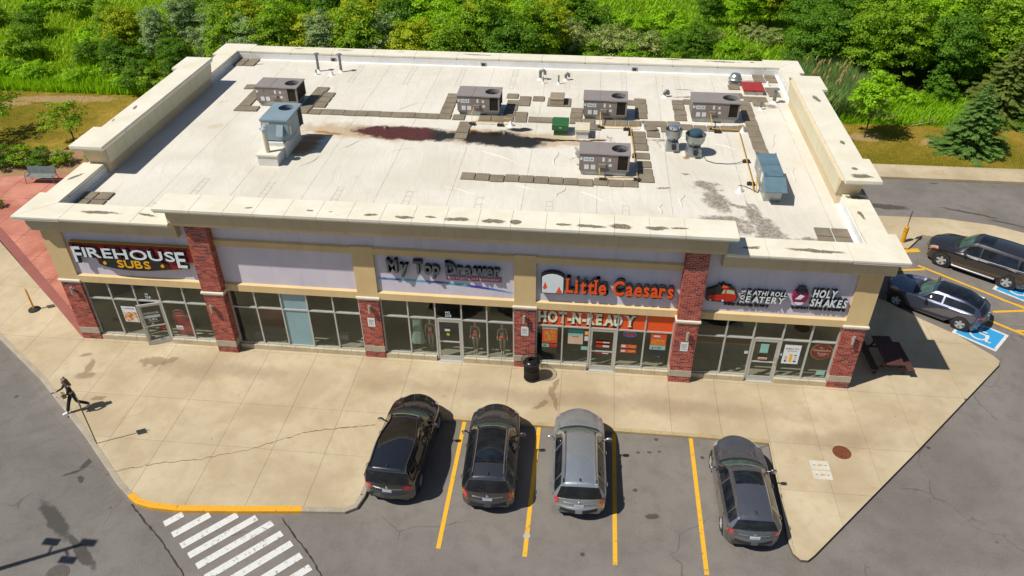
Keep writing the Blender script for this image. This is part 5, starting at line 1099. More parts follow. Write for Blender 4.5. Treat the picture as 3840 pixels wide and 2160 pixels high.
for lab, z0, z1, mm in (('orange strip, topmost sticker on the pizza shop door', 1.46, 1.55, M_PORG), ('red and grey strip, middle sticker on the pizza shop door', 1.24, 1.38, M_PRED), ('thin dark red strip, lowest sticker on the pizza shop door', .89, .98, M_SRED)): flat('sticker', lab, 'sticker', 22.42, z0, 22.98, z1, mm, y=.105, parts=[(22.7, z0+.02, 22.95, z1-.02, M_PGRY)])
t = thing('open_sign', 'red OPEN neon in a blue oval ring in the pizza shop window', 'neon sign', (23.75, .2, 1.96)); open_sign(t, 23.75, 1.93, .25, .12, M_NB, M_NR, M_NR)
for lab, z0, z1 in (('grey and orange strip, upper of two under the pizza shop neon', 1.26, 1.44), ('orange strip, lower of two under the pizza shop neon', 1.02, 1.18)): flat('sticker', lab, 'sticker', 23.42, z0, 24.06, z1, M_PORG, parts=[(23.45, z0+.03, 23.62, z1-.03, M_PGRY), (23.75, z0+.03, 24.0, z1-.03, M_PIZZA)])
flat('poster', 'orange pizza poster marked 7 in the rightmost pane of the pizza shop', 'poster', 24.58, 1.27, 25.21, 2.12, M_PORG, parts=[(24.62, 1.52, 25.17, 1.8, M_PIZZA), (24.58, 1.27, 25.21, 1.48, M_PTEAL), (24.7, 1.92, 24.95, 2.0, M_PGRY)], texts=[('$7.99', 24.85, 1.31, .15, M_SBLK, .36)])
# bay 5
flat('poster', 'white BUBBLE TEA poster with three bottles right of the rightmost door', 'poster', 29.84, .98, 30.48, 1.94, M_SWHT, texts=[('BUBBLE TEA', 30.16, 1.72, .1, M_PRED, .5), ('MILKSHAKE', 30.16, 1.62, .06, M_PRED, .36)],
     parts=[(29.93, 1.08, 30.03, 1.38, M_PPNK), (30.1, 1.08, 30.22, 1.48, M_SYEL), (30.29, 1.08, 30.39, 1.38, M_PGRY), (29.93, 1.08, 30.03, 1.14, M_SRED), (30.29, 1.4, 30.38, 1.45, M_SBLK), (30.29, 1.08, 30.39, 1.14, M_SBLK)])
flat('sticker', 'pale teal sheet taped to the rightmost shop door', 'notice', 28.9, 1.49, 29.22, 1.95, M_PTEAL, y=.105); flat('sticker', 'small pink label on the rightmost shop door under the teal sheet', 'sticker', 28.89, 1.15, 29.25, 1.27, M_PPNK, y=.105, parts=[(28.95, 1.18, 29.2, 1.2, M_PRED)])
flat('sticker', 'small white square sticker left of the rightmost shop door', 'sticker', 28.33, 1.36, 28.48, 1.5, M_PGRY); flat('sticker', 'small white square sticker right of the rightmost shop door', 'sticker', 29.66, 1.36, 29.8, 1.5, M_PGRY); flat('sticker', 'pale sheet at the bottom of the rightmost pane', 'notice', 31.3, .5, 31.64, .72, M_PTEAL)
t = thing('shop_sign', 'round dark red The Cheesecake Factory Bakery sign in the rightmost pane', 'sign', (31.28, YG, 1.7)); M_CRED = mat('cheesecake red', srgb('6d2a26', .8), .45)
a = MB(); a.extr([(31.28+.42*cos(2*pi*i/28), 1.70+.40*sin(2*pi*i/28)) for i in range(28)], lambda x, z: (x, YG, z), lambda x, z: (x, YG-.004, z)); part('rim', a, M_SGLD, t); a = MB(); a.extr([(31.28+.405*cos(2*pi*i/28), 1.70+.385*sin(2*pi*i/28)) for i in range(28)], lambda x, z: (x, YG-.004, z), lambda x, z: (x, YG-.007, z)); s_ = part('disc', a, M_CRED, t)
for tx, dx, z, h, f in (('The', -.05, 1.86, .1, .14), ('Cheesecake', 0, 1.72, .16, .68), ('Factory', .08, 1.56, .16, .42), ('BAKERY', .05, 1.48, .06, .25)): textmesh(s_, tx, 31.28+dx, z, h, M_PPNK, YG-.008, .001, fit=f)
# furniture behind the glass
M_OAK = mat('orange varnished wood', srgb('cc7c30', .85), .4, var=.15, scale=6); M_CTR = mat('grey counter front', srgb('8a8a80', .7), .6); M_BLUC = mat('blue plastic', srgb('2f6fb0', .75), .45); M_TEALC = mat('grey teal plastic', srgb('8aa8a4', .75), .5)
t = thing('counter', 'long serving counter with orange wooden top inside the rightmost shop', 'counter', (27.6, 1.5, 0)); a = MB(); a.box(-1.0, -.3, .03, 1.6, .3, 1.02); lpart('front', a, M_CTR, t); a = MB(); a.box(-1.1, -.38, 1.02, 1.7, .36, 1.08); lpart('top', a, M_OAK, t)
t = thing('table', 'wooden topped table inside the rightmost shop behind the round sign', 'table', (31.0, 2.0, 0)); a = MB(); a.box(-.5, -.35, .72, .5, .35, .76); lpart('top', a, M_OAK, t); a = MB(); a.cyl((0, 0, .03), (0, 0, .72), .04, n=8); a.box(-.25, -.25, .03, .25, .25, .06); lpart('pedestal', a, M_DARKM, t)
def shop_chair(x, y, m, lab, rz):
    t = thing('chair', lab, 'chair', (x, y, .03), rz); a = MB(); a.box(-.22, -.22, .42, .22, .22, .46, 0, .01); lpart('seat', a, m, t); a = MB(); a.box(-.22, .18, .462, .22, .23, .88, 0, .01); lpart('backrest', a, m, t)
    for sx in (-1, 1):
        for sy in (-1, 1): a = MB(); a.cyl((sx*.19, sy*.19, 0), (sx*.18, sy*.18, .42), .014, n=6); lpart('leg', a, M_DARKM, t)
shop_chair(21.6, 1.0, M_TEALC, 'grey teal chair inside the pizza shop left of its door', .3); shop_chair(25.0, .9, M_BLUC, 'blue chair inside the pizza shop behind the rightmost poster', -.4)
t = thing('bench_seat', 'long red upholstered bench in the empty second shop', 'bench', (8.5, 1.2, 0)); a = MB(); a.box(-1.1, -.25, .03, 1.1, .25, .45); lpart('base', a, M_CTR, t); a = MB(); a.box(-1.1, -.25, .452, 1.1, .25, .52, 0, .02); a.box(-1.1, .25, .3, 1.1, .35, 1.05); lpart('cushion', a, mat('dull red vinyl', srgb('c0504a', .85), .5), t)
for i, (x, y, w_, h_, lab) in enumerate(((7.6, .62, .35, .24, 'framed pale sheet leaning inside the second shop window'), (11.3, .9, .4, .3, 'white box on the floor of the second shop'), (12.3, .7, .25, .2, 'small white box by the third pier inside the second shop'))):
    a = MB(); a.box(x, y, .031, x+w_, y+.25, .03+h_); o = part('box', a, M_PGRY, None); o['label'] = lab; o['category'] = 'box'
t = thing('dress', 'pale mint dress hanging in the lingerie shop window', 'dress', (14.95, .5, 1.3)); a = MB(); n = 20
prof = [(.2, .62), (.24, .5), (.18, .3), (.2, .05), (.25, -.4), (.3, -.75)]; vs = []; fs = []
for j, (r, z) in enumerate(prof):
    for i in range(n): an = 2*pi*i/n; rr_ = r*(1+.12*sin(an*5)*j/5); vs.append((rr_*cos(an), rr_*.35*sin(an), z))
for j in range(len(prof)-1):
    for i in range(n): fs.append((j*n+(i+1)%n, j*n+i, (j+1)*n+i, (j+1)*n+(i+1)%n))
a.add(vs, fs); lpart('skirt', a, mat('mint fabric', srgb('a8c0b6', .8), .8), t, 60); a = MB(); a.tube([(-.18, 0, .6), (0, 0, .7), (.18, 0, .6)], .01, 6); a.cyl((0, 0, .7), (0, 0, .85), .006, n=6); lpart('hanger', a, M_DARKM, t)
a = MB(); a.box(13.75, .5, .03, 19.0, 1.3, .05); P('display_floor', a, M_CTR) if False else None
# ================================================================ vehicles
def m_paintcar(name, col, rough=.32, metal=.5, k=.8):
    n = N(name); v = n.obj(); f = n.noise(v, 900, 1, .5); c0 = srgb(col, k); g = n.noise(v, 2.2, 5, .65); z = n.n('ShaderNodeSeparateXYZ', {0: v}).outputs['Z']
    c = n.mix(n.ramp(f, .4, .75, 0, .25), c0, tuple(min(1, x*1.6+.01) for x in c0[:3])+(1,))
    c = n.mix(n.math('MULTIPLY', n.ramp(z, .75, .2, 0, .45), n.ramp(g, .3, .7)), c, srgb('6f6656', .6))
    r = n.math('ADD', n.ramp(g, .3, .75, 0, .12), rough)
    return n.done(c, r, metal, coat=1.0, Coat_IOR=1.95)
M_WGL = n_ = None
def m_cglass(name, col): n = N(name); v = n.obj(); g = n.noise(v, 2.5, 4, .6); return n.done(n.mix(n.ramp(g, .35, .7), col, tuple(c*1.7+.004 for c in col[:3])+(1,)), .04, 0, spec=.55)
M_CG = m_cglass('dark privacy glass', (.006, .008, .011, 1)); M_CW = m_cglass('green tinted windscreen', (.04, .075, .06, 1)); M_BUMP = mat('black trim plastic', (.02, .02, .021, 1), .6)
M_TYRE = mat('tyre rubber', (.018, .018, .018, 1), .85); M_RIM = mat('alloy rim', srgb('c4c6c8', .85), .3, .35); M_RIMD = mat('dark alloy rim', srgb('55585b', .7), .35, .7); M_CHR = mat('chrome trim', (.75, .76, .78, 1), .18, .95)
M_TL = mat('red tail lamp', (.62, .016, .028, 1), .15, coat=.6); M_HL = mat('clear headlamp', srgb('b9c0c4', .8), .12, .3, coat=.6); M_AMB = mat('amber lamp', srgb('e0641c', .8), .2); M_PLATE = mat('number plate', srgb('c9d2da', .82), .5)
NV = 10
def ringpts(r):
    """half profile of one station: (x, y, z) from roof centre down to the sill"""
    y, T, Wt, c, B, W, yl, bow, low = r
    P_ = [(0, T), (.5*Wt, T-.18*c), (.86*Wt, T-.55*c), (Wt, T-c), (W-.05, B), (W-.005, B-.07), (W+.004, (B+low)*.52+.02), (W, low+.26), (W-.015, low+.08), (W-.07, low)]
    out = []
    for k, (x, z) in enumerate(P_):
        t = 0 if k <= 3 else min(1, (k-3)/2.5); out.append((x, y+(yl-y)*t-bow*(x/max(W, .1))**2, z))
    return out
def cr(a, b, c, d, t): return tuple(.5*((2*b[i])+(-a[i]+c[i])*t+(2*a[i]-5*b[i]+4*c[i]-d[i])*t*t+(-a[i]+3*b[i]-3*c[i]+d[i])*t**3) for i in range(3))
class Surf:
    def __init__(s, rings): s.R = [ringpts(r) for r in rings]; s.n = len(rings)
    def row(s, k, v):
        R = s.R[k]; i = min(int(v), NV-2); t = v-i; g = lambda j: R[max(0, min(NV-1, j))]
        a = g(i-1) if i > 0 else (-R[1][0], R[1][1], R[1][2]); return cr(a, g(i), g(i+1), g(i+2), t)
    def P(s, u, v):
        i = max(0, min(int(u), s.n-2)); t = u-i; g = lambda j: s.row(max(0, min(s.n-1, j)), v); p = cr(g(i-1), g(i), g(i+1), g(i+2), t); return (max(0, p[0]), p[1], p[2])
    def Q(s, u, v, side, off=0):
        p = Vector(s.P(u, v)); a = Vector(s.P(min(u+.05, s.n-1), v))-Vector(s.P(max(u-.05, 0), v)); b = Vector(s.P(u, min(v+.05, NV-1)))-Vector(s.P(u, max(v-.05, 0)))
        n = a.cross(b); n = n.normalized() if n.length > 1e-9 else Vector((0, 0, 1))
        if n.dot(Vector((p.x, 0, p.z-.7))) < 0: n = -n
        p = p+n*off; return Vector((p.x*side, p.y, p.z))
def patch(S, u0, u1, v0, v1, side, off, nu=8, nv=4, both=False, skew=None):
    """a piece of the car's own surface, lifted off it by `off`; both=True mirrors it into one piece over the centre line"""
    mb = MB(); vs = []; 
    vl = [v0+(v1-v0)*j/nv for j in range(nv+1)]
    cols = ([(v, -1) for v in reversed(vl)]+[(v, 1) for v in vl[1:]]) if both else [(v, side) for v in vl]
    for i in range(nu+1):
        for (v, sd) in cols:
            t = i/nu; j_ = (v-v0)/(v1-v0) if v1 != v0 else 0
            uu0, uu1 = (u0, u1) if skew is None else (u0+skew[0]*j_, u1+skew[1]*j_)
            vs.append(S.Q(uu0+(uu1-uu0)*t, v, sd, off))
    m = len(cols); fs = []
    for i in range(nu):
        for j in range(m-1):
            q = (i*m+j, i*m+j+1, (i+1)*m+j+1, (i+1)*m+j); fs.append(q if (side > 0 or both) else q[::-1])
    # a rim that goes down to the body so that the piece has thickness
    o = len(vs); rim = [i for i in range(m)]+[(i+1)*m-1 for i in range(1, nu+1)]+[nu*m+j for j in range(m-2, -1, -1)]+[i*m for i in range(nu-1, 0, -1)]
    cen = sum(vs, Vector())/len(vs); 
    for k in rim: p = vs[k]; vs.append(p+(Vector((0, p.y*.2, .75))-p).normalized()*(abs(off)+.012))
    L = len(rim); fs += [(rim[i], rim[(i+1) % L], o+(i+1) % L, o+i) for i in range(L)]
    mb.add(vs, fs); return mb
def car(name, label, loc, rz, spec, paint, group='parked cars'):
    t = thing(name, label, 'car', loc, rz, group); R = spec['rings']; S = Surf(R); wy = spec['wheels']; WR = spec['wr']; W = spec['W']; AR = WR+.075
    # body shell with real wheel arches
    nu, nv = 4, 3; U = [i/nu for i in range((len(R)-1)*nu+1)]; V = [j/nv for j in range((NV-1)*nv+1)]
    vs = []; 
    for u in U:
        rowp = [S.P(u, v) for v in V]; full = [(-p[0], p[1], p[2], v) for p, v in zip(reversed(rowp), reversed(V))]+[(p[0], p[1], p[2], v) for p, v in zip(rowp[1:], V[1:])]
        for (x, y, z, v) in full:
            if v > 4.4:
                for yc in wy:
                    dy = abs(y-yc)
                    if dy < AR: z = max(z, WR+.0+sqrt(AR*AR-dy*dy)-.01)
            vs.append((x, y, z))
    m = 2*len(V)-1; mb = MB(); fs = [(i*m+j, i*m+j+1, (i+1)*m+j+1, (i+1)*m+j) for i in range(len(U)-1) for j in range(m-1)]
    fs += [tuple(range(m-1, -1, -1)), tuple((len(U)-1)*m+j for j in range(m))]
    mb.add(vs, fs); bd = lpart('body', mb, paint, t, 32)
    a = MB(); a.box(-W+.2, R[-1][0]+.45, .2, W-.2, R[0][0]-.5, .42)
    for yc in wy:
        for sx in (-1, 1): a.cyl((sx*(W-.28), yc, WR), (sx*(W-.045), yc, WR), AR+.004, n=18)
    lpart('underbody', a, M_BUMP, t)
    iw0, iw1, ir, ig0, ig1 = spec['iw0'], spec['iw1'], spec['ir'], spec['ig0'], spec['ig1']
    lpart('cowl', patch(S, iw0-.32, iw0+.2, 0, 3.0, 1, .007, 4, 6, both=True), M_BUMP, t, 60); lpart('windscreen', patch(S, iw0+.22, iw1-.06, 0, 2.9, 1, .006, 8, 6, both=True), M_CW, t, 60)
    lpart('rear_window', patch(S, ig0+.12, ig1-.04, 0, spec.get('gv', 2.97), 1, .010, 8, 9, both=True), M_CG, t, 60)
    for k, (u0, u1) in enumerate(spec['sw']):
        for sd in (-1, 1): lpart('side_window', patch(S, u0, u1, 3.16, 3.86, sd, .006, 6, 3, skew=spec['skew'][k]), M_CG, t, 60)
    for di, (u0, u1) in enumerate(spec['doors']):
        for sd in (-1, 1):
            d = lpart('door', patch(S, u0, u1, 4.0, 7.9, sd, .006, 6, 9, skew=(0, -.8 if di else 0)), paint, t, 32); q = S.Q(u1+(u0-u1)*.12, 4.9, sd, .02); h = MB(); h.tube([q+Vector((0, -.08, 0)), q+Vector((sd*.02, -.06, 0)), q+Vector((sd*.02, .06, 0)), q+Vector((0, .08, 0))], .013, 6); lpart('door_handle', h, spec.get('hm', paint), d, 60)
    if spec.get('hood', 1): lpart('bonnet', patch(S, spec.get('ih', 1.6), iw0-.36, 0, 3.3, 1, .006, 8, 5, both=True), paint, t, 32)
    lpart('tailgate', patch(S, ig1+.05, spec['it'], 0, 3.4, 1, .006, 5, 5, both=True), paint, t, 32)
    # lamps
    for sd in (-1, 1):
        tl = lpart('tail_light', patch(S, *spec['tl'], sd, .014, 5, 4, skew=spec.get('tlsk')), M_TL, t, 50)
        if spec.get('tl2'): lpart('tail_lens', patch(S, *spec['tl2'], sd, .018, 3, 2), M_HL, tl, 50)
        hl = lpart('headlight', patch(S, *spec['hl'], sd, .012, 4, 4), M_HL, t, 50); lpart('indicator', patch(S, spec['hl'][0]+.35, spec['hl'][1]+.12, 4.6, 5.1, sd, .014, 3, 2), M_AMB, hl, 50)
        # mirror
        q = S.Q(iw0+.55, 4.0, sd, 0); a = MB(); a.tube([q+Vector((-sd*.03, 0, 0)), q+Vector((sd*.1, -.02, .06))], .03, 8); a.ell(q+Vector((sd*.18, -.03, .09)), (.12, .065, .08), 12, 8); mr = lpart('mirror', a, spec.get('mm', paint), t, 60)
        a = MB(); a.box(min(sd*.08, sd*.28)+q.x, q.y-.1, q.z+.03, max(sd*.08, sd*.28)+q.x, q.y-.094, q.z+.15, 0); lpart('mirror_glass', a, M_CHR, mr)
    # lower plastic and rear bumper insert
    lpart('bumper_insert', patch(S, 14.2, 14.9, 0, 3.4, 1, .008, 3, 6, both=True), spec.get('bm', M_BUMP), t, 50)
    q = S.P(12.75, 0); ym, zm = q[1], q[2]; a = MB(); a.box(-.16, ym-.018, zm-.05, .16, ym+.03, zm+.06); lpart('number_plate', a, M_PLATE, t)
    a = MB(); a.tube([S.Q(12.35, 1.5*(5-i)/5, -1, .012) for i in range(5)]+[S.Q(12.35, 1.5*i/5, 1, .012) for i in range(6)], .014, 6); lpart('trim_bar', a, spec.get('tm', M_CHR), t, 60)
    a = MB(); qb = S.P(12.05, 0); a.cyl((0, qb[1]-.02, qb[2]), (0, qb[1]+.05, qb[2]), .05, n=14); lpart('badge', a, M_CHR, t, 50)
    # wheels
    rims = spec.get('rim', M_RIM)
    for yc in wy:
        for sd in (-1, 1):
            wt = .11; cx = sd*(W-.115); a = MB(); pr = [(WR*.62, -wt), (WR*.9, -wt*1.02), (WR, -wt*.8), (WR, wt*.8), (WR*.9, wt*1.02), (WR*.62, wt)]; a.lathe(pr, (cx, yc, WR), 26, 'x'); wh = lpart('wheel', a, M_TYRE, t, 40)
            a = MB(); a.lathe([(WR*.63, -.03), (WR*.66, wt*.9), (WR*.60, wt*.9), (WR*.57, .02)], (0, 0, 0), 24, 'x')
            for k in range(5):
                an = 2*pi*k/5+.3; c_, s_ = cos(an), sin(an); tn = Vector((0, -s_, c_)); rd = Vector((0, c_, s_)); 
                for dv in (-.14, .14):
                    rd2 = (rd+tn*dv).normalized(); p0 = tn*dv*.12; vs_ = [Vector((wt*.75, 0, 0))+p0-tn*.03, Vector((wt*.75, 0, 0))+p0+tn*.03, rd2*WR*.61+Vector((wt*.85, 0, 0))+tn*.028, rd2*WR*.61+Vector((wt*.85, 0, 0))-tn*.028]
                    o = vs_+[p-Vector((.03, 0, 0)) for p in vs_]; a.add(o, [(0,1,2,3),(7,6,5,4),(0,4,5,1),(1,5,6,2),(2,6,7,3),(3,7,4,0)])
            a.cyl((wt*.6, 0, 0), (wt*.86, 0, 0), WR*.16, n=12)
            if sd < 0: a.v = [(-p[0], p[1], p[2]) for p in a.v]; a.f = [f[::-1] for f in a.f]
            a.v = [(p[0]+cx, p[1]+yc, p[2]+WR) for p in a.v]; lpart('rim', a, rims, wh, 40)
            a = MB(); a.cyl((cx-sd*.02, yc, WR), (cx+sd*.03, yc, WR), WR*.6, n=20); lpart('brake', a, M_DARKM, wh)
    # wipers and roof fittings
    for k, (x0, x1) in enumerate(((-.55, -.02), (0.02, .6))):
        q0 = S.Q(iw0+.1, 0, 1, .03); a = MB(); a.tube([(x0, S.P(iw0+.1, 1)[1]-.0, q0.z+.0), (x1, S.P(iw0+.3, 1)[1], S.P(iw0+.3, 1)[2]+.02)], .012, 5); lpart('wiper', a, M_BUMP, t)
    a = MB(); q0 = S.P(ig1-.15, 0); a.tube([(0, q0[1]-.04, q0[2]+.0), (-.3, S.P(ig1-.35, 1)[1]-.03, S.P(ig1-.35, 1)[2]+.015)], .011, 5); lpart('rear_wiper', a, M_BUMP, t)
    q0 = S.P(ir-.35, 0); a = MB(); a.ell((0, q0[1], q0[2]+.02), (.035, .07, .035), 8, 6); a.tube([(0, q0[1], q0[2]+.03), (0, q0[1]-.14, q0[2]+.13)], .006, 5); lpart('antenna', a, M_BUMP, t, 60)
    if spec.get('rails'):
        for sd in (-1, 1):
            pts = [S.Q(iw1+.15+(ir-iw1-.4)*i/10, 2.45, sd, .0 if i in (0, 10) else .03) for i in range(11)]; a = MB(); a.tube(pts, .017, 8); lpart('roof_rail', a, spec['rails'], t, 60)
            for i in (0, 10): a = MB(); q = pts[i]; a.box(q.x-.025, q.y-.07, q.z-.01, q.x+.025, q.y+.07, q.z+.045, 0, .01); lpart('rail_foot', a, M_BUMP, t)
    if spec.get('sun'):
        u0, u1, v1 = spec['sun']; lpart('sunroof', patch(S, u0, u1, 0, v1, 1, .012, 20, 8, both=True), M_CG, t, 60)
    if spec.get('trim'):
        for sd in (-1, 1): a = MB(); u0, u1 = spec['trim']; a.tube([S.Q(u0+(u1-u0)*i/16, 3.96, sd, .012) for i in range(17)], .011, 5); lpart('window_trim', a, M_CHR, t, 60)
    if spec.get('step'):
        for sd in (-1, 1): a = MB(); a.tube([(sd*(W+.02), wy[0]-AR-.05, .34), (sd*(W+.02), wy[1]+AR+.05, .34)], .045, 8); lpart('side_step', a, M_CHR, t, 60)
    return t, S
# station: y, T, Wt, c, B, W, y of the lower body, bow, low
def suv(L=2.32, W=.92, H=1.68, box=0.0, hood=1.06):
    return [(L+.02, .60, .34, .03, .55, W-.40, L+.03, .22, .30), (L-.05, .86, .44, .04, .78, W-.25, L-.0, .30, .24), (L-.26, .99, .55, .05, .93, W-.12, L-.22, .30, .22), (L-.62, hood, .64, .06, .99, W-.03, L-.6, .24, .22),
            (L-1.06, hood+.04, .69, .06, 1.03, W, L-1.1, .20, .22), (L-1.28, hood+.07, .72, .06, 1.05, W, L-1.3, .22, .22), (L-1.98, H-.09, W-.33, .07, 1.06, W, L-2.0, .17, .22), (L-2.40, H-.015, W-.345, .09, 1.07, W, L-2.4, .05, .22),
            (L-3.3, H, W-.35+box*.3, .09, 1.09, W, L-3.3, .0, .22), (-L+.55, H-.03, W-.33+box*.2, .08, 1.12, W-.005, -L+.58, -.03, .22), (-L+.27-box*.05, H-.10, W-.30+box*.2, .06, 1.13, W-.02, -L+.38, -.05, .24), (-L+.11, 1.09, W-.15, .06, 1.03, W-.07, -L+.23, -.12, .26),
            (-L+.075, .97, W-.17, .05, .88, W-.11, -L+.14, -.18, .28), (-L+.06, .77, W-.22, .04, .70, W-.13, -L+.10, -.20, .30), (-L-.0, .70, W-.30, .04, .63, W-.17, -L+.02, -.23, .30), (-L-.01, .50, W-.34, .03, .46, W-.22, -L+.0, -.24, .30)]
base = dict(wheels=(1.42, -1.28), wr=.35, W=.92, iw0=5, iw1=6, ir=9.6, ig0=10, ig1=11, it=13.0, sw=[(5.75, 7.05), (7.15, 8.6), (8.72, 9.75)], skew=[(-.45, 0), (0, .1), (0, .35)], doors=[(5.5, 7.1), (7.15, 8.85)],
            tl=(10.9, 12.6, 2.3, 4.9), hl=(.9, 2.4, 3.7, 5.0), plate=(-2.27, .84))
def spec(**k): d = dict(base); d.update(k); return d
silver = m_paintcar('silver metallic paint', 'b9c0c3', .28, .7); gun = m_paintcar('gunmetal metallic paint', '4c4a49', .25, .6, .7); blackp = m_paintcar('black brown paint', '1e1b1a', .2, .3, .7); stl = m_paintcar('steel grey paint', '747579', .25, .65, .75)
bluep = m_paintcar('slate blue metallic paint', '5c6176', .25, .6, .72); brn = m_paintcar('dark graphite paint', '3f3a38', .25, .5, .7)
G0 = -.13
car('parked_car', 'silver crossover with bare roof and silver rails, third from left in the front bays', (21.95, -5.28, G0), radians(2), spec(rings=suv(2.35, .92, 1.70), rails=M_CHR, tlsk=(0, .5), tl2=(11.75, 12.3, 2.75, 3.9), plate=(-2.29, .86)), silver, 'cars parked in front of the shops')
car('parked_car', 'dark grey crossover with long glass roof and silver rails, second from left', (18.86, -5.33, G0), radians(2.5), spec(rings=suv(2.34, .92, 1.70), rails=M_CHR, sun=(6.35, 8.5, 2.1), tlsk=(0, .5), tl2=(11.75, 12.3, 2.75, 3.9), plate=(-2.28, .86)), gun, 'cars parked in front of the shops')
car('parked_car', 'black boxy sport utility car with black rails and wide red tail lamps, parked leftmost', (15.62, -5.2, G0), radians(-2.5), spec(rings=suv(2.45, .92, 1.72, .5, 1.08), wheels=(1.5, -1.4), rails=M_BUMP, tl=(11.2, 12.6, 1.75, 4.9), plate=(-2.40, .80), bm=gun, mm=M_BUMP), blackp, 'cars parked in front of the shops')
def low(L, W, H, rear):
    r = suv(L, W, H, 0, .93); out = []
    for k, q in enumerate(r):
        q = list(q)
        if k <= 5: q[1] -= .07 if k > 1 else .02; q[4] -= .08 if k > 1 else .02
        elif k <= 10: q[4] -= .12
        if k in (6,): q[0] += .02
        q[8] -= .04
        out.append(tuple(q))
    for k, dy, T, dw in rear: q = list(out[k]); q[0] += dy; q[1] = T; q[2] += dw; out[k] = tuple(q)
    return out
hb = low(2.28, .9, 1.45, [(9, .12, 1.41, -.02), (10, .10, 1.32, -.03), (11, .06, .98, -.02), (12, .03, .9, 0), (13, 0, .72, 0), (14, 0, .66, 0)]); hb[11] = hb[11][:4]+(.92,)+hb[11][5:]
car('parked_car', 'steel grey hatchback with small dark sunroof and sloping tail, parked alone on the right', (27.62, -6.02, G0), radians(1.5), spec(rings=hb, W=.9, wr=.325, wheels=(1.38, -1.32), sun=(6.75, 7.5, 1.9), plate=(-2.23, .76), tl=(11.3, 12.5, 2.3, 4.9), tlsk=(0, .3)), stl, 'cars parked in front of the shops')
cp = low(2.2, .91, 1.40, [(8, 0, 1.38, -.01), (9, .19, 1.27, -.06), (10, .14, 1.14, -.1), (11, .03, .95, -.06), (12, .03, .88, 0), (13, 0, .72, 0), (14, 0, .66, 0)]); cp[10] = cp[10][:4]+(.98,)+cp[10][5:]; cp[11] = cp[11][:4]+(.88,)+cp[11][5:]
hd_ = atan2(1.65, -2.35)-pi/2
car('parked_car', 'slate blue coupe with black glass roof and red tail lamps behind the picnic table', (37.93, 6.02, G0), hd_, spec(rings=cp, W=.91, wr=.34, wheels=(1.46, -1.30), sun=(6.25, 9.9, 2.6), gv=2.8, sw=[(5.8, 7.1), (7.2, 9.45)], skew=[(-.45, 0), (0, .2)], doors=[(5.5, 7.5)], trim=(5.8, 9.7), plate=(-2.17, .76), tl=(11.2, 12.4, 2.3, 4.9)), bluep, 'cars parked in the accessible bays')
ds = suv(2.5, .98, 1.72, .25, 1.08)
car('parked_car', 'dark graphite sport utility car with chrome side steps and window trim, rightmost in the picture', (41.2, 9.68, G0), hd_, spec(rings=ds, W=.98, wr=.38, wheels=(1.53, -1.42), step=1, trim=(5.6, 9.9), sun=(6.6, 7.5, 1.6), hm=M_CHR, plate=(-2.45, .84)), brn, 'cars parked in the accessible bays')
# ================================================================ people and street furniture
def skin(nodes, edges, root, sub=2):
    """one continuous body surface grown over a skeleton: nodes {name: (x, y, z, rx, ry)}"""
    ks = list(nodes); ks.remove(root); ks.insert(0, root); me = bpy.data.meshes.new('skeleton')
    me.from_pydata([nodes[k][:3] for k in ks], [(ks.index(a), ks.index(b)) for a, b in edges], [])
    o = bpy.data.objects.new('skeleton', me); COL.objects.link(o); o.modifiers.new('s', 'SKIN'); 
    if not me.skin_vertices:
        bm = bmesh.new(); bm.from_mesh(me); bm.verts.layers.skin.verify(); bm.to_mesh(me); bm.free()
    for i, k in enumerate(ks):
        sv = me.skin_vertices[0].data[i]; sv.radius = nodes[k][3:5]; sv.use_root = (i == 0)
    m = o.modifiers.new('u', 'SUBSURF'); m.levels = sub; m.render_levels = sub
    dg = bpy.context.evaluated_depsgraph_get(); dg.update(); r = bpy.data.meshes.new_from_object(o.evaluated_get(dg), depsgraph=dg)
    bpy.data.objects.remove(o); r.polygons.foreach_set('use_smooth', [True]*len(r.polygons)); return r
def setmat(me, m): me.materials.clear(); me.materials.append(m); return me
M_SKIN = mat('skin', (.52, .30, .20, 1), .55, var=.05); M_BLKC = mat('black cotton', (.012, .012, .014, 1), .85, var=.3, scale=12); M_HAIR = mat('brown hair with blond ends', srgb('6b5038', .7), .5, var=.35, scale=9); M_SHOE = mat('white trainers', srgb('e8e8ea', .85), .6)
M_MANQ = mat('mannequin plastic', srgb('d9cbb4', .85), .45, var=.05); M_LING = mat('red lace fabric', srgb('d8383a', .9), .8)
# walking woman: x to her right, y forward; her own origin on the ground between her feet
N_ = {'pel': (0, 0, .93, .125, .10), 'hipR': (.085, .01, .88, .088, .09), 'hipL': (-.085, -.01, .88, .088, .09), 'knR': (.075, .20, .50, .062, .068), 'anR': (.07, .36, .115, .05, .052), 'knL': (-.08, -.04, .50, .062, .068), 'anL': (-.075, -.36, .19, .048, .05), 'wst': (0, .03, 1.06, .105, .08)}
T_ = {'wst': (0, .02, 1.02, .115, .09), 'rib': (0, .06, 1.18, .125, .09), 'chs': (0, .05, 1.32, .14, .095), 'nk': (0, .08, 1.43, .06, .055), 'shR': (.155, .06, 1.37, .052, .052), 'shL': (-.155, .06, 1.37, .052, .052), 'elR': (.22, .19, 1.12, .042, .042), 'wrR': (.14, .42, 1.14, .030, .030), 'elL': (-.22, .17, 1.11, .042, .042), 'wrL': (-.09, .36, 1.05, .030, .030)}
person = thing('person', 'woman with long brown hair in black top and trousers walking with phone and tan bag', 'person', (2.29, -4.29, .0), atan2(-.52, -.62)-pi/2+.16); person.scale = (1.12, 1.08, .99)
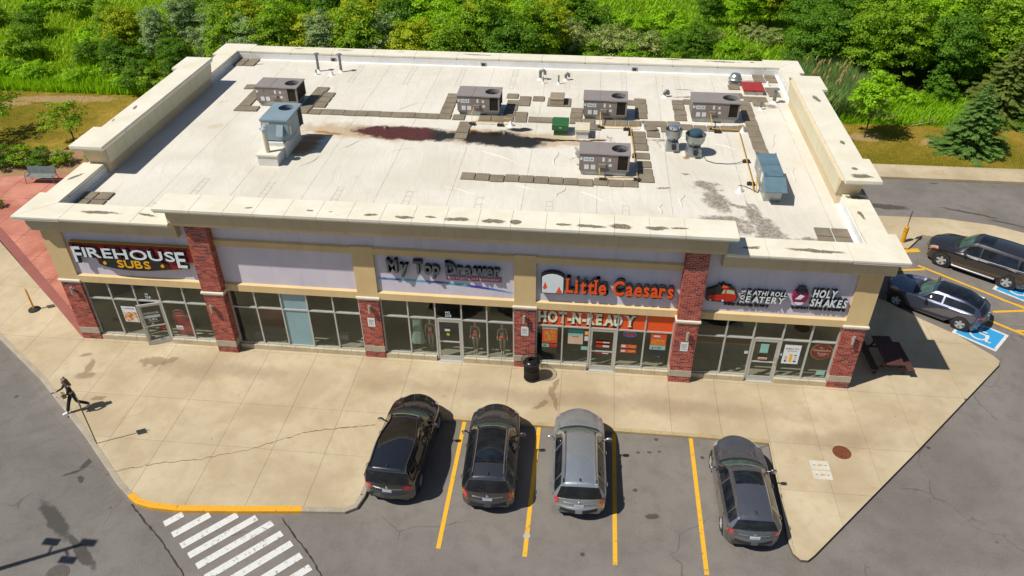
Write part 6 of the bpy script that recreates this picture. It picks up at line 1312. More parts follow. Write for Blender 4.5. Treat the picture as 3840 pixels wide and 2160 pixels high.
# the whole body, head to foot, as one continuous surface
B_ = {'pel': (0, 0, .93, .105, .085), 'wst': (0, .03, 1.07, .095, .07), 'chs': (0, .05, 1.31, .12, .08), 'nk0': (0, .07, 1.42, .05, .048), 'nk': (0, .095, 1.48, .042, .045), 'jaw': (0, .135, 1.535, .058, .07), 'hd': (0, .115, 1.61, .075, .088), 'top': (0, .10, 1.675, .05, .06),
      'hipR': (.085, .01, .88, .08, .08), 'knR': (.075, .20, .50, .055, .06), 'anR': (.07, .36, .115, .036, .04), 'hlR': (.07, .36, .05, .035, .04), 'toR': (.08, .52, .035, .035, .025), 'hipL': (-.085, -.01, .88, .08, .08), 'knL': (-.08, -.04, .50, .055, .06), 'anL': (-.075, -.36, .19, .036, .04), 'hlL': (-.075, -.37, .13, .035, .04), 'toL': (-.08, -.23, .035, .035, .025),
      'shR': (.15, .06, 1.36, .045, .045), 'elR': (.22, .19, 1.12, .036, .036), 'wrR': (.14, .42, 1.14, .024, .022), 'plR': (.125, .49, 1.15, .032, .016), 'shL': (-.15, .06, 1.36, .045, .045), 'elL': (-.22, .17, 1.11, .036, .036), 'wrL': (-.09, .36, 1.05, .024, .022), 'plL': (-.06, .42, 1.04, .032, .016)}
E_ = [('pel','wst'),('wst','chs'),('chs','nk0'),('nk0','nk'),('nk','jaw'),('jaw','hd'),('hd','top'),('pel','hipR'),('hipR','knR'),('knR','anR'),('anR','hlR'),('hlR','toR'),('pel','hipL'),('hipL','knL'),('knL','anL'),('anL','hlL'),('hlL','toL'),('chs','shR'),('shR','elR'),('elR','wrR'),('wrR','plR'),('chs','shL'),('shL','elL'),('elL','wrL'),('wrL','plL')]
for s_, px in (('R', 1), ('L', -1)):      # five fingers on each hand, curled round what it holds
    w0 = B_['pl'+s_]; 
    for k, (dx, L_) in enumerate(((-.028, .05), (-.010, .06), (.008, .062), (.026, .05))):
        a, b, c = 'f%d%sa' % (k, s_), 'f%d%sb' % (k, s_), 'f%d%sc' % (k, s_)
        B_[a] = (w0[0]+dx*px, w0[1]+.03, w0[2]+.002, .009, .009); B_[b] = (w0[0]+dx*px, w0[1]+.03+L_*.55, w0[2]+.012, .008, .008); B_[c] = (w0[0]+dx*px, w0[1]+.03+L_*.7, w0[2]+.038, .0065, .0065); E_ += [('pl'+s_, a), (a, b), (b, c)]
    B_['t'+s_] = (w0[0]-.045*px, w0[1]+.01, w0[2]+.012, .010, .010); B_['u'+s_] = (w0[0]-.05*px, w0[1]+.04, w0[2]+.03, .008, .008); E_ += [('pl'+s_, 't'+s_), ('t'+s_, 'u'+s_)]
bm_ = skin(B_, E_, 'pel'); link('body', setmat(bm_, M_SKIN), person)
TE = [('wst','rib'),('rib','chs'),('chs','nk'),('chs','shR'),('shR','elR'),('elR','wrR'),('chs','shL'),('shL','elL'),('elL','wrL')]; T_['nk'] = (0, .07, 1.41, .062, .058)
link('top', setmat(skin(T_, TE, 'rib'), M_BLKC), person)
N_['anR'] = (.07, .345, .10, .062, .066); N_['anL'] = (-.075, -.35, .17, .06, .064)
link('trousers', setmat(skin(N_, [('pel','wst'),('pel','hipR'),('hipR','knR'),('knR','anR'),('pel','hipL'),('hipL','knL'),('knL','anL')], 'pel'), M_BLKC), person)
for nm, a0, b0, c0 in (('shoe', (.07, .33, .055), (.075, .44, .05), (.082, .54, .04)), ('shoe', (-.075, -.385, .115), (-.078, -.30, .06), (-.08, -.20, .04))):
    link(nm, setmat(skin({'a': a0+(.05, .05), 'b': b0+(.05, .042), 'c': c0+(.045, .034)}, [('a','b'),('b','c')], 'b'), M_SHOE), person)
hr = {'z': (0, .10, 1.715, .05, .055), 'a': (0, .085, 1.675, .085, .09), 'b': (0, .045, 1.61, .09, .085), 'c': (0, .0, 1.51, .085, .06), 'd': (0, -.04, 1.39, .08, .045), 'e': (0, -.07, 1.26, .055, .03)}
hair = link('hair', setmat(skin(hr, [('a','b'),('b','c'),('c','d'),('d','e'),('z','a')], 'b'), M_HAIR), person)
a = MB(); a.ell((-.028, .176, 1.615), (.012, .008, .008), 8, 6); a.ell((.028, .176, 1.615), (.014, .008, .009), 8, 6); lpart('eyes', a, M_BLK, person); a = MB(); a.ell((0, .182, 1.587), (.012, .018, .02), 8, 6); a.ell((0, .172, 1.55), (.026, .008, .008), 8, 6)
for sx in (-1, 1): a.ell((sx*.066, .10, 1.60), (.012, .02, .03), 8, 6)
lpart('face', a, mat('face skin', (.50, .26, .19, 1), .55), person)
ph_ = thing('phone', 'white phone held out in front by the walking woman', 'phone', (0, 0, 0)); mw = Matrix.Translation(person.location) @ Euler((0, 0, person.rotation_euler.z)).to_matrix().to_4x4() @ Matrix.Diagonal((1.12, 1.08, .99, 1))
ph_.location = mw @ Vector((.125, .548, 1.17)); ph_.rotation_euler = (0, 0, person.rotation_euler.z); a = MB(); a.box(-.038, -.07, -.004, .038, .075, .006, 0, .002); lpart('case', a, M_SHOE, ph_); a = MB(); a.box(-.034, -.066, .0062, .034, .071, .008); lpart('screen', a, M_BLK, ph_)
bg_ = thing('handbag', 'tan handbag carried at the waist by the walking woman', 'handbag', mw @ Vector((-.02, .27, 1.0))); bg_.rotation_euler = (0, .15, person.rotation_euler.z)
a = MB(); a.box(-.16, -.07, -.09, .16, .07, .07, 0, .02); lpart('bag_body', a, mat('tan leather', srgb('b39556', .78), .6, var=.15, scale=6), bg_); a = MB(); a.tube([(-.14, 0, .07), (-.1, .03, .13), (0, .04, .15), (.1, .03, .13), (.14, 0, .07)], .01, 6); lpart('strap', a, mat('brown strap', srgb('6d4a2c', .7), .6), bg_, 60)
# mannequins in the lingerie window
MN = {'pel': (0, 0, .95, .11, .085), 'wst': (0, 0, 1.10, .085, .065), 'chs': (0, 0, 1.32, .115, .08), 'nk': (0, 0, 1.46, .045, .045), 'hd': (0, .01, 1.60, .07, .085), 'tp': (0, .01, 1.70, .05, .06), 'hR': (.08, 0, .88, .075, .08), 'kR': (.09, -.03, .50, .05, .055), 'aR': (.06, .02, .10, .032, .034), 'hL': (-.08, 0, .88, .075, .08), 'kL': (-.06, -.07, .50, .05, .055), 'aL': (-.02, .03, .10, .032, .034), 'fR': (.06, -.1, .05, .03, .02), 'fL': (-.03, -.1, .05, .03, .02),
      'sR': (.15, 0, 1.38, .042, .042), 'eR': (.20, -.02, 1.12, .034, .034), 'wR': (.22, -.08, .86, .024, .024), 'mR': (.22, -.1, .76, .028, .012), 'sL': (-.15, 0, 1.38, .042, .042), 'eL': (-.2, .0, 1.12, .034, .034), 'wL': (-.2, -.05, .86, .024, .024), 'mL': (-.2, -.07, .76, .028, .012)}
ME = [('pel','wst'),('wst','chs'),('chs','nk'),('nk','hd'),('hd','tp'),('pel','hR'),('hR','kR'),('kR','aR'),('aR','fR'),('pel','hL'),('hL','kL'),('kL','aL'),('aL','fL'),('chs','sR'),('sR','eR'),('eR','wR'),('wR','mR'),('chs','sL'),('sL','eL'),('eL','wL'),('wL','mL')]
m0 = thing('mannequin', 'mannequin in red lingerie just left of the lingerie shop door', 'mannequin', (15.42, .75, .03), .15, 'mannequins in the shop window')
link('figure', setmat(skin(MN, ME, 'pel', 1), M_MANQ), m0)
link('underwear_top', setmat(skin({'a': (0, -.005, 1.21, .12, .10), 'b': (0, -.01, 1.29, .19, .16), 'c': (0, -.005, 1.38, .11, .1)}, [('a','b'),('b','c')], 'a', 1), M_LING), m0); link('briefs', setmat(skin({'a': (0, 0, 1.02, .12, .1), 'b': (0, 0, .93, .21, .17), 'c': (0, 0, .84, .11, .1)}, [('a','b'),('b','c')], 'a', 1), M_LING), m0)
dup(m0, 'mannequin in red lingerie with pale stockings right of the lingerie shop door', (17.35, .75, .03), -.1); dup(m0, 'mannequin in red slip in the rightmost pane of the lingerie shop', (18.5, .75, .03), .1, (1, 1, .97))
# litter bin
t = thing('litter_bin', 'round black slatted litter bin with a flared rim by the fourth pier', 'litter bin', (19.86, -.66, 0)); a = MB(); a.cyl((0, 0, .03), (0, 0, .86), .27, n=24); lpart('liner', a, M_BLK, t, 40)
for i in range(28):
    an = 2*pi*i/28; a = MB(); c_, s_ = cos(an), sin(an); R_ = .30
    pts = [(R_*c_, R_*s_, .04), (R_*1.0*c_, R_*s_, .8), (1.12*R_*c_, 1.12*R_*s_, .92), (1.34*R_*c_, 1.34*R_*s_, 1.0), (1.42*R_*c_, 1.42*R_*s_, .98)]; a.tube(pts, .013, 5); lpart('slat', a, M_BLK, t)
for z in (.06, .45, .82): a = MB(); a.lathe([(.285, z), (.318, z), (.318, z+.05), (.285, z+.05)], (0, 0, 0), 28); lpart('hoop', a, M_BLK, t, 40)
a = MB(); a.lathe([(.31, .86), (.30, .93), (.22, .98), (.13, .99), (.12, .93)], (0, 0, 0), 26); lpart('lid', a, mat('glossy black lid', (.01, .01, .011, 1), .25), t, 50)
a = MB(); a.tube([(1.42*.3*cos(2*pi*i/28), 1.42*.3*sin(2*pi*i/28), .98) for i in range(29)], .012, 5, cap=False); lpart('rim', a, M_BLK, t, 60)
# picnic table, bench
M_PIC = mat('dark stained timber', srgb('5a332c', .62), .75, var=.25, scale=5, bump=.3)
t = thing('picnic_table', 'dark red brown picnic table standing in the shade of the building', 'picnic table', (34.5, 1.72, 0), radians(3))
for i in range(5): a = MB(); a.box(-.37+.15*i, -.93, .71, -.37+.15*i+.14, .93, .75, 0, .006); lpart('top_plank', a, M_PIC, t)
for sx in (-1, 1):
    for i in range(2): x = sx*.72+(i-1)*.145; a = MB(); a.box(x, -.93, .41, x+.135, .93, .45, 0, .006); lpart('seat_plank', a, M_PIC, t)
for sy in (-.68, .68):
    a = MB(); a.box(-.82, sy-.02, .32, .82, sy+.02, .405); lpart('cross_beam', a, M_PIC, t); a = MB(); a.box(-.37, sy-.02, .63, .37, sy+.02, .705); lpart('cross_beam', a, M_PIC, t)
    for sx in (-1, 1): a = MB(); a.extr([(sx*.18, .70), (sx*.27, .70), (sx*.66, 0), (sx*.55, 0)], lambda x, z: (x, sy+.061, z), lambda x, z: (x, sy+.022, z)); lpart('leg', a, M_PIC, t)
M_BEN = mat('grey green painted metal', srgb('7f8c8c', .75), .45, .3)
t = thing('park_bench', 'grey metal bench with a cut leaf pattern on its back, on red paving', 'bench', (-10.55, 13.75, 0), radians(3)); a = MB(); a.box(-.85, -.30, .42, .85, .14, .445, 0, .005); lpart('seat', a, M_BEN, t)
a = MB(); a.extr([(.15, .47), (.17, .47), (.27, .9), (.25, .9)], lambda y, z: (-.83, y, z), lambda y, z: (.83, y, z)); bk = lpart('backrest', a, M_BEN, t); a = MB(); rs = random.Random(2)
for i in range(9): x = -.6+.15*i; a.add([(x, .166, .52), (x+.05+rs.random()*.05, .166, .52), (x+.06+rs.random()*.06, .20, .62+rs.random()*.12), (x+.02, .195, .64)], [(0, 1, 2, 3)])
lpart('leaf_pattern', a, M_DARKM, bk)
for sx in (-1, 1):
    for pts in ([(sx*.86, -.32, 0), (sx*.84, -.25, .43), (sx*.84, -.22, .62), (sx*.84, .2, .66)], [(sx*.86, .32, 0), (sx*.84, .18, .45), (sx*.84, .27, .92)]): a = MB(); a.tube(pts, .022, 7); lpart('leg', a, M_BEN, t, 60)
# posts
M_YPL = mat('yellow plastic post', srgb('e0a314', .82), .45, var=.12, scale=5, dirt=.1)
t = thing('marker_post', 'yellow flexible post on a round black base by the red paving', 'marker post', (-3.43, 1.72, 0)); a = MB(); a.lathe([(.26, 0), (.25, .05), (.12, .09), (.06, .1), (0, .1)], (0, 0, 0), 22); lpart('base', a, M_RUB, t, 40); a = MB(); a.tube([(0, 0, .08), (.0, 0, .6), (-.02, .02, 1.18)], .042, 10); lpart('post', a, M_YPL, t, 60)
vd = Vector((-3.43-21.67, 1.72+24.6)).normalized(); vn = Vector((-vd.y, vd.x)); ang = atan2(vd.y, vd.x)+.10
a = MB(); a.box(-.15, -.012, .78, .15, .012, 1.2); lpart('sign_plate', a, mat('pale sign back', srgb('c8a872', .8), .5), t, rot=(0, 0, ang))
t = thing('sign_post', 'slim grey steel post with a small sign seen edge on, in front of the woman', 'sign', (3.94, -5.92, 0)); a = MB(); a.cyl((0, 0, 0), (0, 0, 2.62), .02, n=8); lpart('post', a, mat('dull galvanised post', srgb('6f6a66', .7), .5, .4), t, 50)
ang = atan2(-5.92+24.6, 3.94-21.67); a = MB(); a.box(-.15, -.03, 2.0, .15, -.026+.02, 2.45); lpart('sign_plate', a, mat('grey sign back', srgb('a7a7a3', .8), .4, .4), t, rot=(0, 0, ang+.03))
t = thing('bollard', 'yellow bollard beside the kerb with a blue parking sign rising from it', 'bollard', (38.2, 11.78, -.06)); a = MB(); a.lathe([(.11, 0), (.11, .92), (.09, .98), (0, 1.0)], (0, 0, 0), 16); lpart('sleeve', a, M_YPL, t, 40)
for z in (.7, .84): a = MB(); a.lathe([(.113, z), (.113, z+.02)], (0, 0, 0), 16); lpart('band', a, M_BLK, t)
a = MB(); a.cyl((0, 0, .98), (0, 0, 1.9), .02, n=6); lpart('sign_pole', a, M_PIPE, t); ang = atan2(11.78+24.6, 38.2-21.67)-.12; a = MB(); a.box(-.15, -.012, 1.35, .15, .008, 1.85, 0); lpart('sign_plate', a, mat('slate blue sign', srgb('4a5878', .7), .5), t, rot=(0, 0, ang))
# lids
def lid(x, y, z, r, m, label, rot=0):
    t = thing('manhole_cover', label, 'manhole cover', (x, y, z), rot, 'manhole covers'); a = MB(); a.lathe([(r, -.005), (r, .004), (r*.93, .006), (r*.92, .002), (0, .002)], (0, 0, 0), 30); lpart('plate', a, m, t)
    a = MB(); k = .085
    for i in range(-8, 9):
        for j in range(-8, 9):
            if (i*k)**2+(j*k)**2 < (r*.84)**2: a.box(i*k-.026, j*k-.026, .001, i*k+.026, j*k+.026, .009)
    o = lpart('tread', a, m, t); o['kind'] = 'stuff'
lid(31.59, -3.57, .002, .335, mat('rusty cast iron', srgb('8a4e2c', .65), .7, .2, var=.3, scale=7), 'rusty brown manhole cover in the paving at the right'); lid(5.6, -11.27, -.12, .36, mat('dull cast iron', srgb('6e6760', .65), .6, .3, var=.2, scale=7), 'dull grey manhole cover cut by the bottom left frame edge')
t = thing('valve_cover', 'small round grey valve lid in the middle of a yellow stall line', 'valve cover', (20.36, -8.31, -.1215)); a = MB(); a.cyl((0, 0, 0), (0, 0, .006), .12, n=18); lpart('plate', a, M_STONE, t)
M_HH = mat('pale concrete lid', srgb('c9c3b4', .84), .8, var=.12, scale=5, dirt=.2)
for k, (y0, y1, lab) in enumerate(((-4.52, -4.08, 'far half of the pale rectangular access box in the paving'), (-4.96, -4.55, 'near half of the pale rectangular access box in the paving'))):
    t = thing('access_cover', lab, 'access cover', (30.65, (y0+y1)/2, .001), 0, 'access box lids'); a = MB(); a.box(-.33, -(y1-y0)/2, -.003, .33, (y1-y0)/2, .012, 0, .003); lpart('plate', a, M_HH, t)
    for sx in (-.2, .2): a = MB(); a.box(sx-.04, -.01, .0125, sx+.04, .01, .016); lpart('slot', a, M_BLK, t)
    a = MB(); a.box(-.08, -.05, .0125, .08, .05, .015); lpart('plate_mark', a, mat('buff lid mark', srgb('c0aa7c', .8), .7), t)
# street lamp just outside the frame, whose shadow falls on the road
t = thing('street_lamp', 'tall grey street lamp outside the bottom left corner that casts the lamp shadow', 'street lamp', (.55, -12.95, -.13)); a = MB(); a.cyl((0, 0, 0), (0, 0, 8.6), .11, .07, 12); lpart('pole', a, M_PIPE, t, 50); a = MB(); a.cyl((0, 0, 0), (0, 0, .6), .28, n=16); lpart('footing', a, M_CONC, t, 50)
for h, (dx, dy) in ((8.55, (.12, .06)), (7.2, (-.28, .42)), (7.9, (.22, -.42))):
    a = MB(); a.tube([(0, 0, h-.15), (dx*.6, dy*.6, h)], .035, 7); lpart('arm', a, M_PIPE, t, 60); a = MB(); a.box(dx-.26, dy-.13, h-.04, dx+.26, dy+.13, h+.06, 0, .03); lpart('lamp_head', a, M_DARKM, t)
# ================================================================ vegetation
def quads_mesh(name, V, mats):
    """V: (n, 4, 3) array of leaf-sized quads"""
    n = len(V); me = bpy.data.meshes.new(name); me.vertices.add(4*n); me.vertices.foreach_set('co', V.reshape(-1).astype(np.float32))
    me.loops.add(4*n); me.loops.foreach_set('vertex_index', np.arange(4*n, dtype=np.int32)); me.polygons.add(n)
    me.polygons.foreach_set('loop_start', np.arange(0, 4*n, 4, dtype=np.int32)); me.polygons.foreach_set('loop_total', np.full(n, 4, dtype=np.int32))
    me.materials.append(mats); me.update(calc_edges=True); return me
def leaves(P, Nn, size, rs, asp=.7, fold=.25):
    """oriented leaf quads at points P with rough normals Nn"""
    n = len(P); Nn = Nn+rs.normal(0, .55, (n, 3)); Nn /= np.linalg.norm(Nn, axis=1)[:, None]+1e-9
    t = rs.normal(0, 1, (n, 3)); t -= Nn*(t*Nn).sum(1)[:, None]; t /= np.linalg.norm(t, axis=1)[:, None]+1e-9; b = np.cross(Nn, t)
    s = (size*rs.uniform(.6, 1.35, n))[:, None]; A = P-t*s*.5; C = P+t*s*.5; B = P+b*s*asp*.5+Nn*s*fold*.3; D_ = P-b*s*asp*.5+Nn*s*fold*.3
    return np.stack([A, B, C, D_], 1)
def m_leaf(name, c1, c2, c3=None, tr=.35, k=.62, fl=None):
    n = N(name); v = n.pos(); oi = n.t.nodes.new('ShaderNodeObjectInfo').outputs['Random']; a = n.noise(v, .9, 4, .6); b = n.noise(v, 7, 3, .7)
    f = n.math('ADD', n.math('MULTIPLY', a, .5), n.math('MULTIPLY', b, .5)); k *= 1.7; c = n.mix(n.ramp(f, .34, .62), srgb(c1, k), srgb(c2, k))
    c = n.mix(n.math('MULTIPLY', oi, .45), c, srgb(c3 or c2, k))
    if fl: c = n.mix(n.ramp(n.noise(v, 3.2, 5, .7), .50, .58, 0, .85), c, srgb(fl, .8))
    d = n.n('ShaderNodeBsdfDiffuse', {'Color': c}); t_ = n.n('ShaderNodeBsdfTranslucent', {'Color': n.mix(.5, c, srgb('a8cc18', k))}); g = n.n('ShaderNodeBsdfGlossy', {'Color': (.8, .85, .7, 1), 'Roughness': .6})
    m1 = n.n('ShaderNodeMixShader', {0: tr, 1: d.outputs[0], 2: t_.outputs[0]}); m2 = n.n('ShaderNodeMixShader', {0: .018, 1: m1.outputs[0], 2: g.outputs[0]}); n.t.links.new(m2.outputs[0], n.out.inputs[0]); return n.m
L_MID = m_leaf('mid green leaves', '4c7410', '8aa81e', '729a18'); L_YEL = m_leaf('yellow green leaves', '7a9010', 'b0b41c', '95a818'); L_DRK = m_leaf('dark green leaves', '385f12', '61881e', '4c7818'); L_SIL = m_leaf('silvery leaves', '66804a', '90a470', '7c945a', .25)
L_BRI = m_leaf('bright green leaves', '6a9a0c', '9cc41a', '86b414', .45, .66); L_FLW = m_leaf('leaves with cream flower heads', '4f7020', '7f9440', None, .25, .62, 'd8cf9a'); L_SPR = m_leaf('blue green needles', '3c5a24', '688640', '587a38', .2); L_OLV = m_leaf('olive needles', '4a5a26', '6f7c36', None, .15)
L_RED_ = m_leaf('blue green reed blades', '4c6c38', '86a05c', None, .3); M_BARK = mat('grey brown bark', srgb('6b5a48', .6), .9, var=.25, scale=8, bump=.4); M_PLM = mat('tan reed plume', srgb('b99868', .75), .9)
def crown_pts(rs, c, r, n_cl, per, cl_r, low=.15):
    """leaf positions in clumps spread through an uneven crown"""
    P = []; Q = []
    lob = rs.normal(0, 1, (5, 3)); lob /= np.linalg.norm(lob, axis=1)[:, None]
    k = 0
    while k < n_cl:
        d = rs.normal(0, 1, 3); d /= np.linalg.norm(d)
        if d[2] < -.75: continue
        w_ = 1+.22*max(0, (lob@d).max()-.6)*2-.25*rs.rand(); rr_ = (rs.rand()**.45)*w_
        cc = np.array(c)+d*np.array(r)*rr_; 
        if cc[2] < low: continue
        m = int(per*rs.uniform(.6, 1.4)); e = rs.normal(0, 1, (m, 3)); e /= np.linalg.norm(e, axis=1)[:, None]; e[:, 2] = np.abs(e[:, 2])*.9-.25*rs.rand(m)
        cr_ = cl_r*rs.uniform(.6, 1.3); P.append(cc+e*cr_*rs.uniform(.5, 1.05, (m, 1))*np.array([1.15, 1.15, .75])); Q.append(e+np.array([0, 0, .5])+d*.35); k += 1
    return np.concatenate(P), np.concatenate(Q)
def tree_proto(seed, h, r, name, mleaf, n_cl=95, per=62, cl_r=.5, leaf=.19, trunk=.09, base=.25, rz_=None):
    """trunk with limbs, and a crown of leaf clumps"""
    rs = np.random.RandomState(seed); cz = h*(base+(1-base)/2); P_, Q_ = crown_pts(rs, (0, 0, cz), (r, r, rz_ or h*(1-base)/2), n_cl, per, cl_r, h*base*.35)
    cme = quads_mesh('crown', leaves(P_, Q_, leaf, rs), mleaf); b = MB(); b.tube([(0, 0, -.1), (.05, .02, h*.3), (-.04, .06, h*.6), (0, 0, h*.85)], [trunk, trunk*.8, trunk*.5, trunk*.15], 7)
    for i in range(9): an = rs.rand()*6.28; z0 = h*rs.uniform(.2, .6); L_ = r*rs.uniform(.5, .9); b.tube([(0, 0, z0), (L_*.5*cos(an), L_*.5*sin(an), z0+L_*.45), (L_*cos(an), L_*sin(an), z0+L_*rs.uniform(.5, 1.0))], [trunk*.45, trunk*.3, trunk*.1], 5)
    return cme, b.mesh('trunk', M_BARK, smooth=60)
PROT = {}
for key, args in {'mid': (1, 6.5, 2.1, 'a', L_MID), 'mid2': (2, 6.0, 2.4, 'a', L_MID), 'yel': (3, 6.0, 2.0, 'a', L_YEL), 'drk': (4, 6.2, 2.2, 'a', L_DRK), 'drk2': (5, 5.5, 2.5, 'a', L_DRK), 'bri': (6, 6.0, 2.3, 'a', L_BRI)}.items(): PROT[key] = tree_proto(*args, n_cl=190, per=95, cl_r=.50, leaf=.155, base=.05)
PROT['sil'] = tree_proto(8, 6.4, 1.5, 'a', L_SIL, n_cl=150, per=75, cl_r=.42, leaf=.135, base=.05); PROT['sil2'] = tree_proto(9, 5.8, 1.7, 'a', L_SIL, n_cl=150, per=75, cl_r=.45, leaf=.135, base=.05)
PROT['bush'] = tree_proto(10, 1.9, 1.5, 'b', L_MID, n_cl=60, per=55, cl_r=.34, leaf=.15, trunk=.04, base=-.1); PROT['bushd'] = tree_proto(11, 2.2, 1.5, 'b', L_DRK, n_cl=60, per=55, cl_r=.34, leaf=.15, trunk=.04, base=-.1)
PROT['bushb'] = tree_proto(12, 1.5, 1.7, 'b', L_BRI, n_cl=60, per=50, cl_r=.34, leaf=.15, trunk=.04, base=-.1); PROT['flw'] = tree_proto(13, 1.9, 2.0, 'b', L_FLW, n_cl=85, per=55, cl_r=.33, leaf=.13, trunk=.04, base=-.1)
PROT['young'] = tree_proto(14, 4.5, 1.35, 'y', L_BRI, n_cl=95, per=60, cl_r=.36, leaf=.16, trunk=.055, base=.30); PROT['loose'] = tree_proto(15, 2.9, 1.75, 'y', L_MID, n_cl=42, per=42, cl_r=.34, leaf=.15, trunk=.05, base=.28)
def plant(key, x, y, s, label, cat, name, group, rz=None, z=None, sz=None):
    cme, tme = PROT[key]; gz = bump_z(x, y) if y > 27.3 else -.02; t = thing(name, label, cat, (x, y, gz if z is None else z), rng.uniform(0, 6.28) if rz is None else rz, group); t.scale = (s, s, s*(sz or 1))
    link('trunk', tme, t); link('crown' if name == 'tree' else 'foliage', cme, t); return t
rng = random.Random(77)
KN = {'mid': 'mid green', 'mid2': 'mid green spreading', 'yel': 'yellow green', 'drk': 'dark green', 'drk2': 'dark green spreading', 'bri': 'bright green', 'sil': 'silvery leaved slim', 'sil2': 'silvery leaved'}
# (type, x, y, scale): the belt behind the building and the wood on the right
belt = [('yel', -15.2, 33.5, .78), ('mid', -17.2, 35, .72), ('drk', -15.0, 31.0, .52), ('sil', -11.6, 31.6, .80), ('sil', -9.9, 33.2, .95), ('drk2', -9.3, 29.6, .60), ('mid', -8.3, 36, .85), ('sil2', -7.0, 31.2, .92), ('yel', -5.6, 34.0, .9), ('mid', -4.9, 29.9, .92), ('sil2', -3.3, 28.6, .93), ('mid2', -3.6, 37.5, 1.0),
        ('bri', -1.5, 33, .95), ('mid', -.8, 28.6, 1.0), ('yel', 1.0, 29.8, 1.0), ('sil', 2.6, 28.3, 1.0), ('drk', 1.6, 35.5, 1.1), ('yel', 4.4, 31.2, 1.05), ('mid', 5.2, 28.3, 1.0), ('sil2', 6.9, 29.0, 1.0), ('drk', 7.4, 34.4, 1.1), ('yel', 9.0, 28.8, .98), ('bri', 10.3, 32.0, 1.1), ('mid2', 11.6, 28.6, 1.0), ('mid', 13.6, 30.6, 1.15), ('yel', 13.8, 35.2, 1.05), ('drk', 15.6, 28.9, 1.0), ('bri', 15.5, 33.4, 1.0), ('mid', 17.3, 30.5, 1.0), ('yel', 17.9, 36.5, .9),
        ('mid2', -13, 40, .75), ('drk', -10.5, 44, .75), ('mid', -6.8, 43.5, .95), ('drk2', -2.3, 43, 1.0), ('mid', 1.6, 41.5, 1.05), ('yel', 5.4, 40.3, 1.0), ('mid2', 8.8, 41.5, 1.05), ('drk', 12.3, 40.6, 1.0), ('sil2', 15.8, 41.2, .8), ('mid', 19.4, 46, .7), ('drk', -3.7, 49, 1.0), ('mid', 3.4, 48.5, 1.0), ('drk', 9.2, 48.8, 1.0), ('mid2', 14.8, 50.5, .75), ('drk2', -18, 52, .7),
        ('drk', 29.6, 36.3, .62), ('drk2', 28.2, 38.0, .42), ('bri', 34.5, 46.3, .88), ('yel', 36.9, 47.0, .85), ('mid', 32.0, 51, .75), ('drk', 31.6, 46.8, .52), ('drk', 38.6, 51.5, .8),
        ('drk2', 37.9, 34.2, 1.0), ('drk', 39.7, 36.6, 1.05), ('mid2', 41.0, 33.6, 1.0), ('drk', 38.6, 40.5, 1.0), ('mid', 42.5, 38, 1.15), ('mid2', 43.8, 34.2, 1.05), ('bri', 46.0, 36.5, 1.1), ('mid', 45.2, 41.5, 1.2), ('drk', 47.2, 33.5, 1.0), ('mid2', 48.9, 37.8, 1.2), ('mid', 50.8, 34.2, 1.1), ('mid', 51.9, 40, 1.2), ('bri', 53.6, 36.0, 1.15), ('drk2', 54.6, 32.5, 1.0), ('mid2', 56.9, 37.5, 1.2), ('mid', 57.6, 33, 1.1), ('mid', 41.2, 44.5, 1.0), ('bri', 43.6, 47.2, 1.05), ('mid2', 47.5, 45.2, 1.15), ('yel', 40.3, 48.6, .8), ('drk', 50.9, 46, 1.2), ('mid', 54.6, 43.5, 1.2), ('mid2', 58.6, 43, 1.2), ('drk', 60.4, 36.5, 1.1), ('bri', 46.5, 51, 1.0), ('mid', 52, 52, 1.1), ('mid2', 57, 51, 1.1), ('mid', 62.5, 48, 1.1), ('bri', 42.5, 52.3, .9), ('drk', 61.8, 41.5, 1.0), ('mid', 49.5, 56, .9), ('mid2', 37.8, 57.2, .8), ('mid', 56, 58, 1.0), ('mid', 63.5, 56, 1.0)]
SHRUBS = [('flw', 16.2, 38.6, 1.05), ('flw', 18.6, 39.6, 1.1), ('flw', 20.7, 38.3, 1.0), ('flw', 22.3, 39.9, 1.05), ('flw', 24.2, 38.6, 1.05), ('flw', 26.0, 39.4, .95), ('flw', 19.6, 41.8, 1.0), ('flw', 23.3, 42.2, .9), ('flw', 35.0, 44.2, .7), ('flw', 36.4, 43.0, .7), ('flw', 31.6, 42.6, .5),
        ('bush', 24.8, 36.8, .9), ('bush', 21.6, 36.6, .8), ('bushb', 27.4, 41.5, 1.0), ('bushb', 29.7, 43.5, 1.1), ('bushb', 32.7, 40.4, .7), ('bush', 28.0, 35.9, .7), ('bushd', 17.2, 43.5, 1.2), ('bushb', 24.6, 45.5, 1.2), ('bushb', 27.8, 47.2, 1.2), ('bushd', 21.4, 45.2, 1.3), ('bush', 34.0, 38.3, .6),
        ('bushb', -21.5, 30.0, 1.0), ('bush', -24.5, 34, 1.3), ('bushd', -27.5, 39.5, 1.2), ('bushb', -20.3, 37.8, 1.3), ('bush', -26, 45, 1.4), ('bushb', -31, 48, 1.5), ('bushd', -18.6, 33.2, .9), ('bushb', -13.2, 28.7, .8), ('bushd', -12.0, 28.6, 1.0), ('bush', -10.4, 28.2, .9), ('bushd', -13.8, 30.4, 1.1), ('bushb', -17.2, 29.2, .8), ('bush', -8.4, 28.0, .8), ('bushb', -24, 30.1, .9), ('bush', -33, 42, 1.3), ('bushd', -29, 33.2, 1.0),
        ('bush', 42.4, 31.2, .9), ('bushb', 44.0, 30.2, .7), ('bushd', 46.3, 31.4, .9), ('bushb', 48.3, 30.5, .7), ('bush', 50.9, 30.6, .8), ('bushb', 53.0, 29.8, .8), ('bushd', 39.9, 32.3, .9), ('bush', 55.4, 30.4, 1.0), ('bushb', 41.2, 29.8, .55)]
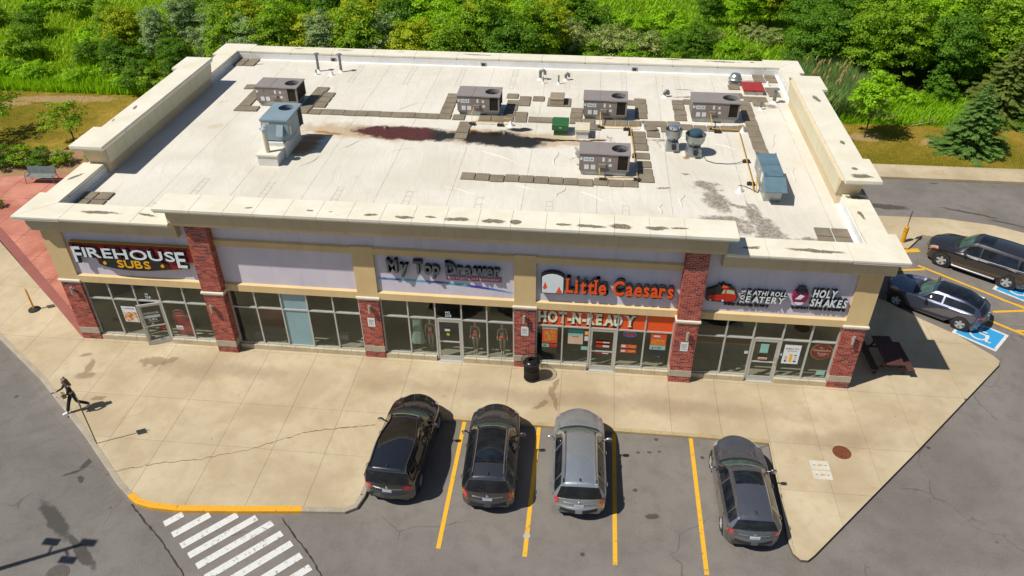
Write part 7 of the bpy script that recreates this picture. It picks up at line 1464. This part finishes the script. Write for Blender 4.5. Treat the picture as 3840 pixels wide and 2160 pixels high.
ORD = ['', 'leftmost', 'second', 'third', 'fourth', 'fifth', 'sixth', 'seventh', 'eighth', 'ninth', 'tenth', 'eleventh', 'twelfth']
def ordinal(k, n): return 'the only one' if n == 1 else 'leftmost' if k == 0 else 'rightmost' if k == n-1 else ORD[k+1]+' from the left'
row = lambda x, y: ('wood on the right' if x > 35.5 else 'belt behind the building')+(', front row' if y < 32 else ', second row' if y < 38.5 else ', third row' if y < 46 else ', back row')
bl = {}
for q in belt: bl.setdefault((KN[q[0]], row(q[1], q[2])), []).append(q)
for (kn, rw), L_ in bl.items():
    L_.sort(key=lambda q: q[1])
    for i, (k, x, y, s) in enumerate(L_): plant(k, x, y, s, '%s tree of the %s, %s' % (kn, rw, ordinal(i, len(L_))), 'tree', 'tree', 'trees behind the building')
bl = {}
for q in SHRUBS:
    nm = {'flw': 'rounded shrub with cream flower heads', 'bush': 'mid green shrub', 'bushb': 'low bright green shrub', 'bushd': 'dark green shrub'}[q[0]]; zone = 'left meadow' if q[1] < -12 else 'left belt end' if q[1] < 0 else 'middle meadow' if q[1] < 38 else 'right wood edge'; bl.setdefault((nm, zone), []).append(q)
for (nm, zone), L_ in bl.items():
    L_.sort(key=lambda q: q[1])
    for i, (k, x, y, s) in enumerate(L_): plant(k, x, y, s, '%s in the %s, %s' % (nm, zone, ordinal(i, len(L_))), 'shrub', 'shrub', 'shrubs of the meadow and wood edge')
for i, (k, x, y, s, lab) in enumerate([('bushd', -14.2, 15.5, .62, 'dark green hedge shrub at the left edge beside the bench'), ('bush', -13.0, 15.7, .66, 'fullest mid green hedge shrub behind the bench'), ('bushd', -11.9, 15.9, .55, 'dark hedge shrub right behind the bench back'), ('bush', -10.7, 16.2, .5, 'small hedge shrub at the right end of the hedge'), ('bush', -9.2, 16.8, .32, 'tiny shrub in bare soil by the building corner'), ('bushd', -11.15, 10.6, .22, 'tiny dark shrub at the left frame edge on the red paving'), ('bushd', -15.6, 15.6, .7, 'dark hedge shrub outside the left frame edge')]): plant(k, x, y, s, lab, 'shrub', 'shrub', 'hedge shrubs by the bench')
plant('loose', -11.6, 18.9, 1.0, 'small loose crowned tree on the dry lawn above the bench', 'tree', 'tree', 'lawn trees', 1.0); plant('loose', -17.6, 19.6, 1.2, 'loose crowned tree cut by the left frame edge', 'tree', 'tree', 'lawn trees', 3.0); plant('loose', -24.5, 24.8, 1.3, 'tree outside the left edge that shades the lawn', 'tree', 'tree', 'lawn trees', 2.0)
yt = plant('young', 39.6, 24.9, 1.0, 'young bright green tree in a ring of bare soil', 'tree', 'tree', None, .5)
# spruces
def spruce(x, y, h, r, label, m, seed):
    rs = np.random.RandomState(seed); t = thing('spruce', label, 'tree', (x, y, -.03), 0, 'spruces on the right'); b = MB(); b.tube([(0, 0, 0), (0, 0, h*.5), (.03, 0, h)], [.11, .06, .01], 7); lpart('trunk', b, M_BARK, t, 60)
    V = []; z = .12
    while z < h*.98:
        rr_ = r*(1-z/h)**.85*rs.uniform(.85, 1.12)+.05; nb = max(5, int(15*(1-z/h)+4)); a0 = rs.rand()*6
        for i in range(nb):
            an = a0+6.283*i/nb+rs.uniform(-.25, .25); L_ = rr_*rs.uniform(.65, 1.15); m_ = max(4, int(L_/.05)); s = np.linspace(.12, 1, m_); droop = -.28*L_*s**1.6+.16*L_*s**3
            u = np.array([cos(an), sin(an), 0]); w_ = np.array([-sin(an), cos(an), 0])
            for sd in (-1, 1, 0):
                tip = .30*(1-s*.65)*L_*.8+.05; C = u[None]*(s*L_)[:, None]; C[:, 2] += z+droop; d = (u*.75+w_*sd*.9)[None]*tip[:, None] if sd else (u*.5)[None]*tip[:, None]; d = d+np.stack([0*s, 0*s, rs.uniform(-.06, .05, m_)-.25*tip], 1); nrm = np.array([0, 0, 1.0])+rs.normal(0, .25, (m_, 3)); wd = np.cross(d, nrm); wd /= np.linalg.norm(wd, axis=1)[:, None]; wd *= .028
                V.append(np.stack([C-wd*.6, C+d*.6-wd, C+d, C+d*.6+wd], 1))
        z += .105+.05*rs.rand()
    link('crown', quads_mesh('crown', np.concatenate(V), m), t); return t
spruce(45.7, 23.75, 4.5, 2.25, 'bluish spruce nearest the path on the dry lawn', L_SPR, 5); spruce(49.6, 29.4, 5.4, 2.6, 'taller olive spruce behind the bluish one', L_OLV, 6); spruce(52.2, 27.6, 5.0, 2.4, 'dark spruce cut by the right frame edge', L_SPR, 7)
# tall reeds, dead branches, meadow weeds and lawn edge grass
def blades(n, xs, ys, h0, h1, w_, rs, lean=.35, mask=None):
    x = rs.uniform(*xs, n); y = rs.uniform(*ys, n)
    if mask is not None: k = mask(x, y); x, y = x[k], y[k]
    m = len(x); z = np.array([bump_z(a, b) for a, b in zip(x, y)])-.03; h = rs.uniform(h0, h1, m); an = rs.uniform(0, 6.283, m); ln = rs.uniform(0, lean, m)*h; B = np.stack([x, y, z], 1); wv = np.stack([np.cos(an+1.57), np.sin(an+1.57), 0*an], 1)*w_*rs.uniform(.6, 1.3, (m, 1)); dv = np.stack([np.cos(an)*ln, np.sin(an)*ln, h], 1)
    return np.stack([B-wv*.5, B+wv*.5, B+dv*.6+wv*.5+np.stack([0*h, 0*h, .05*h], 1), B+dv], 1)
R_ = np.random.RandomState(31)
def stuffo(name, label, cat, V, m): me = quads_mesh(name, V, m); o = link(name, me); o['kind'] = 'stuff'; o['label'] = label; o['category'] = cat; return o
stuffo('reeds', 'blue green reeds at the wood edge beside the raised parapet', 'reeds', np.concatenate([blades(6500, (36.5, 41.2), (27.6, 31.5), .9, 2.4, .035, R_, .5), blades(4500, (36.0, 40), (30.5, 34), 1.2, 2.8, .035, R_, .25)]), L_RED_)
stuffo('reed_plumes', 'tan plumes on the reeds by the right parapet', 'reeds', blades(260, (36.3, 40), (28.5, 32.5), 2.6, 3.1, .12, R_, .1, lambda x, y: R_.rand(len(x)) > .1)[:, [0, 1, 2, 3]]+0, M_PLM) if False else None
b = MB(); 
for i in range(34): x, y = R_.uniform(36.4, 39.6), R_.uniform(28.2, 32); z0 = bump_z(x, y); h = R_.uniform(2.3, 2.9); b.tube([(x, y, z0+h-.45), (x+.03, y, z0+h-.2), (x+.09, y-.02, z0+h)], [.03, .055, .01], 5)
o = part('reed_plumes', b, M_PLM); o['kind'] = 'stuff'; o['label'] = 'tan plumes above the blue green reeds'; o['category'] = 'reeds'
noise_ok = lambda x, y: (np.sin(x*.8+1.3*np.sin(y*.5))+np.cos(y*.9+.6*np.sin(x*.7))) > -1.1
for nm, lab, V, m in (('weeds', 'bright green weeds covering the left meadow', np.concatenate([blades(45000, (-42, -9), (27.4, 62), .15, .5, .10, R_, 1.4), blades(5000, (-30, -8), (27.3, 29), .3, .9, .08, R_, .5)]), L_BRI), ('weeds', 'yellow green taller weeds in the left meadow', blades(16000, (-42, -9), (27.5, 62), .25, .7, .09, R_, 1.2, noise_ok), L_YEL),
        ('weeds', 'bright green weeds of the meadow behind the roof', blades(45000, (10, 41), (35, 70), .15, .5, .10, R_, 1.4), L_BRI), ('weeds', 'mid green weeds of the meadow behind the roof', blades(16000, (10, 41), (35, 70), .25, .7, .09, R_, 1.2, noise_ok), L_MID), ('weeds', 'tall mixed grass along the right lawn', np.concatenate([blades(16000, (38.5, 62), (27.2, 31), .2, .8, .06, R_, .9), blades(2500, (38.5, 62), (27.0, 27.5), .1, .35, .06, R_, .6)]), L_BRI)):
    stuffo(nm, lab, 'weeds', V, m)
def lawn_edge(n, xs, ys, h, w_, rs):
    x = rs.uniform(*xs, n); y = rs.uniform(*ys, n); B = np.stack([x, y, np.full(n, -.03)], 1); an = rs.uniform(0, 6.28, n); hh = rs.uniform(.3, 1, n)*h; dv = np.stack([np.cos(an)*hh*.5, np.sin(an)*hh*.5, hh], 1); wv = np.stack([np.sin(an), -np.cos(an), 0*an], 1)*w_*.5; return np.stack([B-wv, B+wv, B+dv*.7+wv*.6, B+dv], 1)
M_DRYG = m_leaf('dry lawn blades', '7c741f', 'b3953f', '9a8530', .3, .62)
stuffo('lawn_grass', 'short dry grass blades of the right lawn', 'grass', lawn_edge(26000, (38, 62), (20.9, 27.3), .09, .035, R_), M_DRYG); stuffo('lawn_grass', 'short dry grass blades of the left lawn', 'grass', lawn_edge(26000, (-32, -.5), (18.9, 27.6), .09, .035, R_), M_DRYG)
for i, (pts, lab) in enumerate((([(40.9, 27.6, .1), (41.8, 27.3, .35), (42.9, 27.5, .25)], 'bare pale branch lying at the lawn edge near the young tree'), ([(43.2, 27.0, .06), (44.2, 27.2, .2), (45.2, 27.5, .3)], 'bare pale branch lying at the lawn edge left of the spruce'))):
    t = thing('fallen_branch', lab, 'branch', pts[0], 0, 'fallen branches'); b = MB(); b.tube(pts, [.035, .025, .01], 6); 
    for j in range(5): p = Vector(pts[1])+Vector((R_.uniform(-.6, .6), 0, .02)); b.tube([p, p+Vector((R_.uniform(-.2, .4), R_.uniform(0, .5), R_.uniform(.3, .9)))], [.012, .004], 4)
    part('branch', b, mat('bleached wood', srgb('b9a683', .75), .85, var=.15) if i == 0 else bpy.data.materials['bleached wood'], t, 60)
